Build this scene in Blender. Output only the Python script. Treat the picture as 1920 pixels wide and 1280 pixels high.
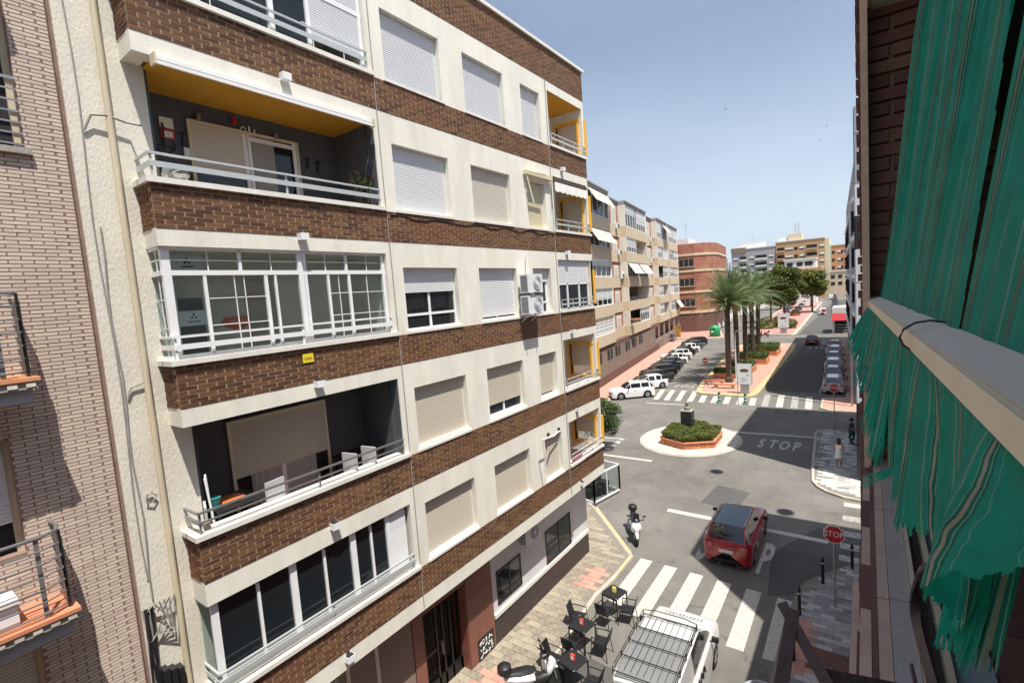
import bpy, bmesh, math, random
from mathutils import Vector, Matrix
random.seed(7)
for o in list(bpy.data.objects): bpy.data.objects.remove(o)
scene = bpy.context.scene
COL = scene.collection
# ---------------------------------------------------------------- camera
camd = bpy.data.cameras.new('camera'); cam = bpy.data.objects.new('camera', camd); COL.objects.link(cam)
camd.sensor_width = 36; camd.sensor_fit = 'HORIZONTAL'; camd.lens = 17.306; camd.clip_start = 0.05; camd.clip_end = 3000
cam.matrix_world = Matrix(((0.81076351, 0.00819111, 0.58531652, 0), (0.58060492, 0.11612098, -0.80586217, 0),
                           (-0.07456843, 0.9932013, 0.08939086, 11.0), (0, 0, 0, 1)))
scene.camera = cam
# ---------------------------------------------------------------- light
SUN_EL = math.radians(67); sdir = Vector((0.9, -0.44, 0)).normalized() * math.cos(SUN_EL) + Vector((0, 0, math.sin(SUN_EL)))
sl = bpy.data.lights.new('sun', 'SUN'); sl.energy = 4.9; sl.angle = math.radians(0.5); sl.color = (1.0, 0.95, 0.86)
so = bpy.data.objects.new('sun', sl); COL.objects.link(so); so.rotation_euler = sdir.to_track_quat('Z', 'Y').to_euler()
world = bpy.data.worlds.new('World'); scene.world = world; world.use_nodes = True
wn = world.node_tree; wn.nodes.clear()
wo = wn.nodes.new('ShaderNodeOutputWorld'); bg = wn.nodes.new('ShaderNodeBackground'); sky = wn.nodes.new('ShaderNodeTexSky')
sky.sky_type = 'NISHITA'; sky.sun_disc = False; sky.sun_elevation = SUN_EL
sky.sun_rotation = math.atan2(sdir.x, sdir.y); sky.altitude = 50; sky.air_density = 1.0; sky.dust_density = 1.6; sky.ozone_density = 1.4
bg.inputs['Strength'].default_value = 0.10
# thin high cloud veil, thicker towards the horizon
wtc = wn.nodes.new('ShaderNodeTexCoord'); wmap = wn.nodes.new('ShaderNodeMapping'); wmap.inputs['Scale'].default_value = (1.2, 1.2, 5.0)
wnz = wn.nodes.new('ShaderNodeTexNoise'); wnz.inputs['Scale'].default_value = 1.3; wnz.inputs['Detail'].default_value = 6
wsep = wn.nodes.new('ShaderNodeSeparateXYZ'); wr = wn.nodes.new('ShaderNodeMapRange')
wr.inputs['From Min'].default_value = 0.02; wr.inputs['From Max'].default_value = 0.42; wr.inputs['To Min'].default_value = 0.95; wr.inputs['To Max'].default_value = 0.30
wmul = wn.nodes.new('ShaderNodeMath'); wmul.operation = 'MULTIPLY'
wcr = wn.nodes.new('ShaderNodeMapRange'); wcr.inputs['From Min'].default_value = 0.3; wcr.inputs['From Max'].default_value = 0.7; wcr.inputs['To Min'].default_value = 0.7; wcr.inputs['To Max'].default_value = 1.0
wmix = wn.nodes.new('ShaderNodeMix'); wmix.data_type = 'RGBA'; wmix.inputs['B'].default_value = (5.5, 6.35, 7.4, 1)
L = wn.links.new
L(wtc.outputs['Generated'], wmap.inputs['Vector']); L(wmap.outputs[0], wnz.inputs['Vector']); L(wtc.outputs['Generated'], wsep.inputs[0])
L(wsep.outputs['Z'], wr.inputs['Value']); L(wnz.outputs['Fac'], wcr.inputs['Value']); L(wr.outputs[0], wmul.inputs[0]); L(wcr.outputs[0], wmul.inputs[1])
L(wmul.outputs[0], wmix.inputs['Factor']); L(sky.outputs[0], wmix.inputs['A']); L(wmix.outputs['Result'], bg.inputs[0]); L(bg.outputs[0], wo.inputs[0])
scene.render.engine = 'CYCLES'
scene.view_settings.view_transform = 'Standard'; scene.view_settings.look = 'None'; scene.view_settings.gamma = 1
scene.view_settings.exposure = 0.45; scene.view_settings.use_curve_mapping = False
scene.render.resolution_x = 1024; scene.render.resolution_y = 682
scene.cycles.max_bounces = 6; scene.cycles.transparent_max_bounces = 16
# ---------------------------------------------------------------- materials
def mat(name, col, rough=0.8, var=0.12, scale=6.0, bump=0.0, bscale=None, metal=0.0, spec=0.5, rnd=0.0, dirt=None, dscale=0.7, damt=0.0, coat=0.0, stretch=None, trans=0.0):
    m = bpy.data.materials.new(name); m.use_nodes = True; nt = m.node_tree; N = nt.nodes; K = nt.links.new
    b = N['Principled BSDF']; b.inputs['Roughness'].default_value = rough; b.inputs['Metallic'].default_value = metal
    b.inputs['Specular IOR Level'].default_value = spec; b.inputs['Coat Weight'].default_value = coat; b.inputs['Coat Roughness'].default_value = 0.05
    tc = N.new('ShaderNodeTexCoord'); vec = tc.outputs['Object']
    if stretch:
        mp = N.new('ShaderNodeMapping'); mp.inputs['Scale'].default_value = stretch; K(vec, mp.inputs[0]); vec = mp.outputs[0]
    nz = N.new('ShaderNodeTexNoise'); nz.inputs['Scale'].default_value = scale; nz.inputs['Detail'].default_value = 7; nz.inputs['Roughness'].default_value = 0.6
    K(vec, nz.inputs['Vector'])
    mr = N.new('ShaderNodeMapRange'); mr.inputs['From Min'].default_value = 0.25; mr.inputs['From Max'].default_value = 0.75
    mr.inputs['To Min'].default_value = 1 - var; mr.inputs['To Max'].default_value = 1 + var; K(nz.outputs['Fac'], mr.inputs['Value'])
    val = mr.outputs[0]
    if rnd > 0:
        oi = N.new('ShaderNodeObjectInfo'); ge = N.new('ShaderNodeNewGeometry')
        ad = N.new('ShaderNodeMath'); ad.operation = 'ADD'; K(oi.outputs['Random'], ad.inputs[0]); K(ge.outputs['Random Per Island'], ad.inputs[1])
        fr = N.new('ShaderNodeMath'); fr.operation = 'FRACT'; K(ad.outputs[0], fr.inputs[0])
        m2 = N.new('ShaderNodeMapRange'); m2.inputs['To Min'].default_value = 1 - rnd; m2.inputs['To Max'].default_value = 1 + rnd; K(fr.outputs[0], m2.inputs['Value'])
        mu = N.new('ShaderNodeMath'); mu.operation = 'MULTIPLY'; K(val, mu.inputs[0]); K(m2.outputs[0], mu.inputs[1]); val = mu.outputs[0]
    hs = N.new('ShaderNodeHueSaturation'); hs.inputs['Color'].default_value = (*col, 1); K(val, hs.inputs['Value'])
    if rnd > 0:
        m3 = N.new('ShaderNodeMapRange'); m3.inputs['To Min'].default_value = 0.485; m3.inputs['To Max'].default_value = 0.512; K(fr.outputs[0], m3.inputs['Value']); K(m3.outputs[0], hs.inputs['Hue'])
    out = hs.outputs[0]
    if dirt:
        n2 = N.new('ShaderNodeTexNoise'); n2.inputs['Scale'].default_value = dscale; n2.inputs['Detail'].default_value = 8; n2.inputs['Roughness'].default_value = 0.65; K(vec, n2.inputs['Vector'])
        r2 = N.new('ShaderNodeMapRange'); r2.inputs['From Min'].default_value = 0.42; r2.inputs['From Max'].default_value = 0.68; r2.inputs['To Max'].default_value = damt; K(n2.outputs['Fac'], r2.inputs['Value'])
        mx = N.new('ShaderNodeMix'); mx.data_type = 'RGBA'; mx.inputs['B'].default_value = (*dirt, 1); K(out, mx.inputs['A']); K(r2.outputs[0], mx.inputs['Factor']); out = mx.outputs['Result']
    K(out, b.inputs['Base Color'])
    if bump > 0:
        n3 = N.new('ShaderNodeTexNoise'); n3.inputs['Scale'].default_value = bscale or scale * 5; n3.inputs['Detail'].default_value = 4; K(vec, n3.inputs['Vector'])
        bp = N.new('ShaderNodeBump'); bp.inputs['Strength'].default_value = bump; bp.inputs['Distance'].default_value = 0.02; K(n3.outputs['Fac'], bp.inputs['Height']); K(bp.outputs[0], b.inputs['Normal'])
    if trans > 0:
        o_ = N['Material Output']; t = N.new('ShaderNodeBsdfTranslucent'); K(out, t.inputs['Color']); ms = N.new('ShaderNodeMixShader'); ms.inputs[0].default_value = trans
        K(b.outputs[0], ms.inputs[1]); K(t.outputs[0], ms.inputs[2]); K(ms.outputs[0], o_.inputs[0])
    return m
def glassmat(name, col, alpha=0.75, rough=0.04):
    # window pane: mirror-like reflection over a tinted see-through film
    m = bpy.data.materials.new(name); m.use_nodes = True; nt = m.node_tree; N = nt.nodes; K = nt.links.new
    b = N['Principled BSDF']; b.inputs['Base Color'].default_value = (*col, 1); b.inputs['Roughness'].default_value = rough; b.inputs['Specular IOR Level'].default_value = 0.8
    tr = N.new('ShaderNodeBsdfTransparent'); tr.inputs[0].default_value = (0.85, 0.9, 0.9, 1)
    ms = N.new('ShaderNodeMixShader'); ms.inputs[0].default_value = alpha; K(tr.outputs[0], ms.inputs[1]); K(b.outputs[0], ms.inputs[2]); K(ms.outputs[0], N['Material Output'].inputs[0])
    return m
M = {}
M['plaster'] = mat('white_plaster', (0.77, 0.75, 0.665), 0.9, 0.06, 2.0, 0.25, 60, dirt=(0.54, 0.50, 0.42), dscale=2.2, damt=0.38, stretch=(1, 1, 0.3))
M['rough_plaster'] = mat('rough_plaster', (0.70, 0.665, 0.58), 0.95, 0.06, 3.0, 0.5, 38, dirt=(0.5, 0.45, 0.37), dscale=0.8, damt=0.35, stretch=(1, 1, 0.4))
M['sill'] = mat('pale_sill', (0.76, 0.74, 0.68), 0.6, 0.06, 4, dirt=(0.4, 0.36, 0.3), dscale=1.2, damt=0.25)
M['brown_brick'] = mat('brown_brick', (0.118, 0.055, 0.025), 0.85, 0.3, 9, 0.5, 50, rnd=0.5, dirt=(0.20, 0.068, 0.028), dscale=1.1, damt=0.5)
M['brown_mortar'] = mat('brown_mortar', (0.29, 0.205, 0.125), 0.95, 0.15, 8, 0.4, 70)
M['pink_brick'] = mat('pink_brick', (0.57, 0.475, 0.395), 0.9, 0.08, 6, 0.15, 60, rnd=0.09)
M['dark_mortar'] = mat('dark_mortar', (0.25, 0.165, 0.135), 0.95, 0.2, 8)
M['asphalt'] = mat('asphalt', (0.150, 0.140, 0.126), 0.92, 0.2, 0.9, 0.5, 90, dirt=(0.23, 0.215, 0.19), dscale=0.17, damt=0.75)
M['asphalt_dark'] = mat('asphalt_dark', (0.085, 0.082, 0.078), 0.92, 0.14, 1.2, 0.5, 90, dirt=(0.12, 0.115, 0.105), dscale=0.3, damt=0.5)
M['paint'] = mat('road_paint', (0.56, 0.55, 0.50), 0.8, 0.1, 12, dirt=(0.25, 0.235, 0.21), dscale=15, damt=0.85)
M['paint_worn'] = mat('road_paint_worn', (0.42, 0.41, 0.39), 0.8, 0.15, 8, dirt=(0.15, 0.145, 0.135), dscale=7, damt=0.95)
M['kerb'] = mat('kerb_stone', (0.5, 0.46, 0.38), 0.9, 0.12, 6, 0.3, 40, dirt=(0.25, 0.2, 0.14), dscale=1.5, damt=0.5)
M['kerb_yellow'] = mat('kerb_yellow', (0.55, 0.43, 0.21), 0.85, 0.15, 5, 0.2, 40, dirt=(0.46, 0.40, 0.30), dscale=1.4, damt=0.85)
M['tile_y'] = mat('stained_tile', (0.275, 0.235, 0.175), 0.9, 0.35, 4, 0.4, 40, rnd=0.3, dirt=(0.38, 0.34, 0.28), dscale=3.5, damt=0.8)
M['tile_g'] = mat('grey_tile', (0.34, 0.335, 0.33), 0.85, 0.12, 5, 0.3, 40, rnd=0.42)
M['tile_p'] = mat('pink_tile', (0.47, 0.25, 0.20), 0.85, 0.12, 5, 0.2, 30, rnd=0.08, dirt=(0.50, 0.33, 0.26), dscale=1.1, damt=0.7)
M['tile_w'] = mat('pale_tile', (0.55, 0.53, 0.47), 0.85, 0.1, 6, 0.3, 40, rnd=0.22)
M['grout'] = mat('grout', (0.22, 0.20, 0.17), 0.95, 0.2, 10)
M['granite'] = mat('red_granite', (0.20, 0.075, 0.055), 0.35, 0.2, 30, dirt=(0.3, 0.14, 0.1), dscale=4, damt=0.5)
M['dado'] = mat('dark_dado', (0.045, 0.032, 0.032), 0.45, 0.2, 10)
M['greywall'] = mat('grey_render', (0.62, 0.62, 0.64), 0.9, 0.06, 4, 0.2, 60)
M['shutter_w'] = mat('white_shutter', (0.68, 0.69, 0.71), 0.5, 0.05, 5)
M['shutter_c'] = mat('cream_shutter', (0.60, 0.56, 0.49), 0.5, 0.05, 5)
M['shutter_y'] = mat('yellowed_shutter', (0.63, 0.57, 0.40), 0.5, 0.05, 5)
M['shutter_b'] = mat('beige_shutter', (0.55, 0.50, 0.41), 0.5, 0.05, 5)
M['pvc'] = mat('white_frame', (0.78, 0.79, 0.80), 0.35, 0.03, 5)
M['rail'] = mat('grey_rail', (0.50, 0.53, 0.53), 0.4, 0.05, 8, metal=0.2)
M['steel'] = mat('galvanised_steel', (0.38, 0.39, 0.40), 0.4, 0.1, 8, metal=0.7)
M['glass'] = glassmat('window_glass', (0.02, 0.025, 0.03), 0.62)
M['glass_light'] = glassmat('clear_glass', (0.10, 0.12, 0.12), 0.09)
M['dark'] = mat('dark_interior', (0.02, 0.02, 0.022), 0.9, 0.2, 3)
M['room'] = mat('room_wall', (0.80, 0.79, 0.74), 0.9, 0.1, 3)
M['curtain'] = mat('curtain', (0.42, 0.43, 0.42), 0.9, 0.1, 10, trans=0.2)
M['curtain_d'] = mat('grey_curtain', (0.12, 0.115, 0.11), 0.9, 0.2, 10)
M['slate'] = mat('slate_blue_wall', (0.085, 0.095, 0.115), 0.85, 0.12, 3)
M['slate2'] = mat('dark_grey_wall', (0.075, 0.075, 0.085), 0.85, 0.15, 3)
M['ochre'] = mat('ochre_paint', (0.62, 0.33, 0.03), 0.8, 0.06, 3)
M['yellow'] = mat('yellow_paint', (0.80, 0.42, 0.03), 0.6, 0.05, 3)
M['signyellow'] = mat('yellow_sign', (0.80, 0.60, 0.02), 0.5, 0.05, 3)
M['black'] = mat('black_plastic', (0.016, 0.016, 0.018), 0.45, 0.15, 8)
M['iron'] = mat('black_iron', (0.012, 0.011, 0.012), 0.4, 0.1, 8, metal=0.3)
M['cream_pipe'] = mat('cream_pipe', (0.60, 0.53, 0.39), 0.6, 0.12, 4, dirt=(0.35, 0.28, 0.17), dscale=2, damt=0.4)
M['cable'] = mat('grey_cable', (0.30, 0.29, 0.27), 0.7)
M['terracotta'] = mat('terracotta_tile', (0.60, 0.27, 0.13), 0.75, 0.12, 4, rnd=0.08)
M['beige'] = mat('beige_panel', (0.62, 0.51, 0.36), 0.9, 0.05, 2, dirt=(0.5, 0.40, 0.28), dscale=0.5, damt=0.4)
M['redbrick'] = mat('red_brick_wall', (0.33, 0.12, 0.075), 0.9, 0.25, 1.0, 0.3, 20, dirt=(0.42, 0.22, 0.15), dscale=0.45, damt=0.8)
M['dark_red'] = mat('dark_red_render', (0.15, 0.075, 0.06), 0.9, 0.2, 2)
M['brown_render'] = mat('brown_render', (0.25, 0.185, 0.145), 0.9, 0.12, 1.0, dirt=(0.18, 0.13, 0.11), dscale=0.5, damt=0.5)
M['tan'] = mat('tan_brick_far', (0.48, 0.30, 0.16), 0.9, 0.06, 0.5)
M['orange_far'] = mat('orange_brick_far', (0.50, 0.27, 0.16), 0.9, 0.06, 0.5)
M['grey_far'] = mat('grey_block_far', (0.36, 0.35, 0.35), 0.9, 0.08, 0.4)
M['white_far'] = mat('white_block', (0.72, 0.71, 0.68), 0.9, 0.04, 0.5)
M['panel_w'] = mat('white_panel', (0.72, 0.74, 0.76), 0.5, 0.03, 2)
M['panel_g'] = mat('grey_panel', (0.36, 0.38, 0.41), 0.5, 0.04, 2)
M['panel_d'] = mat('dark_panel', (0.03, 0.03, 0.035), 0.3, 0.1, 2)
M['trunk'] = mat('palm_bark', (0.085, 0.068, 0.05), 0.95, 0.4, 7, 1.0, 14, stretch=(1, 1, 3))
M['bark'] = mat('tree_bark', (0.12, 0.085, 0.06), 0.95, 0.3, 6, 0.8, 20)
M['frond'] = mat('palm_frond', (0.15, 0.21, 0.085), 0.55, 0.25, 1.0, rnd=0.3, trans=0.25)
M['frond_y'] = mat('palm_frond_yellow', (0.24, 0.20, 0.085), 0.7, 0.25, 1.0, rnd=0.3, trans=0.2)
M['leaf'] = mat('tree_leaf', (0.11, 0.135, 0.022), 0.6, 0.5, 0.3, rnd=0.45, trans=0.2)
M['leaf2'] = mat('bush_leaf', (0.075, 0.12, 0.035), 0.6, 0.3, 1.0, rnd=0.45, trans=0.25)
M['leaf3'] = mat('hedge_leaf', (0.13, 0.155, 0.03), 0.6, 0.3, 1.5, rnd=0.5, trans=0.2)
M['tyre'] = mat('tyre_rubber', (0.015, 0.015, 0.015), 0.9, 0.2, 8)
M['rim'] = mat('alloy_rim', (0.40, 0.41, 0.42), 0.3, 0.05, 8, metal=0.8)
M['carglass'] = mat('car_glass', (0.012, 0.015, 0.02), 0.06, 0.0, 2, spec=0.8, coat=0.6)
M['headlight'] = mat('headlight', (0.55, 0.58, 0.6), 0.1, 0.1, 8, coat=0.5)
M['taillight'] = mat('taillight', (0.35, 0.01, 0.01), 0.2, 0.1, 8, coat=0.5)
M['plate'] = mat('number_plate', (0.68, 0.68, 0.64), 0.5, 0.05, 8)
M['white'] = mat('white_paint', (0.78, 0.78, 0.76), 0.5, 0.03, 4)
M['signred'] = mat('sign_red', (0.46, 0.012, 0.018), 0.4, 0.05, 4)
M['green_plastic'] = mat('green_plastic', (0.02, 0.30, 0.10), 0.5, 0.1, 4)
M['green_dark'] = mat('green_bollard', (0.03, 0.16, 0.10), 0.5, 0.1, 4)
M['skin'] = mat('skin', (0.42, 0.22, 0.15), 0.6, 0.05, 8)
M['hair'] = mat('dark_hair', (0.025, 0.015, 0.012), 0.6, 0.2, 30)
M['stone'] = mat('grey_stone', (0.33, 0.31, 0.28), 0.9, 0.15, 6, 0.4, 30)
M['bronze'] = mat('pale_bronze', (0.25, 0.21, 0.17), 0.6, 0.2, 12)
M['orange_brick'] = mat('orange_planter_brick', (0.56, 0.21, 0.11), 0.85, 0.12, 8, 0.3, 30, rnd=0.16)
M['soil'] = mat('soil', (0.06, 0.045, 0.03), 0.95, 0.3, 8, 0.5)
M['red_awning'] = mat('red_awning', (0.45, 0.03, 0.04), 0.8, 0.08, 3)
M['napkin_red'] = mat('red_plastic', (0.60, 0.06, 0.05), 0.4)
M['wood_brown'] = mat('rusty_brown_iron', (0.085, 0.05, 0.043), 0.6, 0.3, 10, 0.3, 60)
M['alu'] = mat('aluminium_bar', (0.58, 0.52, 0.46), 0.7, 0.06, 10, metal=0.1, stretch=(1, 0.1, 1))
M['cream_alu'] = mat('cream_profile', (0.66, 0.58, 0.43), 0.5, 0.06, 10)
M['pinkstone'] = mat('pink_sill_stone', (0.60, 0.42, 0.33), 0.85, 0.1, 14, 0.2, 60, dirt=(0.3, 0.22, 0.17), dscale=5, damt=0.4)
M['greystone'] = mat('grey_sill_stone', (0.44, 0.39, 0.37), 0.85, 0.12, 20, 0.2, 90, dirt=(0.38, 0.31, 0.26), dscale=4, damt=0.5)
M['pierbrick'] = mat('pier_brick', (0.17, 0.075, 0.06), 0.8, 0.2, 20, 0.3, 90, rnd=0.2)
def paintmat(n, c, r=0.3): return mat(n, c, r, 0.02, 3, coat=0.7)
def weather_asphalt(m):
    nt = m.node_tree; N = nt.nodes; K = nt.links.new; b = N['Principled BSDF']; src = b.inputs['Base Color'].links[0].from_socket; tc = N.new('ShaderNodeTexCoord')
    dn = N.new('ShaderNodeTexNoise'); dn.inputs['Scale'].default_value = 1.1; dn.inputs['Detail'].default_value = 6; K(tc.outputs['Object'], dn.inputs['Vector'])
    vm = N.new('ShaderNodeVectorMath'); vm.operation = 'MULTIPLY_ADD'; vm.inputs[1].default_value = (1.6, 1.6, 0); K(dn.outputs['Color'], vm.inputs[0]); K(tc.outputs['Object'], vm.inputs[2])
    vo = N.new('ShaderNodeTexVoronoi'); vo.feature = 'DISTANCE_TO_EDGE'; vo.inputs['Scale'].default_value = 0.22; K(vm.outputs[0], vo.inputs['Vector'])
    r1 = N.new('ShaderNodeMapRange'); r1.inputs['From Min'].default_value = 0.002; r1.inputs['From Max'].default_value = 0.006; r1.inputs['To Min'].default_value = 0.55; r1.inputs['To Max'].default_value = 0; K(vo.outputs['Distance'], r1.inputs['Value'])
    mp = N.new('ShaderNodeMapping'); mp.inputs['Scale'].default_value = (0.55, 0.07, 1); mp.inputs['Rotation'].default_value = (0, 0, 0.08); K(vm.outputs[0], mp.inputs[0])
    sn = N.new('ShaderNodeTexNoise'); sn.inputs['Scale'].default_value = 2.2; sn.inputs['Detail'].default_value = 8; sn.inputs['Roughness'].default_value = 0.7; K(mp.outputs[0], sn.inputs['Vector'])
    r2 = N.new('ShaderNodeMapRange'); r2.inputs['From Min'].default_value = 0.5; r2.inputs['From Max'].default_value = 0.72; r2.inputs['To Max'].default_value = 0.45; K(sn.outputs['Fac'], r2.inputs['Value'])
    sp = N.new('ShaderNodeTexNoise'); sp.inputs['Scale'].default_value = 3.2; sp.inputs['Detail'].default_value = 2; K(tc.outputs['Object'], sp.inputs['Vector'])
    r3 = N.new('ShaderNodeMapRange'); r3.inputs['From Min'].default_value = 0.70; r3.inputs['From Max'].default_value = 0.76; r3.inputs['To Max'].default_value = 0.5; K(sp.outputs['Fac'], r3.inputs['Value'])
    m1 = N.new('ShaderNodeMath'); m1.operation = 'MAXIMUM'; K(r1.outputs[0], m1.inputs[0]); K(r2.outputs[0], m1.inputs[1]); m2 = N.new('ShaderNodeMath'); m2.operation = 'MAXIMUM'; K(m1.outputs[0], m2.inputs[0]); K(r3.outputs[0], m2.inputs[1])
    mx = N.new('ShaderNodeMix'); mx.data_type = 'RGBA'; mx.inputs['B'].default_value = (0.085, 0.08, 0.075, 1); K(src, mx.inputs['A']); K(m2.outputs[0], mx.inputs['Factor']); K(mx.outputs['Result'], b.inputs['Base Color'])
weather_asphalt(M['asphalt']); weather_asphalt(M['asphalt_dark'])
# ---------------------------------------------------------------- mesh builder
class MB:
    def __init__(s): s.v = []; s.f = []; s.m = []; s.mats = []
    def mi(s, m):
        if m not in s.mats: s.mats.append(m)
        return s.mats.index(m)
    def add(s, vs, fs, m):
        b = len(s.v); i = s.mi(m); s.v += [tuple(v) for v in vs]; s.f += [tuple(b + k for k in f) for f in fs]; s.m += [i] * len(fs); return s
    def box(s, x0, x1, y0, y1, z0, z1, m):
        return s.add([(x0, y0, z0), (x1, y0, z0), (x1, y1, z0), (x0, y1, z0), (x0, y0, z1), (x1, y0, z1), (x1, y1, z1), (x0, y1, z1)],
                     [(0, 3, 2, 1), (4, 5, 6, 7), (0, 1, 5, 4), (1, 2, 6, 5), (2, 3, 7, 6), (3, 0, 4, 7)], m)
    def obox(s, c, ax, ay, az, m):
        c = Vector(c); ax = Vector(ax); ay = Vector(ay); az = Vector(az); P = []
        for k in (-1, 1):
            for (i, j) in ((-1, -1), (1, -1), (1, 1), (-1, 1)): P.append(c + ax * i + ay * j + az * k)
        return s.add(P, [(0, 3, 2, 1), (4, 5, 6, 7), (0, 1, 5, 4), (1, 2, 6, 5), (2, 3, 7, 6), (3, 0, 4, 7)], m)
    def bar(s, a, b, w, h, m, up=(0, 0, 1)):
        a = Vector(a); b = Vector(b); d = b - a; l = d.length; d.normalize(); u = Vector(up)
        if abs(d.dot(u)) > 0.98: u = Vector((1, 0, 0))
        sd = d.cross(u).normalized(); u = sd.cross(d)
        return s.obox((a + b) / 2, d * l / 2, sd * w / 2, u * h / 2, m)
    def tube(s, pts, r, m, n=8, cap=True):
        pts = [Vector(p) for p in pts]; rs = r if isinstance(r, (list, tuple)) else [r] * len(pts); rings = []; V = []; F = []
        for i, p in enumerate(pts):
            d = (pts[min(i + 1, len(pts) - 1)] - pts[max(i - 1, 0)]).normalized()
            u = Vector((0, 0, 1)) if abs(d.z) < 0.9 else Vector((1, 0, 0))
            a = d.cross(u).normalized(); b = a.cross(d)
            for k in range(n):
                t = 2 * math.pi * k / n; V.append(p + (a * math.cos(t) + b * math.sin(t)) * rs[i])
        for i in range(len(pts) - 1):
            for k in range(n):
                k2 = (k + 1) % n; F.append((i * n + k, (i + 1) * n + k, (i + 1) * n + k2, i * n + k2))
        if cap: F.append(tuple(range(n))); F.append(tuple((len(pts) - 1) * n + k for k in reversed(range(n))))
        return s.add(V, F, m)
    def prism(s, poly, z0, z1, m):
        n = len(poly); V = [(x, y, z0) for x, y in poly] + [(x, y, z1) for x, y in poly]
        F = [tuple(reversed(range(n))), tuple(range(n, 2 * n))] + [(i, (i + 1) % n, n + (i + 1) % n, n + i) for i in range(n)]
        return s.add(V, F, m)
    def lathe(s, c, prof, m, n=16):
        c = Vector(c); V = []; F = []
        for r, z in prof:
            for k in range(n):
                t = 2 * math.pi * k / n; V.append(c + Vector((r * math.cos(t), r * math.sin(t), z)))
        for i in range(len(prof) - 1):
            for k in range(n):
                k2 = (k + 1) % n; F.append((i * n + k, i * n + k2, (i + 1) * n + k2, (i + 1) * n + k))
        F.append(tuple(reversed(range(n)))); F.append(tuple((len(prof) - 1) * n + k for k in range(n)))
        return s.add(V, F, m)
    def quad(s, a, b, c, d, m): return s.add([a, b, c, d], [(0, 1, 2, 3)], m)
    def mesh(s, name, smooth=None):
        me = bpy.data.meshes.new(name); me.from_pydata(s.v, [], s.f)
        for m in s.mats: me.materials.append(m)
        me.polygons.foreach_set('material_index', s.m)
        if smooth is not None:
            me.polygons.foreach_set('use_smooth', [True] * len(s.f)); me.set_sharp_from_angle(angle=math.radians(smooth))
        me.update(); return me
    def build(s, name, parent=None, smooth=None, local=False, kind=None, label=None):
        o = bpy.data.objects.new(name, s.mesh(name, smooth)); COL.objects.link(o)
        if parent: 
            o.parent = parent
            if not local: o.location = -wloc(parent)
        if kind: o['kind'] = kind
        if label: o['label'] = label
        return o
def wloc(o):
    v = Vector((0, 0, 0))
    while o: v += o.location; o = o.parent
    return v
def tag(o, label, cat, group=None):
    o['label'] = label; o['category'] = cat
    if group: o['group'] = group
    return o
def thing(name, label, cat, loc=(0, 0, 0), rz=0, group=None):
    o = bpy.data.objects.new(name, None); COL.objects.link(o); o.location = loc; o.rotation_euler = (0, 0, rz); o.empty_display_size = 0.2
    return tag(o, label, cat, group)
def inst(name, mesh, parent, loc, scale=(1, 1, 1), rz=0, local=False):
    o = bpy.data.objects.new(name, mesh); COL.objects.link(o); o.parent = parent
    o.location = Vector(loc) - (Vector((0, 0, 0)) if local else wloc(parent)); o.scale = scale; o.rotation_euler = (0, 0, rz); return o
def dup(o, parent=None):
    c = o.copy(); COL.objects.link(c)
    if parent: c.parent = parent
    for ch in list(o.children): dup(ch, c)
    return c
def place(proto, used, loc, rz, label, group=None, scale=None):
    # first use moves the prototype itself, later ones copy it with its parts
    o = dup(proto) if used.get(proto.name) else proto
    used[proto.name] = True
    o.location = loc; o.rotation_euler = (0, 0, rz); o['label'] = label
    if scale: o.scale = (scale,) * 3
    if group: o['group'] = group
    return o
def unit_box(m, name='unit'):
    return MB().box(-.5, .5, -.5, .5, -.5, .5, m).mesh(name)
def text_mb(txt, m, size, fn, depth=0.004, bold=0.0):
    # flat lettering turned into a mesh; fn maps (u, v, w) to the world
    c = bpy.data.curves.new('t', 'FONT'); c.body = txt; c.size = size; c.extrude = depth; c.align_x = 'CENTER'; c.align_y = 'CENTER'; c.resolution_u = 2; c.offset = bold
    o = bpy.data.objects.new('t', c); COL.objects.link(o); dg = bpy.context.evaluated_depsgraph_get()
    me = bpy.data.meshes.new_from_object(o.evaluated_get(dg)); bpy.data.objects.remove(o)
    mb = MB(); mb.add([fn(*v.co) for v in me.vertices], [tuple(p.vertices) for p in me.polygons], m); bpy.data.meshes.remove(me); return mb
def leaves(mb, n, c, rad, size, m, seed=0, shell=0.55, flat=1.0, lump=0.25):
    # leaf-sized quads spread through a lumpy crown
    R = random.Random(seed); c = Vector(c); lumps = [(Vector((R.gauss(0, 1), R.gauss(0, 1), R.gauss(0, 1))).normalized(), R.uniform(-lump, lump)) for _ in range(14)]
    V = []; F = []
    for i in range(n):
        d = Vector((R.gauss(0, 1), R.gauss(0, 1), R.gauss(0, 1))).normalized()
        k = 1 + sum(a * max(0, d.dot(q)) ** 6 for q, a in lumps)
        r = k * (shell + (1 - shell) * R.random() ** 0.6) if R.random() < .8 else k * R.random()
        p = c + Vector((d.x * rad[0], d.y * rad[1], d.z * rad[2])) * r
        s_ = size * R.uniform(.6, 1.3); u = Vector((R.gauss(0, 1), R.gauss(0, 1), R.gauss(0, .6) * flat)).normalized(); w = u.cross(Vector((R.gauss(0, 1), R.gauss(0, 1), R.gauss(0, 1)))).normalized()
        b = len(V); V += [p - u * s_, p + w * s_ * .45, p + u * s_, p - w * s_ * .45]; F.append((b, b + 1, b + 2, b + 3))
    mb.add(V, F, m); return mb
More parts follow.
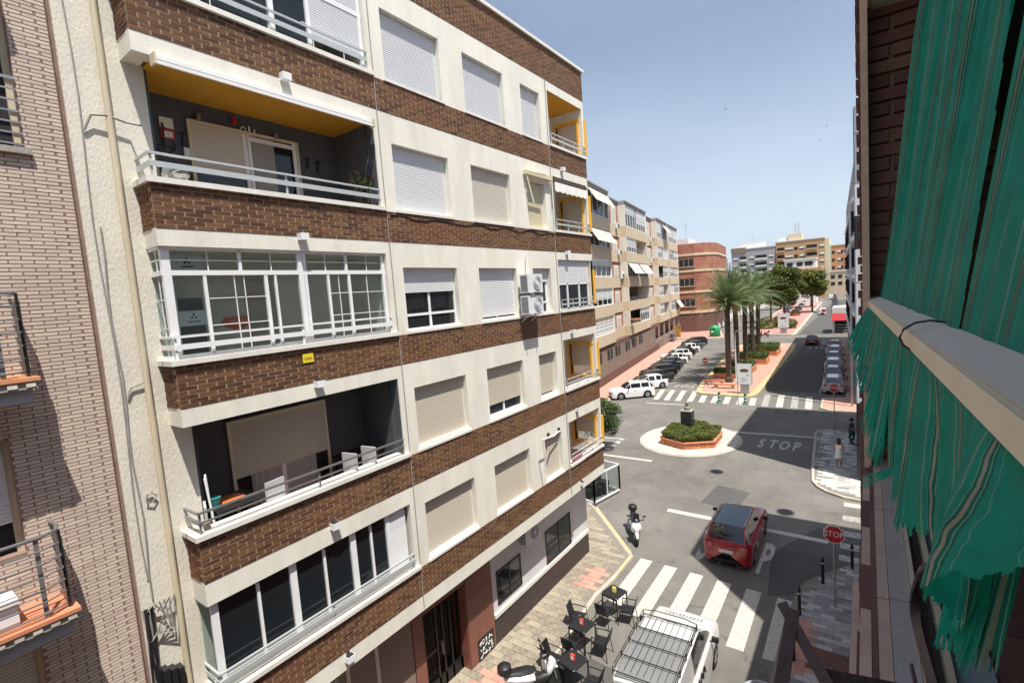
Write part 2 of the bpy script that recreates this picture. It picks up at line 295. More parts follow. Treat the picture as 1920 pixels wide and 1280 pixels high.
# ================================================================ the setting
def sheet(name, polys, z, m, parent=None, kind='structure'):
    mb = MB()
    for p in polys: mb.add([(x, y, z) for x, y in p], [tuple(range(len(p)))], m)
    return mb.build(name, parent, kind=None if parent else kind)
def rect(x0, x1, y0, y1): return [(x0, y0), (x1, y0), (x1, y1), (x0, y1)]
M['far_ground'] = mat('far_ground', (0.30, 0.26, 0.2), 0.95, 0.2, 0.02)
ground = sheet('ground', [rect(-1500, 1500, -200, 2600)], -0.03, M['far_ground'])
road = sheet('road', [rect(-90, 60, -12, 700)], 0.0, M['asphalt'])
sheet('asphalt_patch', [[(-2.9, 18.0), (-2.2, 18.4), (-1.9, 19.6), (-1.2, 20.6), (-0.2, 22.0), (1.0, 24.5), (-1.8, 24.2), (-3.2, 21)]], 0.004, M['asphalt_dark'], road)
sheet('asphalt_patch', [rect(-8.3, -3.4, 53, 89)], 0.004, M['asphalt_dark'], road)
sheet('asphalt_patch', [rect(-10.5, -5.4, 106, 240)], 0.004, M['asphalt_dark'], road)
def in_poly(x, y, P):
    c = False; j = len(P) - 1
    for i in range(len(P)):
        if (P[i][1] > y) != (P[j][1] > y) and x < (P[j][0] - P[i][0]) * (y - P[i][1]) / (P[j][1] - P[i][1]) + P[i][0]: c = not c
        j = i
    return c
def shrink(P, d):
    n = len(P); cx = sum(p[0] for p in P) / n; cy = sum(p[1] for p in P) / n; out = []
    area = sum(P[i][0] * P[(i + 1) % n][1] - P[(i + 1) % n][0] * P[i][1] for i in range(n))
    s = 1 if area > 0 else -1
    for i in range(n):
        a = Vector(P[i - 1]); b = Vector(P[i]); c = Vector(P[(i + 1) % n]); e1 = (b - a).normalized(); e2 = (c - b).normalized()
        n1 = Vector((-e1.y, e1.x)) * s; n2 = Vector((-e2.y, e2.x)) * s; k = n1 + n2; k = k / max(0.35, k.dot(n1)) 
        out.append((b.x + k.x * d, b.y + k.y * d))
    return out
def pavement(name, poly, top, kw, mk, ms):
    # a kerb ring round a paved bed
    inner = shrink(poly, kw); pav = MB().prism(inner, -0.02, top - 0.006, ms).build(name, kind='structure')
    k = MB(); n = len(poly)
    V = [(x, y, -0.02) for x, y in poly] + [(x, y, top - .02) for x, y in poly] + [(x, y, top) for x, y in shrink(poly, .02)] + [(x, y, top) for x, y in inner] + [(x, y, -.02) for x, y in inner]
    F = []
    for r in range(4):
        for i in range(n): F.append((r * n + i, r * n + (i + 1) % n, (r + 1) * n + (i + 1) % n, (r + 1) * n + i))
    k.add(V, F, mk).build('kerb', pav); return pav, inner
def pave(parent, poly, x0, x1, y0, y1, tx, ty, m, z, gap=0.012, limit=300, stagger=True, matfn=None, key=lambda x, y: y):
    cells = []; r = 0; y = y0
    while y < y1 - 1e-6:
        x = x0 - (tx / 2 if (r % 2 and stagger) else 0)
        while x < x1:
            if in_poly(x + tx / 2, y + ty / 2, poly) and in_poly(x + .03, y + ty / 2, poly) and in_poly(x + tx - .03, y + ty / 2, poly) and in_poly(x + tx / 2, y + .02, poly) and in_poly(x + tx / 2, y + ty - .02, poly):
                cells.append((x + tx / 2, y + ty / 2))
            x += tx
        y += ty; r += 1
    cells.sort(key=lambda c: key(*c)); cache = {}; rest = MB(); R = random.Random(3)
    for i, (cx, cy) in enumerate(cells):
        mm = matfn(cx, cy, R) if matfn else m; dz = R.uniform(0, .004)
        if i < limit:
            if mm.name not in cache: cache[mm.name] = unit_box(mm, 'paving_tile')
            inst('paving_tile', cache[mm.name], parent, (cx, cy, z - .01 + dz), (tx - gap, ty - gap, .03))
        else: rest.box(cx - tx / 2 + gap / 2, cx + tx / 2 - gap / 2, cy - ty / 2 + gap / 2, cy + ty / 2 - gap / 2, z - .025 + dz, z + .005 + dz, mm)
    if rest.v: rest.build('paving_tiles', parent, kind='stuff')
# left pavement under the striped block
PL = [(-7.55, -4), (-7.7, 12.2), (-7.9, 13.86), (-7.98, 15.05), (-7.85, 16.5), (-7.86, 18.17), (-8.05, 18.3), (-11.14, 21.53), (-12.2, 22.4), (-30, 22.6), (-30, -4)]
pav_l, inl = pavement('pavement_left', PL, 0.12, 0.13, M['kerb'], M['grout'])
def ml(x, y, R):
    if 15.1 < y < 16.7 and -9.05 < x: return M['tile_p']
    if y < 10.4 and -9.35 < x < -7.9: return M['tile_p']
    return M['tile_y']
pave(pav_l, inl, -11.6, -7.6, 8.2, 21.6, .5, .25, M['tile_y'], .122, matfn=ml, key=lambda x, y: y)
MB().bar((-8.02, 18.25, .124), (-11.2, 21.6, .124), .14, .01, M['kerb_yellow']).bar((-7.91, 18.1, .124), (-7.9, 16.6, .124), .1, .01, M['kerb_yellow']).build('yellow_kerb_line', pav_l)
# right pavement below the camera
PR = [(-2.2, 2), (-2.23, 16.93), (-2.07, 18.3), (-1.85, 19.34), (-1.22, 20.4), (-0.79, 21.02), (-0.22, 21.67), (1.6, 22.3), (1.6, 2)]
pav_r, inr = pavement('pavement_right', PR, 0.12, 0.11, M['grout'], M['grout'])
def mr_(x, y, R):
    if -1.95 < x < -1.35 and 14.3 < y < 16.9: return M['tile_p']
    if x >= -1.35 and 14.8 < y < 15.8: return M['dark_red']
    return M['tile_g']
pave(pav_r, inr, -2.1, 0.2, 12.2, 22, .4, .2, M['tile_g'], .122, limit=300, matfn=mr_, key=lambda x, y: abs(y - 17))
# pavement island with the two walkers
PI = [(-2.48, 29.6), (-2.67, 31.93), (-3.03, 39.12), (-2.84, 39.9), (-2.3, 40.2), (3, 40.4), (3, 43.2), (14, 43.2), (14, 27.7), (-0.4, 27.76), (-1.04, 27.9), (-1.78, 28.36), (-2.2, 28.9)]
pav_i, ini = pavement('pavement_corner', PI, 0.12, 0.14, M['kerb'], M['grout'])
pave(pav_i, ini, -2.8, 0.2, 27.9, 40.2, .5, .25, M['tile_w'], .122, limit=300, matfn=lambda x, y, R: M['tile_g'] if R.random() < .45 else M['tile_w'])
# far right pavement beside the long row of parked cars
PF = [(-3.2, 46.6), (-2.6, 46.0), (-0.8, 45.9), (14, 45.9), (14, 98), (-4.2, 98), (-3.4, 96), (-2.4, 62), (-1.5, 51.2), (-3.3, 50.6)]
pav_f, inf_ = pavement('pavement_far_right', PF, 0.12, 0.15, M['kerb'], M['tile_p'])
# medians
MD1 = [(-14.12, 50.3), (-13.5, 49.75), (-11.37, 49.5), (-9.2, 49.5), (-8.73, 49.9), (-8.5, 51), (-8.5, 62.37), (-8.81, 83.57), (-9.2, 89.5), (-9.8, 90.8), (-15.5, 91.5), (-17.3, 89.5), (-17.0, 75.9), (-15.79, 65.1), (-14.96, 56.76), (-14.5, 52.5)]
med1, in1 = pavement('median_near', MD1, 0.16, 0.55, M['kerb_yellow'], M['tile_p'])
MD2 = [(-18.2, 110), (-17.2, 106.8), (-11.4, 104.4), (-10.9, 106.5), (-11.2, 122), (-12.7, 173), (-13.9, 226), (-20, 229), (-23.8, 226), (-23.6, 185), (-21.8, 135)]
med2, in2 = pavement('median_far', MD2, 0.16, 0.6, M['kerb'], M['tile_p'])
MD3 = [(-36, 99), (-23.5, 100.8), (-23, 103), (-30.6, 131), (-34, 150), (-60, 150), (-60, 99)]
pavement('pavement_far_left', MD3, 0.14, 0.3, M['kerb'], M['tile_p'])
# pink strip along the beige block
ddv = Vector((-8.3, 56, 0)).normalized(); nv = Vector((ddv.y, -ddv.x, 0)); P0 = Vector((-24.6, 52, 0))
def bw(s, t, z=0): 
    p = P0 + ddv * s + nv * t; return (p.x, p.y, z)
pavement('pavement_left_far', [bw(-14, 2.6)[:2], bw(46, 2.4)[:2], bw(46, -14)[:2], bw(-14, -14)[:2]], 0.12, 0.25, M['kerb'], M['tile_p'])
# painted markings
def stripe(p, m='paint', name='crosswalk_stripe'): return sheet(name, [p], 0.008, M[m], road)
for k in range(6):
    x = -7.59 + k * 1.0; stripe([(x + .02 + (-0.0 if k else .0), 14.75), (x + .52, 14.75), (x + .49, 18.28 - k * .05), (x, 18.28 - k * .05)])
bx = [-17.09, -16.07, -14.98, -13.87, -12.82, -11.75, -10.69, -9.56, -8.54, -7.51, -6.40, -5.30, -4.26]
for k, x in enumerate(bx):
    yt = 49.35 if 3 < k < 9 else 51.15; tx_ = x - (0.9 - 0.05 * k) * (yt - 46.3) / 4.85
    stripe([(x, 46.3), (x + .52, 46.35), (tx_ + .52, yt), (tx_, yt)], 'paint' if k < 9 else 'paint_worn' if k in (9, 11) else 'paint')
for y0, y1 in ((27.0, 27.5), (25.4, 25.95), (23.8, 24.3), (22.65, 23.15), (21.65, 22.1)): stripe(rect(-0.97, 1.6, y0, y1), 'paint' if y0 > 26 else 'paint_worn')
for k in range(3): stripe(rect(-7.6 + k * 1.6, -7.0 + k * 1.6, 90.5, 94.5), 'paint_worn')
for p in ([(-8.09, 37.86), (-8.02, 37.5), (-2.95, 37.95), (-2.97, 38.29)], [(-17.23, 44.6), (-13.71, 44.8), (-13.71, 45.05), (-17.23, 44.85)],
          [(-8.05, 22.9), (-1.41, 22.81), (-1.3, 23.12), (-8.09, 23.27)], [(-14.54, 29.3), (-11.15, 29.34), (-11.15, 29.64), (-14.54, 29.6)], rect(-3.72, -3.62, 53, 58.5), rect(-3.95, -3.85, 61, 67)):
    stripe(p, name='painted_line')
for i in range(11):
    y = 50.4 + i * 4.0; x = -17.6 - i * .62; sheet('painted_line', [[(x, y), (x + .6, y + .45), (x + .55, y + .57), (x - .05, y + .12)]], .008, M['paint'], road)
def letters(txt, cx, cy, wid, hgt, m, rz=0, step=None):
    n = len(txt); st = step or wid / n
    for i, ch in enumerate(txt):
        ox = (i - (n - 1) / 2) * st; c_, s_ = math.cos(rz), math.sin(rz)
        def fn(u, v, w, ox=ox):
            X = ox + u * st * 1.15; Y = v * hgt / .72; return (cx + X * c_ - Y * s_, cy + X * s_ + Y * c_, .009 + w * .2)
        text_mb(ch, M[m], 1.0, fn, 0.002, 0.028).build('painted_letter', road)
letters('STOP', -4.8, 35.55, 2.75, 1.9, 'paint')
letters('STOP', -4.45, 20.4, 3.0, 2.5, 'paint')
letters('STOP', -15.6, 31.9, 3.2, 1.9, 'paint', rz=math.radians(-90))
letters('STOP', -15.7, 53.6, 3.4, 1.5, 'paint_worn', rz=math.pi)
letters('STOP', -5.8, 86.0, 3.4, 2.6, 'paint_worn')
# ---- roundabout: pale ring, hexagonal brick planter, hedge and bust
ringc = (-10.3, 34.8); M['crazy'] = mat('crazy_paving', (0.60, 0.56, 0.48), 0.9, 0.12, 5, 0.3, 30, dirt=(0.36, 0.31, 0.25), dscale=3.5, damt=0.9)
R1 = 3.25
rb = MB().prism([(ringc[0] + R1 * math.cos(t * math.pi / 32), ringc[1] + 1.15 * R1 * math.sin(t * math.pi / 32)) for t in range(64)], -0.02, .07, M['crazy']).build('roundabout_apron', kind='structure')
MB().prism([(ringc[0] + (R1 + .14) * math.cos(t * math.pi / 32), ringc[1] + 1.15 * (R1 + .14) * math.sin(t * math.pi / 32)) for t in range(64)], -0.02, .03, M['kerb']).build('kerb', rb)
def planter(name, label, hexp, h, n_leaf, seed, top=0.45, rows=None, group=None, mleaf='leaf3'):
    t = thing(name, label, 'planter', (sum(p[0] for p in hexp) / len(hexp), sum(p[1] for p in hexp) / len(hexp), 0.06), group=group)
    ins = shrink(hexp, .12)
    MB().prism(shrink(hexp, .03), .06, h - .03, M['brown_mortar']).build('wall', t)
    soil = MB().prism(ins, .1, h + .02, M['soil']).build('soil', t)
    rows = rows or max(2, int((h - .12) / .09)); ub = unit_box(M['orange_brick'], 'brick'); nb = 0; rest = MB()
    for e in range(len(hexp)):
        a = Vector((*hexp[e], 0)); b = Vector((*hexp[(e + 1) % len(hexp)], 0)); d = (b - a); Ln = d.length; d.normalize(); ang = math.atan2(d.y, d.x)
        for r in range(rows):
            z = .07 + (h - .12) * (r + .5) / rows; off = .13 if r % 2 else 0; nn = max(1, round(Ln / .27)); bl = Ln / nn
            for i in range(nn):
                p = a + d * (bl * (i + .5)); inst('brick', ub, t, (p.x, p.y, z), (bl - .015, .05, (h - .12) / rows - .012), ang); nb += 1
        MB().bar((a.x, a.y, h), (b.x, b.y, h), .2, .05, M['orange_brick']).build('coping', t)
    g = MB(); R = random.Random(seed); x0 = min(p[0] for p in ins); x1 = max(p[0] for p in ins); y0 = min(p[1] for p in ins); y1 = max(p[1] for p in ins)
    V = []; F = []; k = 0
    while k < n_leaf:
        x = R.uniform(x0 - .1, x1 + .1); y = R.uniform(y0 - .1, y1 + .1)
        if not in_poly(x, y, shrink(hexp, -.02)): continue
        hh = top * (0.8 + .25 * math.sin(x * 3.1 + seed) * math.cos(y * 2.7)); z = h + hh * (R.random() ** .4)
        u = Vector((R.gauss(0, 1), R.gauss(0, 1), R.gauss(0.3, 1))).normalized() * R.uniform(.03, .08); w = u.cross(Vector((R.gauss(0, 1), R.gauss(0, 1), R.gauss(0, 1)))).normalized() * .03
        p = Vector((x, y, z)); b = len(V); V += [p - u, p + w, p + u, p - w]; F.append((b, b + 1, b + 2, b + 3)); k += 1
    g.add(V, F, M[mleaf]).build('hedge_foliage', t, kind='stuff')
    return t
planter('hexagonal_planter', 'low hexagonal orange brick planter with clipped hedge in the middle of the roundabout',
        [(-11.72, 32.95), (-9.98, 32.2), (-8.3, 33.3), (-8.35, 35.7), (-10.0, 36.9), (-11.8, 35.7)], .5, 15000, 5, .55)
b = thing('bust_monument', 'small stone bust on a tall black pedestal rising from the roundabout hedge', 'monument', (-10.62, 35.5, .3))
MB().box(-11.0, -10.24, 35.12, 35.88, .3, 1.9, M['panel_d']).build('pedestal', b)
MB().box(-11.02, -10.22, 35.1, 35.9, 1.9, 1.95, M['stone']).box(-10.85, -10.4, 35.3, 35.72, 1.95, 2.05, M['stone']).build('plinth', b)
MB().lathe((-10.62, 35.5, 2.05), [(.2, 0), (.23, .07), (.2, .13), (.08, .17), (.075, .24), (.12, .29), (.135, .38), (.12, .48), (.06, .54)], M['bronze'], 14).lathe((-10.62, 35.5, 2.05), [(.0, .38), (.02, .34), (.03, .36), (.0, .41)], M['bronze'], 6).build('bust', b, smooth=50)

for x, y in ((-7.2, 29.2), (-3.2, 25.2), (-5.9, 44.6)):
    mh = MB().prism([(x + .33 * math.cos(k * .3927), y + .33 * math.sin(k * .3927)) for k in range(16)], -.01, .009, M['iron']).build('manhole_cover', road)
    MB().prism([(x + .42 * math.cos(k * .3927), y + .42 * math.sin(k * .3927)) for k in range(16)], -.01, .006, M['asphalt_dark']).build('collar', mh)
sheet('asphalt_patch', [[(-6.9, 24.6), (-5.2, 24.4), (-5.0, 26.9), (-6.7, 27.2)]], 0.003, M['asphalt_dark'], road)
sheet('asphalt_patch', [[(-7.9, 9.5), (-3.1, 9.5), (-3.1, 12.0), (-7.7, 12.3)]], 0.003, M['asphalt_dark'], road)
# ================================================================ striped apartment block across the street
FX = -8.8
main = thing('apartment_block', 'cream apartment block with dark brown brick bands and roller shutters across the street', 'apartment building', (-9.6, 10.5, 0))
ROW = [(4.77, 6.17), (7.58, 9.02), (10.39, 11.88), (13.22, 14.70), (16.12, 17.66)]
BAND = [(3.98, 4.68), (6.72, 7.46), (9.63, 10.32), (12.46, 13.14), (15.36, 16.06), (18.23, 19.30)]
FASC = [6.33, 9.33, 12.19, 15.06, 17.92]
WIN = [(8.0, 9.88), (10.79, 12.62), (13.55, 14.66)]
LY0, LY1, RY0, RY1 = 3.1, 7.53, 15.2, 17.72
YE = 17.87
w = MB(); P = M['plaster']
# body behind
w.box(-20, -10.3, 3.0, YE, .12, 18.9, P).box(-10.29, -9.65, 2.95, 8.25, .12, 3.58, M['greywall']).box(-10.29, -9.65, 9.94, YE - .3, .12, 3.58, M['greywall']).box(-10.29, -9.65, 8.25, 9.94, 2.86, 3.58, M['granite'])
def wallcell(y0, y1, z0, z1): w.box(FX - .28, FX, y0, y1, z0, z1, P)
for k in range(5):
    zb, zt = ROW[k]; bb, bt = BAND[k]; nb = BAND[k + 1][0]; fz = FASC[k]
    base = 3.6 if k == 0 else BAND[k][0] - .0
    # white wall between sill level and next band, holes for the windows
    ys = [LY1] + [v for p in WIN for v in p] + [RY0]
    for i in range(0, len(ys), 2): wallcell(ys[i], ys[i + 1], zb, zt)
    wallcell(LY1, RY0, zt, nb); wallcell(LY1, RY0, bt, zb); wallcell(LY0, LY1, fz, nb); wallcell(RY0, YE, fz, nb)
    wallcell(RY1, YE, bt, fz) if k in (2,) else None
    # slabs: ceiling of the loggias and parapet cores behind the brick
    w.box(-10.29, FX - .282, LY0 + .005, LY1 + .1, fz + .12, nb - .02, P); w.box(-10.29, FX - .282, RY0 - .1, YE - .005, fz + .12, nb - .02, P)
    w.box(-9.35, FX - .282, LY0 + .002, LY0 + .25, fz, nb, P)
wallcell(LY0, YE, 3.6, 3.98)
w.box(-10.29, FX - .282, 3.0, YE - .004, 3.6, 3.95, P)
for k in range(5): # interior party walls of the middle flat and side piers
    w.box(-10.29, FX - .28, LY1 + .1, LY1 + .25, ROW[k][0] - .3, FASC[k] + .3, P); w.box(-10.29, FX - .28, RY0 - .25, RY0 - .1, ROW[k][0] - .3, FASC[k] + .3, P)
w.box(-20, FX - .3, 3.0, YE, 18.9, 19.28, P)
w.build('wall', main)
# end pilaster of rough plaster beside the drain pipe
MB().box(-10.3, -9.3, 2.90, 3.4, .12, 19.4, M['rough_plaster']).build('corner_pilaster', main)
# brick bands: mortar bed, then bricks; the nearest 300 are single parts
mo = MB()
for (z0, z1) in BAND: mo.box(FX - .28, FX + .007, LY0 + .002, YE - .004, z0, z1, M['brown_mortar']).box(-9.3, FX - .27, LY0 - .003, LY0 + .2, z0, z1, M['brown_mortar'])
mo.build('mortar_bed', main)
bricks = []
for bi, (z0, z1) in enumerate(BAND):
    n = round((z1 - z0) / .068); h = (z1 - z0) / n
    for r in range(n):
        z = z0 + h * (r + .5); y = LY0 - (.145 if r % 2 else 0.0)
        while y < YE:
            a = max(y, LY0); b = min(y + .275, YE)
            if b - a > .05 and not (a < 7.66 < b and False): bricks.append(('f', (a + b) / 2, z, b - a - .012, h - .014, bi))
            y += .29
        x = FX - (.0 if r % 2 else .12)
        while x > -9.28:
            a = max(x - .235, -9.3); b = min(x, FX - .0)
            if b - a > .05: bricks.append(('s', (a + b) / 2, z, b - a - .012, h - .014, bi))
            x -= .25
def bsize(b): # rough apparent size seen from the camera
    p = Vector((FX, b[1] if b[0] == 'f' else LY0, b[2])); d = (p - Vector((0, 0, 11))); return d.length + (1.5 if b[0] == 's' else 0) + (0 if b[1] < 7.6 or b[0] == 's' else 0)
bricks.sort(key=bsize); ub = unit_box(M['brown_brick'], 'brick'); rest = MB(); RB = random.Random(11)
for i, (t, c, z, l, h, bi) in enumerate(bricks):
    d = RB.uniform(-.002, .003)
    if t == 'f': loc = (FX - .002 + d * .5, c, z); sc = (.024, l, h)
    else: loc = (c, LY0 + .001, z); sc = (l, .022, h)
    if i < 300: inst('brick', ub, main, loc, sc)
    else: rest.box(loc[0] - sc[0] / 2, loc[0] + sc[0] / 2, loc[1] - sc[1] / 2, loc[1] + sc[1] / 2, loc[2] - sc[2] / 2, loc[2] + sc[2] / 2, M['brown_brick'])
rest.build('brickwork', main, kind='stuff')
# sills and copings
for k in range(5):
    bt = BAND[k][1]
    MB().box(FX - .3, FX + .07, LY0 - .06, LY1 + .12, bt, bt + .085, M['sill']).box(-9.38, FX - .28, LY0 - .06, LY0 + .2, bt, bt + .085, M['sill']).build('balcony_sill', main)
    MB().box(FX - .3, FX + .06, RY0 - .05, YE + .04, bt, bt + .085, M['sill']).build('balcony_sill', main)
    for (a, b) in WIN: MB().box(FX - .2, FX + .035, a - .05, b + .05, bt - .002, bt + .06, M['sill']).build('window_sill', main)
MB().box(-20.1, FX + .08, 2.9, YE + .1, 19.30, 19.40, M['sill']).build('roof_coping', main)
# seams / joints with cables
for y in (7.66, 15.08): MB().tube([(FX + .015, y, 3.7), (FX + .02, y + .01, 9), (FX + .016, y - .01, 14), (FX + .018, y, 18.2)], .012, M['cable'], 5).build('seam_cable', main)
MB().tube([(FX + .02, 7.75 + i * .37, 13.06 + .05 * math.sin(i * 1.7) - .02 * (i % 3)) for i in range(21)], .012, M['black'], 5).build('loose_cable', main)
# ---- windows
SL = {}
def slats(parent, y0, y1, z0, z1, x, mk, single=False, pitch=.048):
    n = max(1, int(round((z1 - z0) / pitch))); p = (z1 - z0) / n
    if single:
        if mk not in SL:
            SL[mk] = MB().add([(0, -.5, -.5), (0, .5, -.5), (.012, .5, -.35), (.012, -.5, -.35), (.012, .5, .3), (.012, -.5, .3), (0, .5, .5), (0, -.5, .5)], [(0, 1, 2, 3), (3, 2, 4, 5), (5, 4, 6, 7)], M[mk]).mesh('slat')
        for i in range(n): inst('slat', SL[mk], parent, (x, (y0 + y1) / 2, z0 + p * (i + .5)), (1, y1 - y0, p * .94))
        MB().box(x - .02, x, y0, y1, z0, z1, M[mk]).build('shutter_backing', parent)
    else:
        m = MB().box(x - .02, x, y0, y1, z0, z1, M[mk])
        for i in range(n):
            a = z0 + p * i; m.add([(x, y0, a), (x, y1, a), (x + .012, y1, a + p * .15), (x + .012, y0, a + p * .15), (x + .012, y1, a + p * .75), (x + .012, y0, a + p * .75), (x, y1, a + p * .95), (x, y0, a + p * .95)], [(0, 1, 2, 3), (3, 2, 4, 5), (5, 4, 6, 7)], M[mk])
        m.build('shutter_slats', parent, kind='stuff')
def window(k, wi, mk, frac, single=False, lower=False):
    y0, y1 = WIN[wi]; z0, z1 = ROW[k]; x = FX - .15; f = MB()
    f.box(x - .08, x, y0, y0 + .035, z0, z1, M['pvc']).box(x - .08, x, y1 - .035, y1, z0, z1, M['pvc']).box(x - .08, x, y0 + .035, y1 - .035, z1 - .03, z1, M['pvc']).box(x - .08, x, y0 + .035, y1 - .035, z0, z0 + .04, M['pvc'])
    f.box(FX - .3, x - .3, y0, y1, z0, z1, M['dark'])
    zs = z1 - (z1 - z0) * frac
    if frac < .97:
        ym = (y0 + y1) / 2; zl = z0 + .33
        if wi == 2: f.box(x - .07, x - .03, y1 - .12, y1 - .035, z0 + .04, zs, M['pvc'])
        else: f.box(x - .07, x - .025, ym - .035, ym + .035, z0 + .04, zs, M['pvc'])
        f.box(x - .07, x - .028, y0 + .035, y1 - .035, zs, zs + .05, M['pvc'])
        if lower: f.box(x - .07, x - .02, y0 + .035, y1 - .035, zl, zl + .06, M['pvc'])
    fo = f.build('window', main)
    slats(fo, y0 + .03, y1 - .03, zs, z1, x + .0, mk, single)
    if frac < .97:
        MB().box(x - .055, x - .045, y0 + .03, y1 - .03, z0 + .03, zs + .02, M['glass']).build('pane', fo)
        c = MB(); n = 26
        for i in range(n):
            a = y0 + (y1 - y0) * i / n; b_ = y0 + (y1 - y0) * (i + 1) / n; xa = x - .12 + .02 * (i % 2); xb = x - .12 + .02 * ((i + 1) % 2)
            c.quad((xa, a, z0), (xb, b_, z0), (xb, b_, zs), (xa, a, zs), M['curtain_d'] if k != 1 else M['curtain'])
        c.build('curtain', fo)
    return fo
for k, wi, mk, fr, si, lo in [(4, 0, 'shutter_w', 1, 1, 0), (4, 1, 'shutter_w', 1, 0, 0), (4, 2, 'shutter_w', 1, 0, 0), (3, 0, 'shutter_w', 1, 1, 0), (3, 1, 'shutter_c', 1, 0, 0), (3, 2, 'shutter_y', 1, 0, 0),
                          (2, 0, 'shutter_w', .40, 1, 1), (2, 1, 'shutter_w', .94, 1, 0), (2, 2, 'shutter_w', .3, 0, 1), (1, 0, 'shutter_b', 1, 1, 0), (1, 1, 'shutter_b', .78, 1, 0), (1, 2, 'shutter_b', .93, 0, 0),
                          (0, 0, 'shutter_b', .97, 1, 0), (0, 1, 'shutter_b', 1, 0, 0), (0, 2, 'shutter_b', 1, 0, 0)]:
    window(k, wi, mk, fr, si, lo)
# ---- loggias, left column
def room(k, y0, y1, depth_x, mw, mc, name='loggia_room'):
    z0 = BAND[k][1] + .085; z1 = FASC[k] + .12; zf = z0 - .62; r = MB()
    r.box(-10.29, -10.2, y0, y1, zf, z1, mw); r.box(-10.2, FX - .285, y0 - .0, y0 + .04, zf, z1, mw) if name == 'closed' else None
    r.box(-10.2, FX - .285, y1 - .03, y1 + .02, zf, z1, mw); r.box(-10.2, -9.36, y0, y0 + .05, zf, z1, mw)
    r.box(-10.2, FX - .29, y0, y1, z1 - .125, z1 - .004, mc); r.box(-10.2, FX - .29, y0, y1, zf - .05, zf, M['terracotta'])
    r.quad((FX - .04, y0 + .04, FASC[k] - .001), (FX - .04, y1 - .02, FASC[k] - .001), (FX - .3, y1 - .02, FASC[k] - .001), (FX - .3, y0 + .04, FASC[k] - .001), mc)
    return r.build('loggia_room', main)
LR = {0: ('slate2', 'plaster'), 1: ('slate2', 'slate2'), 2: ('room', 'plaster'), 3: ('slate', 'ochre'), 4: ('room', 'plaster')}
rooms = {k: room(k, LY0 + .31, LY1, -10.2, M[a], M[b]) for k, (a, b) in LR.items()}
for k in (1, 3): MB().quad((FX - .03, LY1 - .001, BAND[k][1] + .09), (FX - .03, LY1 - .001, FASC[k]), (-9.1, LY1 - .001, FASC[k]), (-9.1, LY1 - .001, BAND[k][1] + .09), M['slate']).build('tiled_reveal', main)
def rail(k, y0, y1, mk='rail', ret=True, wide=True):
    z = BAND[k][1] + .085; x = FX + .03; t = MB(); nm = []
    a = (x, y0, z + .36); b = (x, y1, z + .36)
    MB().bar(a, b, .035, .035, M[mk]).build('top_rail', main); MB().bar((x, y0, z + .20), (x, y1, z + .20), .02, .085 if wide else .03, M[mk]).build('middle_rail', main)
    for i in range(3):
        y = y0 + .02 + (y1 - y0 - .04) * i / 2; MB().bar((x - .02, y, z), (x - .02, y, z + .35), .035, .02, M[mk]).build('rail_post', main)
    if ret: MB().bar((x, y0, z + .36), (-9.3, y0, z + .36), .035, .035, M[mk]).bar((x, y0, z + .20), (-9.3, y0, z + .20), .02, .08, M[mk]).build('side_rail', main)
for k, mk in ((0, 'rail'), (1, 'steel'), (2, 'pvc'), (3, 'rail'), (4, 'rail')): rail(k, LY0 + .03, LY1 - .03, mk, wide=(k != 1))
# fourth-floor loggia: half shuttered patio door
def patio(k, y0, y1, zt, zb, zs, ysplit, mk, mf='shutter_y'):
    x = -10.2; f = MB(); zf = BAND[k][1] - .53
    f.box(x, x + .06, y0 - .06, y0, zf, zt + .06, M[mf]).box(x, x + .06, y1, y1 + .06, zf, zt + .06, M[mf]).box(x, x + .07, y0, y1, zt, zt + .06, M[mf])
    f.box(x + .001, x + .05, ysplit - .04, ysplit + .04, zf, zs if k == 1 else zt, M['pvc']); d = f.build('patio_door', main)
    slats(d, y0, ysplit - .04 if k == 3 else y1, zs, zt, x + .04, mk, True, .055)
    MB().box(x + .01, x + .02, y0, y1, zf, zt if k == 3 else zs, M['glass']).build('pane', d)
    c = MB(); n = 22; ya, yb = (ysplit, ysplit + (y1 - ysplit) * .55) if k == 3 else (y0 + .3, y1 - .3)
    for i in range(n): c.quad((x + .03 + .015 * (i % 2), ya + (yb - ya) * i / n, zf), (x + .03 + .015 * ((i + 1) % 2), ya + (yb - ya) * (i + 1) / n, zf), (x + .03 + .015 * ((i + 1) % 2), ya + (yb - ya) * (i + 1) / n, zt if k == 3 else zs), (x + .03 + .015 * (i % 2), ya + (yb - ya) * i / n, zt if k == 3 else zs), M['curtain'])
    c.build('curtain', d)
    if k == 3: MB().box(x + .05, x + .08, ysplit + .04, ysplit + .1, zf, zt, M['pvc']).box(x + .05, x + .08, y1 - .1, y1 - .02, zf, zt, M['pvc']).box(x + .05, x + .08, ysplit + .1, y1 - .1, zt - .12, zt - .04, M['pvc']).build('door_frame', d)
patio(3, 4.36, 6.45, 14.66, 0, 13.85, 5.34, 'shutter_c'); patio(1, 4.37, 6.42, 8.93, 0, 7.82, 5.35, 'shutter_b')
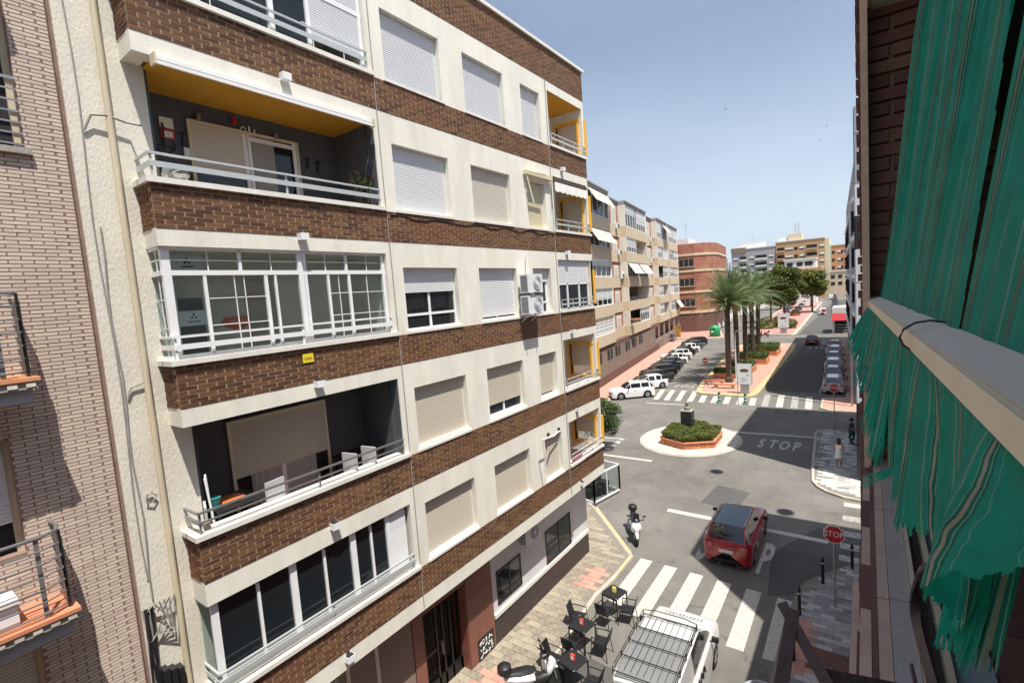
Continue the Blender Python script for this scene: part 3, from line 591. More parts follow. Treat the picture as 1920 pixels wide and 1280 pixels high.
# glazed loggias: storeys five, three and one
def glaze(k, posts, grid, transom, shut=None, curtain=False, sub=()):
    z0 = BAND[k][1] + .085; z1 = FASC[k]; x = FX - .09; W = M['pvc']; gname = 'glazed_gallery'; f = MB()
    f.box(x - .06, x, LY0 + .02, LY1, z0, z0 + .06, W).box(x - .06, x, LY0 + .02, LY1, z1 - .05, z1, W)
    f.box(-9.3, x - .06, LY0 + .02, LY0 + .07, z0, z0 + .06, W).box(-9.3, x - .06, LY0 + .02, LY0 + .07, z1 - .05, z1, W)
    for y, wd in posts: f.box(x - .07, x + .01, y - wd / 2, y + wd / 2, z0 + .06, z1 - .05, W)
    for y, wd, za, zb in sub: f.box(x - .055, x + .0, y - wd / 2, y + wd / 2, za, zb, W)
    if transom: f.box(x - .065, x + .005, LY0 + .02, LY1, transom - .04, transom + .04, W).box(-9.3, x - .06, LY0 + .02, LY0 + .07, transom - .04, transom + .04, W)
    if grid:
        for y in grid: f.box(x - .035, x - .02, y - .007, y + .007, transom, z1 - .05, W)
        f.box(x - .035, x - .02, LY0 + .1, LY1 - .05, (transom + z1) / 2 - .007, (transom + z1) / 2 + .007, W)
        for ya, yb in ((3.78, 4.75), (6.08, 6.54), (6.6, 7.44)):
            for z in (z0 + .5, z0 + .95): f.box(x - .035, x - .02, ya, yb, z - .007, z + .007, W)
            for q in ((.45, .62) if yb - ya > .9 else (.5,)): f.box(x - .035, x - .02, ya + (yb - ya) * q - .007, ya + (yb - ya) * q + .007, z0 + .06, transom, W)
        for z in ((transom + z1) / 2, z0 + .5, z0 + .95): f.box(-9.28, x - .05, LY0 + .035, LY0 + .045, z - .008, z + .008, W)
        f.box(-9.08, -9.06, LY0 + .035, LY0 + .045, z0 + .05, z1 - .05, W)
    o = f.build(gname, main); ysh = shut or LY1
    MB().box(x - .042, x - .038, LY0 + .05, ysh, z0 + .05, z1 - .05, M['glass_light' if k == 2 else 'glass']).box(-9.29, x - .05, LY0 + .047, LY0 + .051, z0 + .05, z1 - .05, M['glass_light']).build('pane', o)
    if shut:
        if k == 0: MB().box(x - .05, x - .01, shut, LY1 - .1, z0 + .06, z1 - .45, M['pvc']).build('blank_panel', o); slats(o, shut, LY1 - .1, z1 - .45, z1 - .05, x - .02, 'shutter_w', True)
        else: slats(o, shut, LY1 - .05, z0 + .25, z1 - .05, x - .02, 'shutter_w', True)
    if curtain:
        c = MB(); n = 70
        for i in range(n):
            a = LY0 + .3 + i * .042; c.quad((x - .3 + .03 * (i % 2), a, z0), (x - .3 + .03 * ((i + 1) % 2), a + .042, z0), (x - .3 + .03 * ((i + 1) % 2), a + .042, z1), (x - .3 + .03 * (i % 2), a, z1), M['curtain'])
        c.build('curtain', o)
    return o
g3 = glaze(2, [(3.2, .12), (5.47, .1), (5.56, .06), (7.48, .07)], [3.82, 4.35, 4.9, 6.03, 6.55, 7.05], 11.78, sub=[(4.34, .05, 11.8, 12.16), (6.52, .05, 11.8, 12.16), (3.74, .05, 10.45, 11.76), (4.77, .06, 10.45, 11.76), (4.95, .04, 10.45, 11.76), (6.06, .05, 10.45, 11.76), (6.56, .06, 10.45, 11.76)])
g5 = glaze(4, [(3.2, .12), (5.45, .1), (6.22, .08), (7.48, .07)], [3.8, 4.3, 4.75, 5.8], 17.3, shut=6.26, curtain=True)
g1 = glaze(0, [(3.22, .12), (4.62, .13), (5.97, .13), (6.9, .1)], None, None, shut=6.95, curtain=False, sub=[(3.96, .05, 4.9, 6.25), (5.29, .05, 4.9, 6.25), (6.44, .05, 4.9, 6.25)])
MB().box(FX - .15, FX - .1, 3.1, 6.9, 4.93, 4.97, M['rail']).build('inner_rail', main)
# furniture seen through the third-floor glazing
t = thing('storage_shelf', 'dark shelf unit behind the glass of the white-framed third-storey gallery', 'shelf', (-9.9, 3.6, 9.8)); MB().box(-10.15, -9.6, 3.45, 3.95, 9.8, 11.4, M['dark']).build('carcass', t)
for z in (10.35, 10.75, 11.1): MB().box(-9.6, -9.57, 3.45, 3.95, z, z + .03, M['pvc']).build('shelf', t)
tag(MB().lathe((-9.5, 4.45, 10.9), [(.05, -.12), (.22, -.05), (.27, .05), (.2, .12), (.05, .14)], paintmat('orange_plastic', (.62, .09, .02), .5), 14).build('hanging_lamp'), 'orange lamp bowl behind the third-storey gallery glass', 'lamp')
tag(MB().box(-10.19, -10.15, 5.0, 5.65, 9.8, 11.75, M['shutter_b']).build('inner_door'), 'closed grey slatted door inside the white-framed third-storey gallery', 'door')
# ---- right column loggias
for k in range(5):
    r = MB(); z0 = BAND[k][1] + .085; z1 = FASC[k]; zf = z0 - .62
    cm = M['ochre'] if k == 4 else P
    r.box(-10.29, -10.2, RY0, YE - .2, zf, z1 + .12, P).box(-10.2, FX - .285, RY0 - .1, RY0, zf, z1 + .1, P)
    r.box(-10.2, FX - .0, YE - .16, YE, zf if k != 2 else z0, z0 + .05, P)
    r.box(-10.2, FX - .29, RY0, YE - .16, z1 + .004, z1 + .1, cm).box(-10.2, FX - .29, RY0, YE - .16, zf - .05, zf, M['terracotta'])
    r.quad((FX - .02, RY0, z1 - .001), (FX - .02, YE, z1 - .001), (FX - .3, YE, z1 - .001), (FX - .3, RY0, z1 - .001), cm)
    # end wall with the yellow-framed side window
    r.box(-10.2, -9.95, YE - .16, YE, z0 + .05, z1, P).box(-9.95, FX, YE - .16, YE, z1 - .4, z1, P).box(-9.02 if k != 4 else -9.05, FX, YE - .16, YE, z0 + .05, z1 - .4, P)
    r.build('loggia_room', main)
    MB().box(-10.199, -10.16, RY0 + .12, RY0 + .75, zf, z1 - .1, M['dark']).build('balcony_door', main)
    yf = MB(); Y = M['yellow']; a, b_ = -9.95, -9.02
    yf.box(a - .05, b_ + .12, YE - .22, YE + .13, z1 - .42, z1 - .34, Y).box(b_, b_ + .07, YE - .24, YE + .12, z0 + .06, z1 - .42, Y).box(a - .05, a, YE - .22, YE + .12, z0 + .06, z1 - .42, Y).box(a, b_, YE - .2, YE + .12, z0 + .05, z0 + .12, Y)
    yo = yf.build('side_window', main); slats(yo, YE - .03, YE - .02, z0, z0, 0, 'shutter_c') if False else None
    s = MB(); n = 18; zb = z0 + .12 + (.35 if k in (0, 1) else 0)
    for i in range(n): za = zb + (z1 - .42 - zb) * i / n; s.box(a, b_, YE - .06, YE - .04 + .006 * (i % 2), za, za + (z1 - .42 - zb) / n, M['shutter_c'])
    s.build('shutter_slats', yo, kind='stuff'); MB().box(FX - .001, FX + .03, YE - .04, YE + .14, z0 + .1, z1 - .36, Y).build('yellow_fin', main)
    MB().bar((FX + .03, RY0 + .05, z0 + .36), (FX + .03, YE - .05, z0 + .36), .03, .03, M['rail']).build('top_rail', main); MB().bar((FX + .03, RY0 + .05, z0 + .2), (FX + .03, YE - .05, z0 + .2), .02, .06, M['rail']).build('middle_rail', main)
    for i in range(4): MB().bar((FX + .02, RY0 + .07 + i * .82, z0), (FX + .02, RY0 + .07 + i * .82, z0 + .35), .03, .02, M['rail']).build('rail_post', main)
# third floor right loggia closed with a glazed white frame and shutters
f = MB(); z0 = BAND[2][1] + .085; z1 = FASC[2]; x = FX - .09
for y in (15.24, 15.95, 16.85, 17.6): f.box(x - .05, x, y - .04, y + .04, z0, z1, M['pvc'])
f.box(x - .05, x, RY0, 17.7, z0, z0 + .06, M['pvc']).box(x - .05, x, RY0, 17.7, 11.3, 11.36, M['pvc'])
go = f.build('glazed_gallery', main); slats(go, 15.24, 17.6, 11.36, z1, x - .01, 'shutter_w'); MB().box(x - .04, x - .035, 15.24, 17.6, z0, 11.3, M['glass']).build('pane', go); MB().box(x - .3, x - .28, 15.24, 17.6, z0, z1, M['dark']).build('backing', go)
# ---- ground floor
G = MB(); G.box(-9.64, -9.6, 11.15, 17.6, 1.12, 3.58, M['greywall']); G.box(-10.28, -9.6, 17.59, 17.62, .12, 3.58, M['greywall'])
G.build('ground_floor_wall', main)
MB().box(-9.63, -9.53, 11.16, 17.61, .99, 1.12, M['sill']).build('ledge', main)
ud = unit_box(M['dado'], 'dado_tile')
for i in range(13):
    for j in range(2): inst('dado_tile', ud, main, (-9.6, 11.16 + .248 + i * .496, .345 + j * .43), (.05, .488, .422))
ug = unit_box(M['granite'], 'granite_slab')
for i in range(3): # portal cladding
    for j in range(6):
        y = 9.95 + i * .4; z = .36 + j * .56
        if z < 3.5: inst('granite_slab', ug, main, (-9.6, y + .2, z), (.05, .39, .552))
for j in range(6): inst('granite_slab', ug, main, (-9.6, 8.06, .36 + j * .56), (.05, .36, .552))
for i in range(3): inst('granite_slab', ug, main, (-9.6, 8.5 + i * .56, 3.14), (.05, .555, .62))
MB().box(-9.75, -9.62, 11.13, 11.16, .1, 3.58, M['greywall']).build('portal_edge', main)
MB().box(-10.15, -9.6, 9.92, 9.95, .12, 2.9, M['granite']).build('portal_reveal', main); MB().box(-10.15, -9.6, 8.24, 8.27, .12, 2.9, M['granite']).build('portal_reveal', main)
dr = MB().box(-10.2, -10.14, 8.27, 9.92, .12, 2.85, M['dark']); I = M['iron']
for y in (8.3, 8.95, 9.2, 9.5, 9.86): dr.box(-9.92, -9.86, y - .035, y + .035, .12, 2.85, I)
dr.box(-9.92, -9.86, 8.27, 9.92, 2.78, 2.85, I).box(-9.92, -9.86, 8.27, 9.92, .12, .5, I).box(-9.91, -9.87, 8.3, 8.95, 1.3, 1.4, I); do = dr.build('entrance_door', main)
gr = MB()
for i in range(7): gr.bar((-9.89, 8.37 + i * .09, .5), (-9.89, 8.37 + i * .09, 2.6), .016, .016, M['iron'])
for z in (.75, 1.9, 2.45):
    for i in range(3): gr.tube([(-9.88, 8.45 + i * .19 + .085 * math.cos(t * .7), z + .085 * math.sin(t * .7)) for t in range(10)], .012, M['iron'], 5)
gr.build('scroll_grille', do); MB().box(-9.87, -9.8, 9.08, 9.1, 1.1, 1.5, M['steel']).build('handle', do)
G = MB().box(-9.66, -9.6, 3.1, 7.86, .12, 3.58, M['brown_render'])
for y in (4.6, 5.9, 6.7): G.box(-9.62, -9.57, y, y + .09, .12, 3.58, M['shutter_b'])
G.build('shop_shutter_panels', main); MB().box(-9.6, -9.585, 3.5, 5.7, .6, 2.9, M['grey_far']).build('shop_panel', main)
def gwin(y0, y1, z0, z1, inner=None):
    f = MB().box(-9.7, -9.605, y0, y1, z0, z1, M['dark'])
    for a, b_, c, d in ((y0, y1, z0, z0 + .06), (y0, y1, z1 - .06, z1), (y0, y0 + .06, z0, z1), (y1 - .06, y1, z0, z1), ((y0 + y1) / 2 - .03, (y0 + y1) / 2 + .03, z0, z1)): f.box(-9.61, -9.575, a, b_, c, d, M['black'])
    o = f.build('shop_window', main); MB().box(-9.595, -9.59, y0 + .05, y1 - .05, z0 + .05, z1 - .05, M['glass']).build('pane', o)
gwin(11.4, 12.75, 1.3, 2.4); gwin(14.35, 16.2, 1.16, 2.42)
pn = MB().box(-9.58, -9.56, 10.28, 11.04, .12, .8, M['black']).build('cabinet_panel', main)
gf = MB(); RG = random.Random(4)
for row in range(3):
    for i in range(5):
        y = 10.36 + i * .13; z = .66 - row * .19; gf.tube([(-9.553, y + RG.uniform(-.03, .09), z + RG.uniform(-.08, .08)) for _ in range(5)], .011, M['white'], 4)
gf.build('white_scribble_tag', pn)
# ---- boundary strip and drain pipe between the two blocks
st = thing('party_wall_strip', 'rough cream plaster strip of wall with cables between the pale brick house and the striped block', 'wall', (-9.4, 2.6, 0))
MB().box(-11, -9.3, 2.36, 2.90, 0, 21, M['rough_plaster']).build('wall', st)
MB().box(-11, -9.35, 2.30, 2.36, 0, 21, M['dark_mortar']).build('shadow_joint', st)
tag(MB().tube([(-9.22, 2.84, 0), (-9.22, 2.84, 21)], .045, M['cream_pipe'], 12).build('drain_pipe', smooth=60), 'full-height cream drain pipe on the left edge of the striped block', 'pipe')
cb = thing('cable_bundle', 'grey cables running down the rough plaster strip left of the drain pipe', 'cables', (-9.28, 2.6, 5))
MB().tube([(-9.285, 2.50 + .025 * math.sin(i * .9), 20 - i * .62) for i in range(22)], .011, M['cable'], 5).build('cable', cb)
MB().tube([(-9.28, 2.54 + .02 * math.sin(i * 1.3 + 1), 12.5 - i * .45) for i in range(14)], .013, M['cable'], 5).build('cable', cb)
MB().tube([(-9.27, 2.62, 8.3 + .0), (-9.25, 2.70, 8.36), (-9.25, 2.76, 8.28), (-9.25, 2.7, 8.18), (-9.26, 2.62, 8.2), (-9.25, 2.64, 8.34), (-9.24, 2.74, 8.32)], .012, M['cable'], 5).build('cable_loop', cb)
MB().tube([(-9.27, 2.53, 13.9), (-9.22, 2.62, 14.12), (-9.2, 2.8, 14.15), (-9.2, 3.05, 14.1), (-8.9, 3.12, 14.0)], .018, M['cable'], 6).build('conduit', cb)
MB().tube([(-9.27, 2.58, 9.9), (-9.26, 2.64, 10.05), (-9.25, 2.8, 10.1)], .014, M['cable'], 6).build('conduit', cb)
for i in range(9): MB().tube([(-9.26 + .01 * (i % 3), 2.37 + i * .012 + .03 * math.sin(j + i), 6.55 - j * .45) for j in range(9)], .016, M['black'] if i % 3 else M['cable'], 5).build('cable', cb)
for i in range(5): MB().tube([(-9.24, 2.42 + .07 * i, 6.5 - .03 * i), (-9.16, 2.5 + .07 * i, 6.62), (-9.18, 2.62 + .03 * i, 6.4 - .1 * i), (-9.22, 2.5, 6.1), (-9.24, 2.42, 6.0)], .014, M['cable'], 5).build('cable_loop', cb)
jb = thing('junction_box', 'black cable junction boxes on the plaster strip near the bottom left', 'junction box', (-9.25, 2.62, 5.2))
for i in range(3): MB().box(-9.3, -9.12, 2.49 + i * .1, 2.57 + i * .1, 4.95 - .05 * i, 5.5 - .05 * i, M['black']).build('splice_box', jb)
for i in range(5): MB().tube([(-9.15, 2.5 + i * .06, 4.95), (-9.17, 2.52 + i * .07, 4.4), (-9.22, 2.5 + i * .08, 3.6)], .012, M['black'], 5).build('cable', jb)
# ================================================================ pale brick house on the left
cr = thing('brick_house', 'pale pink brick house with rounded balconies at the left edge', 'house', (-9.4, 0, 0))
CX = -9.3; OPN = [(.1, 1.22, 5.0, 6.85), (.1, 1.24, 8.05, 9.62), (.1, 1.24, 10.9, 12.4), (.1, 1.86, 13.5, 16.1)]
ys = -3.0; mw = MB(); zc = [3.0] + [v for o in OPN for v in o[2:]] + [21]
lev = [(3.0, 5.0), (6.85, 8.05), (9.62, 10.9), (12.4, 13.5), (16.1, 21)]
for a, b in lev: mw.box(CX - .3, CX - .006, ys, 2.3, a, b, M['dark_mortar'])
for y0, y1, a, b in OPN: mw.box(CX - .3, CX - .006, y1, 2.3, a, b, M['dark_mortar']).box(CX - .3, CX - .006, ys, y0 - .0, a, b, M['dark_mortar'])
mw.box(-20, CX - .31, -6, 2.29, 0, 21, M['dark_mortar']).box(CX - .3, CX - .006, ys, 2.3, 0, 3, M['dark_mortar']); mw.build('wall', cr)
bl = []; h = .0525; z = 3.2; r = 0
while z < 17.2:
    y = 2.29 - (.0 if r % 2 else .13)
    if not r % 2: bl.append((2.24, z, .10))
    while y > -.3:
        a = y - .25; b = y; skip = False
        for y0, y1, za, zb in OPN:
            if za - .02 < z < zb + .02:
                if a < y1 - .02: a = max(a, y1)
        if b - a > .04: bl.append(((a + b) / 2, z, b - a - .009))
        else: break
        if a > y - .249: break
        y -= .26
    z += h; r += 1
ubp = unit_box(M['pink_brick'], 'brick'); bl.sort(key=lambda q: abs(q[1] - 10.5) + max(0, (1.0 - q[0])) * 8); rest = MB(); RB = random.Random(5)
for i, (y, z, l) in enumerate(bl):
    d = RB.uniform(-.001, .002)
    if i < 300: inst('brick', ubp, cr, (CX - .013 + d, y, z), (.02, l, h - .013))
    else: rest.box(CX - .023 + d, CX - .003 + d, y - l / 2, y + l / 2, z - h / 2 + .0065, z + h / 2 - .0065, M['pink_brick'])
rest.build('brickwork', cr, kind='stuff')
# openings: shutters, frames
for k, (y0, y1, za, zb) in enumerate(OPN):
    x = CX - .14; f = MB().box(x - .05, x, y1 - .07, y1, za, zb, M['cream_pipe']).box(x - .06, x - .05, y0 - .6, y1, za, zb, M['dark']); o = f.build('window', cr)
    zs = {0: zb - 1.75, 1: zb - 1.15, 2: zb - 1.5, 3: zb - .95}[k]
    slats(o, y0 - .6, y1 - .07, max(zs, za), zb, x - .005, 'shutter_w' if k == 1 else 'shutter_c', True, .05)
    if k < 3:
        for i in range(5): MB().box(CX - .02, CX + .012, y1 - .15 - i * .1, y1 - .06 - i * .1, zb, zb + .22, M['pink_brick']).build('lintel_brick', cr)
# rounded balconies
def balcony(zs, yr, pr, name='balcony', n=7, panel=True, hgt=1.12):
    x0 = CX; o = MB(); ya = -1.6
    sl_ = [(x0, ya), (x0 + pr, ya)] + [(x0 + pr, yr), (x0, yr)]
    b = MB().prism(sl_, zs, zs + .05, M['terracotta']).build(name, cr)
    MB().prism([(x0, ya), (x0 + pr - .03, ya), (x0 + pr - .03, yr - .03), (x0, yr - .03)], zs - .10, zs, M['stone']).build('slab', b)
    MB().prism([(x0, ya), (x0 + pr - .10, ya), (x0 + pr - .10, yr - .08), (x0, yr - .08)], zs - .28, zs - .105, M['panel_g']).build('soffit_band', b)
    for i in range(14): MB().box(x0 + pr - .03, x0 + pr - .012, yr - .14 - i * .17, yr - .05 - i * .17, zs - .075, zs - .02, M['tile_w']).build('edge_tile', b)
    def path(t, off=0): # plan curve of the rails, bulging
        q = [(x0, yr - .05), (x0 + pr * .5, yr - .05), (x0 + pr - .15, yr - .1), (x0 + pr - .05, yr - .3), (x0 + pr - .05, ya)]
        return q
    for i in range(n):
        z = zs + .12 + (hgt - .12) * i / (n - 1); w_ = .06 * math.sin(i / (n - 1) * math.pi); q = path(0)
        MB().tube([(x0 + .02, yr - .06, z)] + [(x + (w_ if j > 1 else 0), y, z) for j, (x, y) in enumerate(q)][1:], .022 if i == n - 1 else .011, M['steel'], 6).build('balcony_rail', b, smooth=60)
    for y in (yr - .32, yr - 1.15): MB().bar((x0 + pr - .07, y, zs + .05), (x0 + pr - .06, y, zs + hgt), .05, .012, M['steel']).build('rail_post', b)
    if panel:
        MB().box(x0 + .25, x0 + pr - .12, yr - .075, yr - .06, zs + .08, zs + hgt - .1, M['panel_d']).build('side_panel', b); MB().bar((x0 + pr - .15, yr - .08, zs + .05), (x0 + pr - .15, yr - .08, zs + hgt), .03, .03, M['black']).build('panel_post', b)
    return b
balcony(7.28, 1.55, .75); balcony(10.40, 1.52, .72); balcony(4.38, 1.5, .75, panel=True)
balcony(15.9 + .7, 1.6, .7)
for i in range(7): MB().bar((CX + .02, -.5, 13.55 + i * .145), (CX + .02, 1.86, 13.55 + i * .145), .014, .022 if i < 6 else .04, M['steel']).build('window_rail', cr)
MB().box(CX - .02, CX + .07, -.6, 1.92, 13.42, 13.5, M['stone']).build('window_sill', cr)
pt = thing('agave_pot', 'spiky green agave in an orange pot on the rounded balcony of the pale brick house', 'potted plant', (-8.95, .95, 10.45))
MB().lathe((-8.95, .95, 10.45), [(.11, 0), (.15, .2), (.16, .22)], M['terracotta'], 14).build('pot', pt)
a = MB()
for i in range(16):
    t = i * 2.4; e = .25 + .5 * (i % 3) / 2; d = Vector((math.cos(t), math.sin(t), 0)); p = Vector((-8.95, .95, 10.66)); q = p + d * .16 + Vector((0, 0, .2 * e + .12)); r_ = p + d * .36 + Vector((0, 0, .3 * e + .14)); s_ = d.cross(Vector((0, 0, 1))) * .028
    a.add([p - s_, p + s_, q + s_ * .8, r_, q - s_ * .8], [(0, 1, 2, 3, 4)], M['leaf2'])
a.build('leaves', pt, smooth=None)
tag(MB().box(-9.2, -8.75, .55, 1.0, 7.33, 7.62, M['panel_w']).box(-9.22, -8.73, .53, 1.02, 7.62, 7.66, M['white']).build('storage_box'), 'white storage box on the lower terracotta balcony of the pale brick house', 'box')
# ================================================================ beige stepped block down the street
bb = thing('beige_apartment_block', 'beige block with stepped bays and red brick walls beyond the striped block', 'apartment building', bw(22, -4))
def bp(mb, s0, s1, t0, t1, z0, z1, m):
    c = [bw(s0, t0, z0), bw(s1, t0, z0), bw(s1, t1, z0), bw(s0, t1, z0), bw(s0, t0, z1), bw(s1, t0, z1), bw(s1, t1, z1), bw(s0, t1, z1)]
    return mb.add(c, [(0, 1, 2, 3), (4, 7, 6, 5), (0, 4, 5, 1), (1, 5, 6, 2), (2, 6, 7, 3), (3, 7, 4, 0)], m)
BZ = [(4.55, 5.85), (7.9, 9.2), (11.2, 12.55), (14.6, 15.98), (18.0, 19.45)]; S0, S1 = -12, 57
segs = [(-12, 5.0, 0), (5.0, 12.6, -1), (12.6, 26, 0), (26, 34.5, -1), (34.5, 44.5, 0), (44.5, 46, -1), (46, 57, 0)]
core = MB(); bp(core, S0, S1, -12, -1.9, 0, 22.3, M['redbrick']); core.build('core', bb)
wl = MB(); pf = MB(); RBX = random.Random(9)
for (a, b, st) in segs:
    t1 = 0 if st == 0 else -.9
    for (z0, z1) in BZ:
        bp(pf, a, b, -1.9, t1, z0, z1, M['beige'])
    bp(wl, a, b, -2.2, t1 - .05, 22.35, 22.7, M['stone']); bp(wl, a, b, -2.2, t1 + .1, 22.7, 22.85, M['grey_far'])
pf.build('parapets', bb); wl.build('eaves', bb)
gw = MB(); bp(gw, S0, 22, -1.8, -.2, 0, 4.0, M['brown_render']); bp(gw, 22, S1, -1.8, -.2, 0, 1.6, M['brown_render']); bp(gw, 22, 30, -1.8, -.18, 1.6, 4.0, M['brown_render']); bp(gw, S0, S1, -1.85, -.19, 4.0, 4.55, M['dark_red']); gw.build('ground_floor', bb)
bp(MB(), S0, 34, -.2, -.12, 0, 1.1, M['dark_red']).build('plinth', bb)
for s in (33, 38, 43.5, 49, 55): bp(MB(), s, s + .5, -.3, -.1, 0, 4.2, M['stone']).build('pillar', bb)
for s in (-3, 1.5, 5, 10, 14, 18): 
    f = bp(MB(), s, s + 2.2, -.21, -.17, 2.7, 3.9, M['dark']); o = f.build('window', bb); bp(MB(), s + 1.05, s + 1.15, -.17, -.14, 2.7, 3.9, M['stone']).build('frame', o)
tops = [7.9, 11.2, 14.6, 18.0, 22.3]
for fi, (z0, z1) in enumerate(BZ):
    zt = tops[fi]
    for (a, b, st) in segs:
        if st == 0:
            n = 2 if b - a > 8 else 1; L_ = (b - a) / n
            for i in range(n):
                s0 = a + i * L_ + .35; s1 = a + (i + 1) * L_ - .35
                if s1 < -2: continue
                kind = RBX.choice(['sh', 'sh', 'open', 'gl', 'sh', 'aw', 'open', 'gl']); t = -.12
                if kind == 'open':
                    o = bp(MB(), s0, s1, -1.85, -1.8, z1, zt, M['dark_red']).build('balcony_recess', bb); bp(MB(), s0 + 1, s0 + 2.6, -1.8, -1.74, z1 - .3, zt - .7, M['dark']).build('door', o)
                    for q in range(3): bp(MB(), s0, s1, -.1, -.06, z1 + .15 + q * .18, z1 + .19 + q * .18, M['steel']).build('balcony_rail', o)
                else:
                    o = bp(MB(), s0, s1, t - .12, t - .08, z1, zt, M['glass']).build('enclosed_balcony', bb); bp(MB(), s0, s1, -1.75, -1.7, z1, zt, M['curtain_d']).build('interior', o)
                    fr = MB(); nn = 4
                    for q in range(nn + 1): bp(fr, s0 + (s1 - s0 - .08) * q / nn, s0 + (s1 - s0 - .08) * q / nn + .1, t - .07, t, z1, zt, M['pvc'])
                    bp(fr, s0, s1, t - .07, t - .001, zt - .15, zt, M['pvc']); bp(fr, s0, s1, t - .07, t - .001, z1, z1 + .12, M['pvc']); fr.build('frame', o)
                    if kind in ('sh', 'gl'):
                        k2 = MB(); zz = z1 + (zt - z1) * RBX.choice([.35, .45, .0, .6]); n2 = 10
                        for q in range(n2): bp(k2, s0 + .08, s1 - .08, t - .05, t - .03 + .02 * (q % 2), zz + (zt - .15 - zz) * q / n2, zz + (zt - .15 - zz) * (q + 1) / n2, M['shutter_w' if RBX.random() < .6 else 'shutter_c'])
                        k2.build('shutter', o)
                    else:
                        c = [bw(s0, .02, zt - .15), bw(s1, .02, zt - .15), bw(s1, .95, zt - 1.6), bw(s0, .95, zt - 1.6)]; c2 = [(x, y, z - .04) for x, y, z in c]
                        tag(MB().add(c + c2, [(0, 1, 2, 3), (7, 6, 5, 4), (3, 2, 6, 7), (0, 3, 7, 4), (1, 5, 6, 2)], M['shutter_c']).build('balcony_awning'), 'cream blind on the %s storey, %s half of the %s bay, beige block' % (('lowest', 'second', 'middle', 'fourth', 'top')[fi], ('near', 'far')[i], {-12: 'first', 12.6: 'second', 34.5: 'third', 46: 'last'}[a]), 'awning', 'cream blinds on the beige stepped block')
                # return wall
            bp(MB(), a, a + .3, -1.9, -.02, z1, zt, M['plaster']).build('side_pier', bb); bp(MB(), b - .3, b, -1.9, -.02, z1, zt, M['plaster']).build('side_pier', bb)
        elif b - a > 3:
            bp(MB(), a, b, -1.9, -1.0, z1, zt, M['redbrick']).build('recessed_wall', bb)
            for q, (u0, u1) in enumerate(((.12, .34), (.55, .85))):
                s0 = a + (b - a) * u0; s1 = a + (b - a) * u1
                o = bp(MB(), s0, s1, -1.0, -.93, z1 + .02, zt - .45, M['plaster']).build('window', bb); bp(MB(), s0 + .25, s1 - .25, -.94, -.91, z1 + .1, zt - .7, M['shutter_c' if q else 'shutter_b']).build('shutter', o)
for s, z, lb in ((11.5, 15.6, 'on the second floor from the top, nearer recess'), (11.0, 19.0, 'on the top floor, nearer recess'), (33, 15.2, 'on the second floor from the top, farther recess'), (12.2, 12.4, 'on the middle floor, nearer recess'), (33, 18.7, 'on the top floor, farther recess')):
    o = thing('condenser_unit', 'grey cooling unit %s of the beige block' % lb, 'air conditioner', bw(s, -.5, z), group='cooling units on the beige stepped block')
    bp(MB(), s - .45, s + .45, -.85, -.5, z, z + .7, M['panel_w']).build('casing', o); bp(MB(), s - .3, s + .3, -.5, -.47, z + .1, z + .6, M['black']).build('fan', o)
tag(MB().lathe(bw(13.2, .55, 6.5), [(.05, 0), (.5, .1), (.75, .28), (.72, .3)], paintmat('terracotta_dish', (.6, .25, .12), .6), 16).build('satellite_dish'), 'orange round dish on the lowest balcony of the beige stepped block', 'satellite dish')
# ================================================================ red brick corner building
rd = thing('red_brick_building', 'bare red brick building with a rounded corner behind the palms', 'building', (-33, 122, 0))
rp = [(-40, 112), (-36.6, 113), (-31.2, 114.6), (-29.3, 116), (-28.2, 118.5), (-27.9, 122), (-30, 140), (-44, 140)]
RZ = [(0, 4.3, 'dark_red'), (4.3, 4.9, 'beige'), (4.9, 8.9, 'redbrick'), (8.9, 9.4, 'beige'), (9.4, 13.6, 'redbrick'), (13.6, 14.1, 'beige'), (14.1, 17.2, 'redbrick'), (17.2, 17.7, 'beige'), (17.7, 19.9, 'redbrick')]
for z0, z1, m in RZ: MB().prism(shrink(rp, -.15) if m == 'beige' else rp, z0, z1, M[m]).build('band' if m == 'beige' else 'wall', rd)
for z in (5.9, 10.5, 14.8):
    a = Vector((-34.4, 113.55, z)); b = Vector((-31.4, 114.5, z)); d = (b - a); n_ = Vector((d.y, -d.x, 0)).normalized()
    o = MB().obox((a + b) / 2 + Vector((0, 0, .85)) + n_ * .03, d / 2, n_ * .05, (0, 0, .85), M['dark']).build('window', rd)
    for q in (.0, .33, .66, 1): p = a + d * q; MB().obox(p + Vector((0, 0, .85)) + n_ * .1, d.normalized() * .05, n_ * .03, (0, 0, .85), M['stone']).build('mullion', o)
    MB().obox((a + b) / 2 + n_ * .1 - Vector((0, 0, .06)), d * .53, n_ * .1, (0, 0, .07), M['beige']).build('sill', o)
MB().box(-38, -34, 120, 126, 19.9, 21.6, M['white_far']).build('stair_house', rd); MB().bar((-35, 122, 21.6), (-35, 122, 25.5), .06, .06, M['steel']).bar((-35.8, 122, 24.8), (-34.2, 122, 24.8), .04, .04, M['steel']).build('aerial', rd)
gfw = thing('graffiti_wall', 'low yellow wall with scribbled lettering at the foot of the red brick building', 'wall', (-34.5, 104, 0))
MB().box(-39, -31.5, 103, 103.3, 0, 2.6, mat('graffiti_yellow', (.45, .25, .06), .9, .3, .8, dirt=(.15, .06, .04), dscale=.9, damt=.9)).build('wall', gfw)
sc_ = MB(); RG = random.Random(2)
for i in range(7): sc_.tube([(-38.4 + i * .95 + RG.uniform(-.3, .5), 102.95, 1.3 + RG.uniform(-.8, .9)) for _ in range(6)], .06, M['signyellow'] if i % 2 else M['redbrick'], 4)
sc_.build('scribble', gfw)
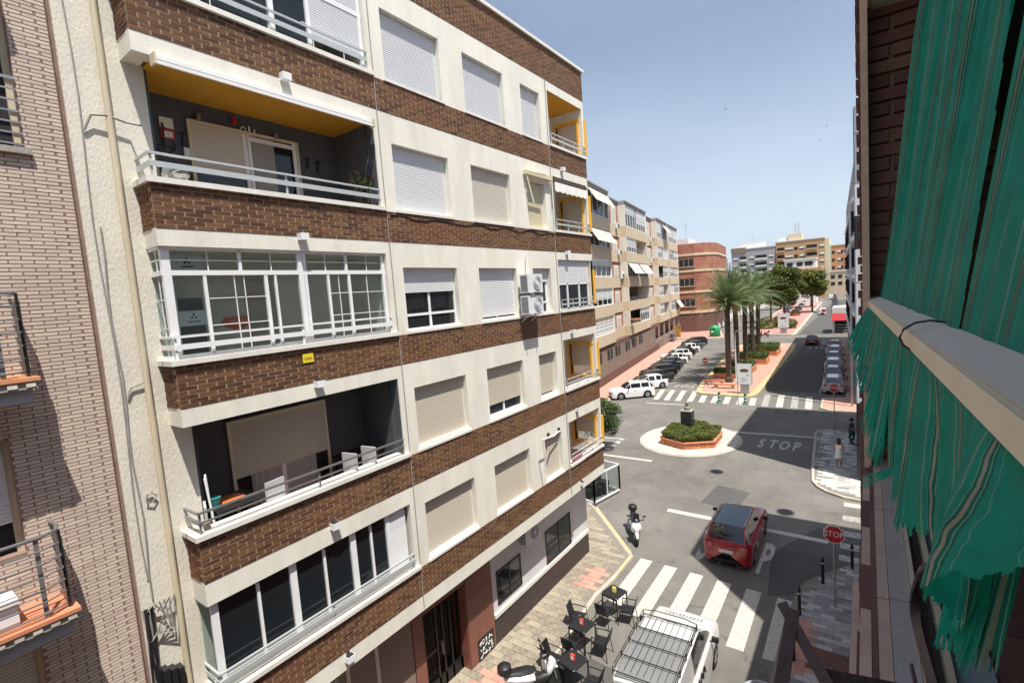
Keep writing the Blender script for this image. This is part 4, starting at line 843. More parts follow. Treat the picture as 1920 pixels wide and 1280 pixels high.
# ================================================================ far end of the avenue
def tower(name, label, x0, x1, y0, z1, m, depth, storeys, zs, wins, rail=None, cat='apartment building', zbase=0, wm='shutter_w'):
    t = thing(name, label, cat, ((x0 + x1) / 2, y0 + depth / 2, 0)); MB().box(x0, x1, y0, y0 + depth, zbase, z1, M[m]).build('wall', t)
    MB().box(x0 - .3, x1 + .3, y0 - .3, y0 + depth, z1, z1 + .5, M['white_far']).build('cornice', t)
    for z in zs:
        for (u, wd, k) in wins:
            x = x0 + (x1 - x0) * u
            if k == 'w': o = MB().box(x, x + wd, y0 - .1, y0 + .05, z, z + 1.5, M['dark']).build('window', t); MB().box(x, x + wd, y0 - .16, y0 - .09, z + .5, z + 1.5, M[wm]).build('shutter', o)
            elif k == 'd': MB().box(x, x + wd, y0 - .1, y0 + .05, z, z + 1.5, M['dark']).build('window', t)
            else:
                o = MB().box(x, x + wd, y0 - .1, y0 + .05, z - .4, z + 1.9, M['dark']).build('balcony', t); MB().box(x - .1, x + wd + .1, y0 - 1.0, y0 - .1, z - .7, z + .25, M[rail or m]).build('parapet', o)
    return t
g = tower('grey_apartment_block', 'grey and white block with a pitched parapet at the end of the avenue', -61.5, -39.7, 300, 27.6, 'grey_far', 14, 6, [7.5, 11, 14.5, 18, 21.8], [(.04, 2.4, 'w'), (.2, 3.2, 'b'), (.42, 2.2, 'w'), (.56, 5.5, 'b'), (.86, 2.2, 'w')], 'white_far')
MB().box(-58, -46, 303, 312, 28.1, 31, M['white_far']).build('roof_house', g); MB().prism([(-61.6, 299.5), (-54, 299.5), (-54, 300.2), (-61.6, 300.2)], 25.8, 28.6, M['brown_render']).build('parapet', g)
MB().bar((-51, 306, 31), (-51, 306, 36), .12, .12, M['steel']).build('aerial', g)
tn = tower('tan_apartment_block', 'tan brick apartment block with a cream end wall closing the avenue', -39.4, -17.2, 300, 29.2, 'tan', 14, 7, [6.5, 10, 13.5, 17, 20.5, 24.5], [(.03, 3.4, 'b'), (.2, 3.6, 'w'), (.39, 1.6, 'd'), (.5, 2.0, 'w'), (.64, 4.6, 'b'), (.9, 2.0, 'w')], 'tan')
MB().box(-17.2, -15.4, 300.5, 314, 0, 28.9, mat('cream_end', (.62, .55, .36), .9, .05, 1)).build('end_wall', tn); MB().box(-34, -27.5, 303, 311, 29.7, 33, M['beige']).box(-38.5, -34.5, 303, 310, 29.7, 31.8, M['white_far']).build('roof_house', tn)
ms = MB()
for x in (-30.5, -29): ms.bar((x, 306, 33), (x, 306, 39), .18, .18, M['steel'])
for z in (34, 36, 38): ms.bar((-31, 306, z), (-28.5, 306, z), .12, .12, M['steel'])
for x, z in ((-31.2, 36.2), (-28.4, 36.6), (-30, 37.8), (-31, 34.8)): ms.box(x - .2, x + .2, 305.7, 306, z - .9, z + .9, M['white_far'])
ms.build('antenna_mast', tn)
tower('orange_apartment_block', 'orange brick block with small square windows at the top of the avenue', -15.0, 2, 310, 25.2, 'orange_far', 14, 6, [13, 17, 21], [(.02, 1.2, 'd'), (.16, 1.5, 'w'), (.24, 1.1, 'd'), (.34, 1.1, 'd'), (.44, 3, 'b')], 'orange_far')
lw = tower('low_white_house', 'low white house with three dark windows above the trees', -26, -15.6, 220, 16.9, 'white_far', 9, 1, [14.6], [(.08, 2.0, 'd'), (.4, 2.0, 'd'), (.66, 2.6, 'd')], cat='house'); MB().box(-27.5, -13.5, 219.2, 229, 11.4, 13.6, M['orange_far']).box(-28, -13, 219, 229, 10.6, 11.4, M['white_far']).build('lower_storey', lw)
tower('cream_row_house', 'cream row house with a shaded base beside the orange block', -14.6, -3, 285, 11.6, 'beige', 10, 2, [5.2, 8.4], [(.05, 1.6, 'd'), (.3, 1.6, 'd'), (.55, 1.6, 'd')], cat='house')
tower('pink_row_house', 'low pink house half hidden behind the dark green trees', -34, -15.2, 262, 9.5, 'orange_far', 9, 2, [3.2, 6.2], [(.05, 1.6, 'w'), (.3, 1.6, 'w'), (.55, 1.6, 'w'), (.8, 1.6, 'w')], cat='house')
lwall = thing('side_street_wall', 'long low white wall with a railing beyond the palm median', 'wall', (-33, 180, 0)); MB().bar((-33, 150, .6), (-31, 235, .6), .4, 1.2, M['white_far']).build('wall', lwall)
rr = MB()
for i in range(30): rr.bar((-33 + i * .069, 150 + i * 2.9, 1.2), (-33 + i * .069, 150 + i * 2.9, 2.3), .12, .12, M['white_far'])
rr.bar((-33, 150, 2.3), (-31, 235, 2.3), .1, .1, M['white_far']).build('railing', lwall)
# ================================================================ buildings on our own side of the avenue
dk = thing('panelled_building', 'white, grey and black panelled building behind the walkers, seen edge-on at the right', 'building', (4, 36.5, 0))
MB().box(-.42, 9, 30.52, 42.4, 0, 19.0, M['panel_g']).build('core', dk)
for z0, z1, m in ((.12, 4.2, 'panel_d'), (4.24, 5.84, 'panel_w'), (5.88, 8.22, 'panel_g'), (8.26, 10.4, 'panel_w'), (10.44, 12.08, 'panel_w'), (12.12, 13.7, 'panel_d'), (13.74, 15.28, 'panel_w'), (15.32, 17.7, 'panel_g'), (17.74, 19.0, 'panel_g')):
    for i in range(3): MB().box(-.44 + i * 1.6, 1.12 + i * 1.6, 30.44, 30.515, z0, z1, M[m]).build('facade_panel', dk)
    for i in range(4): MB().box(-.49, -.425, 30.52 + i * 2.95, 33.4 + i * 2.95, z0, z1, M[m]).build('facade_panel', dk)
for i, y in enumerate((32, 35, 38)): o = MB().box(-.5, -.485, y, y + 1.8, 5.0 + 0, 6.4, M['dark']).build('window', dk)
ek = thing('grey_corner_building', 'tall grey building behind the panelled one, casting shade over the parked cars', 'building', (5, 72, 0))
ep = [(-.75, 51.5), (-.1, 48.6), (1.5, 47.6), (12, 47.6), (12, 97), (-2.6, 97)]
MB().prism(ep, 0, 20.6, M['grey_far']).build('wall', ek)
for z in (4, 7.2, 10.4, 13.6, 16.8): MB().prism([(p[0] - .25, p[1] - .1) for p in ep[:3]] + ep[3:5] + [(-2.85, 97)], z, z + .35, M['panel_w']).build('floor_band', ek)
for y in range(54, 96, 6): 
    for z in (5, 8.2, 11.4, 14.6): x = -.75 - (y - 51.5) * .041; o = MB().box(x - .25, x + .3, y, y + 2.4, z, z + 1.7, M['dark']).build('window', ek)
MB().bar((-1.05, 47.8, 0), (-1.05, 47.8, 16.5), .14, .14, M['steel']).build('drain_pipe', ek)
ck = thing('shade_corner_block', 'unseen chamfered corner block on our side, shaped to throw shade round the red car', 'building', (6, 18, 0))
cp = [(.45, 16.4), (3.7, 13.3), (12, 13.3), (12, 21.6), (.45, 21.6)]  # unseen block, footprint shaped so its shadow fits the road
MB().prism(cp, 0, 16.9, M['redbrick']).build('wall', ck)
for z in (3.4, 6.4, 9.4, 12.4, 15.6): MB().prism(shrink(cp, -.08), z, z + .4, M['plaster']).build('floor_band', ck)
bk = tag(MB().prism([(.35, 5.2), (12, 5.2), (12, 13.1), (3.6, 13.1), (.35, 15.4)], 0, 7.9, M['redbrick']).build('shade_low_building'), 'unseen low flat-roofed building between our house and the corner block, added to shade the road', 'building')  # unseen building, outline and height set for the shade beside the pavement
for z in (4.2, 7.2, 10.2, 13.2):
    for y in (16.9, 18.5, 20.1): o = MB().box(.40, .47, y, y + 1.0, z, z + 1.5, M['pvc']).build('window', ck); MB().box(.385, .402, y + .07, y + .93, z + .6, z + 1.43, M['shutter_c']).build('shutter', o); MB().box(.385, .401, y + .07, y + .93, z + .07, z + .58, M['dark']).build('pane', o)
    a = Vector((.45, 16.4, z)); b = Vector((3.7, 13.3, z)); d = (b - a).normalized(); n_ = Vector((-d.y, d.x, 0)) * -1
    if n_.y > 0: n_ = -n_
    for q in (.22, .62): c = a.lerp(b, q) + d * .5 + Vector((0, 0, .75)); o = MB().obox(c, d * .55, n_ * .05, (0, 0, .75), M['pvc']).build('window', ck); MB().obox(c + n_ * .05 + Vector((0, 0, .2)), d * .48, n_ * .015, (0, 0, .48), M['shutter_c']).build('shutter', o)
MB().prism([(.25, 5.1), (12.1, 5.1), (12.1, 13.2), (3.55, 13.2), (.25, 15.6)], 7.9, 8.02, M['stone']).build('roof_slab', bk)
for y in (6, 8.6, 11.2, 13): MB().box(.31, .36, y, y + 1.2, 4.2, 5.7, M['dark']).build('window', bk)
# ================================================================ the house the photographer leans out of
oh = thing('brick_town_house', 'dark brick house at the right edge with stone ledge and window pier', 'house', (2, 0, 0))
MB().box(.5, 12, -12, 3.3, 0, 17, M['pierbrick']).box(.02, 12, 3.3, 5.0, 0, 17, M['pierbrick']).box(.0, .5, 3.22, 3.3, 9.9, 17, M['brown_mortar']).build('wall', oh)
ubk = unit_box(M['pierbrick'], 'brick'); z = 10.02; r = 0
while z < 12.25:
    x = -.02 - (.0 if r % 2 else .13)
    while x < .5:
        a = max(x, -.02); b = min(x + .25, .5)
        if b - a > .03: inst('brick', ubk, oh, ((a + b) / 2, 3.205, z + .031), (b - a - .011, .045 + (.008 if r % 3 == 0 else 0), .055))
        x += .26
    z += .067; r += 1
z = 8.2; r = 0
while z < 13.6: # toothed brick edge beyond the pier
    inst('brick', ubk, oh, (-.006 - (.016 if r % 2 else 0), 4.9, z), (.07, .24, .055)); 
    if z < 9.95:
        for y in (1.3, 1.9, 2.5, 3.1, 3.7): inst('brick', ubk, oh, (-.004 - (.006 if r % 2 else 0), y + (.3 if r % 2 else 0), z), (.045, .27, .055))
    z += .067; r += 1
MB().box(-.018, .012, 3.06, 3.19, 9.98, 17, M['pinkstone']).build('corner_trim', oh)
MB().box(-.042, -.0, 3.9, 4.1, 12.6, 17, M['wood_brown']).build('drain_strip', oh)
MB().box(.03, .5, 2.7, 3.2, 12.27, 12.5, M['cream_pipe']).box(.03, .5, 2.7, 3.19, 12.5, 12.62, M['pierbrick']).build('blind_box', oh)
MB().box(0, .5, .3, 3.2, 8, 9.93, M['brown_mortar']).build('ledge_wall', oh)
for x0, x1, zt, m in ((-.024, .004, 9.965, 'pinkstone'), (.004, .018, 9.995, 'pierbrick'), (.018, .048, 10.0, 'pinkstone'), (.048, .104, 10.006, 'greystone'), (.104, .117, 10.02, 'cream_alu'), (.117, .150, 9.97, 'wood_brown'), (.150, .166, 10.02, 'cream_alu'), (.166, .25, 9.99, 'panel_g'), (.25, .49, 9.98, 'pierbrick')):
    mb = MB(); y = .4; n = 4
    for i in range(n):
        L_ = (3.17 - .4) / n; mb = MB().box(x0, x1 - .0015, y + .002, y + L_ - .004, 9.90, zt, M[m]); mb.build('ledge_strip', oh); y += L_
MB().box(-.055, -.026, 1.72, 2.30, 9.70, 9.76, M['pinkstone']).build('lower_ledge', oh)
MB().box(.47, .499, .2, 2.6, 9.99, 12.25, M['dark']).build('dark_shade_panel', oh)  # flat near-black panel paints in the deep shade behind the awning
# ---- striped awning
M['cloth'] = bpy.data.materials.new('striped_cloth'); m = M['cloth']; m.use_nodes = True; nt = m.node_tree; N = nt.nodes; K = nt.links.new
uvn = N.new('ShaderNodeUVMap'); uvn.uv_map = 'UVMap'; sp = N.new('ShaderNodeSeparateXYZ'); K(uvn.outputs[0], sp.inputs[0])
nz = N.new('ShaderNodeTexNoise'); nz.inputs['Scale'].default_value = 5; nz.inputs['Detail'].default_value = 3; K(uvn.outputs[0], nz.inputs['Vector'])
a1 = N.new('ShaderNodeMath'); a1.operation = 'MULTIPLY_ADD'; a1.inputs[1].default_value = 0.014; K(nz.outputs['Fac'], a1.inputs[0]); K(sp.outputs['X'], a1.inputs[2])
a2 = N.new('ShaderNodeMath'); a2.operation = 'MULTIPLY'; a2.inputs[1].default_value = 1 / .115; K(a1.outputs[0], a2.inputs[0]); a3 = N.new('ShaderNodeMath'); a3.operation = 'FRACT'; K(a2.outputs[0], a3.inputs[0])
cr_ = N.new('ShaderNodeValToRGB'); cr_.color_ramp.interpolation = 'CONSTANT'; K(a3.outputs[0], cr_.inputs[0]); e = cr_.color_ramp.elements
G1 = (.010, .35, .24, 1); G2 = (.006, .19, .135, 1); GP = (.19, .43, .32, 1); BG = (.24, .30, .22, 1); e[0].color = G1; e[1].position = .34; e[1].color = GP
for p, c in ((.355, G1), (.46, G2), (.50, GP), (.52, G2), (.57, BG), (.62, G2), (.66, GP), (.675, G1), (.80, GP), (.86, G1), (.93, GP), (.94, G1)): q = e.new(p); q.color = c
n2 = N.new('ShaderNodeTexNoise'); n2.inputs['Scale'].default_value = 14; n2.inputs['Detail'].default_value = 5; K(uvn.outputs[0], n2.inputs['Vector'])
hs = N.new('ShaderNodeHueSaturation'); mr = N.new('ShaderNodeMapRange'); mr.inputs['To Min'].default_value = .6; mr.inputs['To Max'].default_value = 1.4; K(n2.outputs['Fac'], mr.inputs['Value']); K(mr.outputs[0], hs.inputs['Value']); K(cr_.outputs[0], hs.inputs['Color'])
b_ = N['Principled BSDF']; b_.inputs['Roughness'].default_value = .85; K(hs.outputs[0], b_.inputs['Base Color']); tl = N.new('ShaderNodeBsdfTranslucent'); K(hs.outputs[0], tl.inputs['Color']); mx = N.new('ShaderNodeMixShader'); mx.inputs[0].default_value = .42
K(b_.outputs[0], mx.inputs[1]); K(tl.outputs[0], mx.inputs[2]); K(mx.outputs[0], N['Material Output'].inputs[0])
aw = thing('green_striped_awning', 'faded green striped awning with frayed valance hanging at the right edge', 'awning', (.05, 1.8, 10.85))
def bxz(y): t = (3.1 - y) / 2.65; return .010 + .080 * t, 10.845 + .045 * t
def cloth(name, u0, u1, v1, nu, nv, fn, keep=None, parent=aw):
    me = bpy.data.meshes.new(name); V = []; UV = []; F = []; U = 0; prev = None
    for i in range(nu + 1):
        y = u0 + (u1 - u0) * i / nu
        for j in range(nv + 1): V.append(fn(y, j / nv)); 
    for i in range(nu):
        for j in range(nv):
            if keep and not keep(u0 + (u1 - u0) * (i + .5) / nu, (j + .5) / nv): continue
            a = i * (nv + 1) + j; F.append((a, a + 1, a + nv + 2, a + nv + 1))
    me.from_pydata(V, [], F); me.materials.append(M['cloth']); uv = me.uv_layers.new(name='UVMap'); cum = [0]
    for i in range(nu): cum.append(cum[-1] + (Vector(V[(i + 1) * (nv + 1) + nv // 2]) - Vector(V[i * (nv + 1) + nv // 2])).length)
    for li, l in enumerate(me.loops):
        i, j = divmod(l.vertex_index, nv + 1); uv.data[li].uv = (cum[i], j / nv * v1)
    me.polygons.foreach_set('use_smooth', [True] * len(F)); o = bpy.data.objects.new(name, me); COL.objects.link(o); o.parent = parent; o.location = -wloc(parent); return o
RC = random.Random(8); ph = [RC.uniform(0, 6) for _ in range(8)]
def wave(y, v): return .55 * math.sin(27 * y + ph[0] + .4 * math.sin(2 * v + ph[1])) + .25 * math.sin(49 * y + ph[2] + .5 * v) + .5 * math.sin(12 * y + ph[3] - .5 * v)
def bump(y, c, w): return math.exp(-((y - c) / w) ** 2)
def canvas(y, v):
    bx, bz = bxz(y); h = v * 2.0; am = .003 + .044 * min(1, v * 1.8); return (bx + .040 + .150 * h + am * wave(y, v * 2) * (.5 + .3 * y), y + .006 * math.sin(40 * y + 2 * v), bz + .004 + h)
def slit(y, v): c = 1.0 + .02 * math.sin(v * 4); return abs(y - c) > .003 + .07 * v ** .7
cloth('canvas', .40, 3.1, 2.0, 420, 30, canvas, slit)
def vlen(y): t = min(1, max(.0, (y - .40) / .30)); return (.24 + .09 * bump(y, 1.5, .6) + .02 * abs(math.sin(y * 7)) + .006 * math.sin(190 * y)) * (.22 + .78 * t * t * (3 - 2 * t))
def val(y, v):
    bx, bz = bxz(y); L_ = vlen(y) * v
    return (bx + .002 + .034 * v ** .7 * wave(y + .03 * v, v * 1.5) - .010 * v, y + .012 * v * math.sin(21 * y + 1), bz - .018 - L_)
def frayed(y, v): return v < .955 or math.sin(410 * y) + .6 * math.sin(257 * y + 2) > .1
vo_ = cloth('valance', .40, 3.12, .42, 900, 30, val, frayed)
M['cloth_worn'] = M['cloth'].copy(); M['cloth_worn'].name = 'worn_striped_cloth'
for nd in M['cloth_worn'].node_tree.nodes:
    if nd.type == 'MATH' and nd.operation == 'MULTIPLY_ADD': nd.inputs[1].default_value = .055
    if nd.type == 'VALTORGB':
        for el in nd.color_ramp.elements:
            if abs(el.position - .57) < .005: el.color = (.42, .40, .30, 1)
vo_.data.materials[0] = M['cloth_worn']
# torn flaps turned outwards by the wind, each with a frayed hem
def flap(A, P1, P2, folds, amp, nu=44, nv=20, fr=.86, A2=None):
    A = Vector(A); P1 = Vector(P1); P2 = Vector(P2); A2 = Vector(A2) if A2 else A; nrm = (P1 - A).cross(P2 - A); nrm = nrm.normalized() if nrm.length > 1e-6 else Vector((1, 0, 0))
    def f(t, v):
        top = A.lerp(A2, t); bot = P1.lerp(P2, t); p = top.lerp(bot, v) + nrm * (amp * v * math.sin(t * folds * 6.283) + amp * .5 * math.sin(v * 3 + t * 5)); k = .10 * math.sin(t * 3.14159) * v
        return tuple(p + (bot - top) * k * .6)
    return cloth('torn_flap', 0, 1, .3, nu * 2, nv, f, lambda t, v: v < fr + .08 * math.sin(t * 30) or math.sin(t * 150) > 0)
def rel(x, y, z): return (x, y, 11 + z)
flap(rel(.047, 1.66, -.17), rel(-.016, 1.72, -.44), rel(.030, 1.58, -.52), 2, .008, A2=rel(.055, 1.58, -.19))
flap(rel(.052, 1.62, -.33), rel(-.006, 1.66, -.50), rel(.022, 1.60, -.535), 1.5, .006)
flap(rel(.072, 1.26, -.40), rel(-.012, 1.31, -.455), rel(-.004, 1.29, -.478), 2.5, .002, 16, 12, .7)
flap(rel(.012, 3.08, -.17), rel(-.085, 2.98, -.36), rel(-.030, 2.80, -.44), 3, .012, A2=rel(.02, 2.85, -.20))
flap(rel(.018, 2.80, -.24), rel(-.050, 2.72, -.50), rel(.000, 2.55, -.52), 2, .012, A2=rel(.03, 2.6, -.22))
flap(rel(.084, .70, -.30), rel(.062, .72, -.445), rel(.112, .665, -.425), 3.2, .006, 60, 30, .90, A2=rel(.125, .66, -.27))
flap(rel(.10, .70, -.32), rel(.072, .69, -.40), rel(.085, .68, -.455), 2, .005, 40, 20, .85, A2=rel(.115, .68, -.30))
br = MB(); a0 = Vector((.010, 3.12, 10.85)); a1_ = Vector((.100, .15, 10.90)); d = a1_ - a0
br.bar(a0 + Vector((.022, 0, .0)), a1_ + Vector((.022, 0, .0)), .046, .018, M['alu'], up=(-.25, 0, 1)); br.build('front_bar', aw)
MB().bar(a0 + Vector((0, 0, -.016)), a1_ + Vector((.0, 0, -.016)), .016, .030, M['cream_alu']).build('front_bar_lip', aw)
MB().bar(a0 + Vector((.018, .01, -.01)), a0 + Vector((.018, -.0, -.01)), .052, .046, M['cream_alu']).build('end_cap', aw)
cx_, cz_ = bxz(1.13); MB().tube([(cx_ + .02 + .042 * math.cos(t * .52), 1.13, cz_ - .004 + .03 * math.sin(t * .52)) for t in range(13)], .0022, M['black'], 6).build('tie_wire', aw)
bk_ = thing('iron_bracket', 'curved rusty brown flat iron bracket below the green awning', 'bracket', (.1, 1.5, 10.2)); pts = [Vector(p) for p in ((.215, 1.60, 10.165), (.186, 1.6, 10.197), (.155, 1.6, 10.216), (.123, 1.6, 10.219), (.104, 1.6, 10.197), (.095, 1.58, 10.155), (.094, 1.52, 10.12), (.100, 1.42, 10.11), (.108, 1.30, 10.104), (.112, 1.20, 10.08))]
path = []
for i in range(len(pts) - 1):
    q0, q1, q2, q3 = pts[max(i - 1, 0)], pts[i], pts[i + 1], pts[min(i + 2, len(pts) - 1)]
    for k in range(6): t = k / 6; path.append(.5 * ((2 * q1) + (q2 - q0) * t + (2 * q0 - 5 * q1 + 4 * q2 - q3) * t * t + (3 * q1 - q0 - 3 * q2 + q3) * t ** 3))
V = []; F = []
for i, p in enumerate(path):
    d = (path[min(i + 1, len(path) - 1)] - path[max(i - 1, 0)]).normalized(); sd = Vector((.25, .85, .35)); sd = (sd - d * sd.dot(d)).normalized() * .011; nn = d.cross(sd).normalized() * .003
    V += [p - sd - nn, p + sd - nn, p + sd + nn, p - sd + nn]
for i in range(len(path) - 1):
    for k in range(4): F.append((i * 4 + k, i * 4 + (k + 1) % 4, (i + 1) * 4 + (k + 1) % 4, (i + 1) * 4 + k))
MB().add(V, F, M['wood_brown']).build('curved_strap', bk_, smooth=40); MB().bar((.075, 1.35, 10.10), (.10, 1.22, 10.0), .006, .014, M['wood_brown']).build('tail', bk_)
yb = thing('clothes_line_bracket', 'forked brown iron clothes line bracket at the bottom edge above the pavement', 'bracket', (-.1, 1.15, 10.2))
MB().bar((-.172, 1.26, 10.220), (-.070, 1.10, 10.165), .007, .024, M['wood_brown'], up=(0, 1, .5)).build('arm', yb)
MB().bar((-.147, 1.25, 10.216), (-.152, 1.02, 10.145), .008, .026, M['wood_brown'], up=(1, 0, 0)).build('arm', yb)
MB().bar((-.080, 1.13, 10.165), (.10, 1.24, 10.115), .008, .026, M['wood_brown'], up=(0, 1, .3)).build('cross_bar', yb)
# ================================================================ palms, trees, hedges
def frond_mesh(seed, L_=4.6, droop=1.0, m='frond'):
    R = random.Random(seed); mb = MB(); P = []; n = 22
    for i in range(n + 1):
        t = i / n; P.append(Vector((L_ * (t - .10 * t * t), .12 * math.sin(2 * t + seed), L_ * (.34 * t - droop * .52 * t ** 2.2))))
    mb.tube(P, [.045 * (1 - .85 * i / n) for i in range(n + 1)], M[m], 4, cap=False); V = []; F = []
    for i in range(2, n + 1):
        for s in (-1, 1):
            for k in range(2):
                f = k / 2; p = P[i - 1].lerp(P[i], f); d = (P[i] - P[i - 1]).normalized(); t = (i + f) / n; ll = .62 * math.sin(min(1, t * 1.15 + .12) * math.pi) ** .6 * R.uniform(.8, 1.1) + .1
                q = p + d * ll * .65 + Vector((0, s, 0)) * ll * .72 + Vector((0, 0, R.uniform(-.25, .18) * ll)); wv = d * .035; b = len(V); V += [p - wv, p + wv, q + wv * .2, q - wv * .2]; F.append((b, b + 1, b + 2, b + 3))
    mb.add(V, F, M[m]); return mb.mesh('frond')
FR = [frond_mesh(s, 5.2, dr) for s, dr in ((1, .5), (2, .75), (3, .95), (4, 1.15))]; FRY = frond_mesh(9, 3.4, 1.7, 'frond_y')
def palm(x, y, h, seed, label, nf=46, lean=0):
    R = random.Random(seed); t = thing('palm_tree', label, 'palm tree', (x, y, .14), group='date palms on the near median')
    pts = []; rs = []; n = 26
    for i in range(n + 1): z = h * i / n; pts.append((lean * (i / n) ** 2, .05 * math.sin(i * .4), z)); rs.append((.27 + (.12 if i < 2 else 0) + (.10 if i > n - 3 else 0)) * (1 + .08 * (i % 2)))
    MB().tube(pts, rs, M['trunk'], 12).build('trunk', t, local=True)
    for i in range(nf):
        u = i / nf; az = i * 2.39996 + R.uniform(-.2, .2); pit = 1.3 - 1.5 * u + R.uniform(-.08, .08); me = FR[min(3, int(u * 4))]
        o = inst('frond', me, t, (lean, 0, h + .1 - .25 * u), (1, R.choice((-1, 1)), 1), 0, local=True); o.rotation_euler = (R.uniform(-.25, .25), -pit * .9, az); s = R.uniform(.82, 1.05); o.scale = (s, s, s)
    for i in range(6): o = inst('dead_frond', FRY, t, (lean, 0, h - .1), (.75, .75, .75), 0, local=True); o.rotation_euler = (0, .25 + .3 * R.random(), i * 1.05 + R.random())
    return t
for i, (x, y, h, lb) in enumerate(((-12.15, 56, 8.6, 'tallest date palm, nearest to the billboard on the median'), (-12.35, 61.5, 8.4, 'second date palm from the near end of the median'), (-12.4, 66.5, 8.6, 'middle date palm of the five on the median'), (-12.5, 72, 8.2, 'fourth date palm from the near end of the median'), (-12.6, 77, 8.8, 'farthest date palm of the median row'))): palm(x, y, h, i + 3, lb, 62 if i == 0 else 44, lean=(.05, -.1, .1, -.05, .1)[i])
M['leaf_y'] = mat('yellow_green_leaf', (0.15, 0.17, 0.025), 0.6, 0.4, .4, rnd=.45, trans=.2)
def tree(x, y, h, rad, n, size, label, seed, m='leaf', tr=.22, cz=None, group=None, kind='tree'):
    t = thing('broadleaf_tree', label, 'tree', (x, y, 0), group=group); cz = cz or h - rad[2]; R = random.Random(seed)
    tm = MB().tube([(x, y, 0), (x + .1, y, cz * .4), (x, y + .1, cz)], [tr * 1.3, tr, tr * .6], M['bark'], 9)
    tm.build('trunk', t)
    lm = MB()
    for i in range(6): a = i * 1.05; lm.tube([(x, y, cz * .55), (x + rad[0] * .35 * math.cos(a), y + rad[1] * .35 * math.sin(a), cz * .85), (x + rad[0] * .65 * math.cos(a), y + rad[1] * .65 * math.sin(a), cz + .2 * rad[2])], [tr * .6, tr * .35, tr * .12], M['bark'], 5)
    lm.build('limbs', t); c = MB(); leaves(c, int(n * .45), (x, y, cz), tuple(q * .78 for q in rad), size, M[m], seed, .5, 1.0, .4)
    for i in range(13): a = i * 2.4 + R.random(); e = -.7 + 1.55 * i / 12; ce = math.cos(e * 1.2); q = R.uniform(.62, .84); leaves(c, n // 13, (x + rad[0] * q * ce * math.cos(a), y + rad[1] * q * ce * math.sin(a), cz + q * math.sin(e * 1.2) * rad[2]), (rad[0] * R.uniform(.3, .46), rad[1] * R.uniform(.3, .46), rad[2] * R.uniform(.2, .34)), size, M[m] if i % 3 else M['leaf_y' if m == 'leaf' else m], seed + i, .5)
    c.build('crown', t, kind='stuff'); return t
tree(-14.6, 121, 14.0, (4.1, 4.4, 4.8), 9000, .27, 'big dark green round-crowned tree on the far median behind the palms', 2)
tree(-13.0, 168, 12.8, (3.9, 5, 4.4), 6000, .36, 'second dark green tree farther up the far median', 3)
tree(-15.5, 196, 12.5, (4.4, 5, 4.2), 3500, .42, 'third dark tree, farthest up the median', 4)
tree(-19.5, 137, 11, (3.6, 3.8, 3.8), 4500, .32, 'dark tree standing left of the big one on the far median', 5)
tree(-24, 190, 10, (4, 4, 3.6), 2500, .42, 'round tree by the low white wall beyond the palms', 6)
tree(-15.0, 30.5, 3.9, (1.45, 1.5, 1.75), 7000, .075, 'young leafy street tree peeking out behind the striped block corner', 7, 'leaf2', .07, cz=2.25)
# clipped hedges in stepped brick planters on the near median
def box_hedge(name, label, x0, x1, y0, y1, zb, zt, n, mk='leaf2', wall=True, seed=1, group=None):
    t = thing(name, label, 'planter', ((x0 + x1) / 2, (y0 + y1) / 2, .14), group=group)
    if wall:
        ubo = unit_box(M['orange_brick'], 'brick'); MB().box(x0 + .06, x1 - .06, y0 + .06, y1 - .06, .14, zb, M['soil']).build('wall', t)
        for e, (ax, ay, bx_, by_) in enumerate(((x0, y0, x1, y0), (x1, y0, x1, y1))):
            Ln = math.hypot(bx_ - ax, by_ - ay); nn = max(1, int(Ln / .9))
            for r in range(2):
                for i in range(nn):
                    f = (i + .5) / nn; inst('brick', ubo, t, (ax + (bx_ - ax) * f, ay + (by_ - ay) * f, .14 + (zb - .14) * (r + .5) / 2), (Ln / nn - .03, .14, (zb - .14) / 2 - .02), 0 if e == 0 else math.pi / 2)
    R = random.Random(seed); V = []; F = []
    for k in range(n):
        p = Vector((R.uniform(x0, x1), R.uniform(y0, y1), zb + (zt - zb) * R.random() ** .5)); u = Vector((R.gauss(0, 1), R.gauss(0, 1), R.gauss(0, 1))).normalized() * R.uniform(.08, .16); w_ = u.cross(Vector((R.gauss(0, 1), R.gauss(0, 1), R.gauss(0, 1)))).normalized() * .07
        b = len(V); V += [p - u, p + w_, p + u, p - w_]; F.append((b, b + 1, b + 2, b + 3))
    mb = MB().box(x0 + .1, x1 - .1, y0 + .1, y1 - .1, zb - .02, zt - .12, M['leaf']); mb.add(V, F, M[mk]); mb.build('hedge_foliage', t, kind='stuff'); return t
for i, (x0, x1, y0, y1, z1, z2, lb) in enumerate(((-14.2, -10.5, 57.8, 59.2, .75, 1.25, 'nearest hedge planter beside the tallest palm'), (-13.6, -10.9, 62.2, 64.4, .8, 1.35, 'orange brick hedge planter between the second and third palms'),
        (-13.8, -10.4, 68.5, 71, .8, 1.5, 'orange brick hedge planter in front of the fourth palm'), (-14.2, -10.2, 76, 80, .8, 1.7, 'darkest and farthest hedge planter of the near median'))):
    box_hedge('hedge_planter', lb, x0, x1, y0, y1, z1, z2, 2600, 'leaf2', True, i, 'brick hedge planters on the near median')
tree(-13.9, 80.5, 3.0, (.9, .9, 1.0), 1500, .12, 'bright green shrub standing among the palm trunks', 12, 'leaf2', .06, cz=2.0)
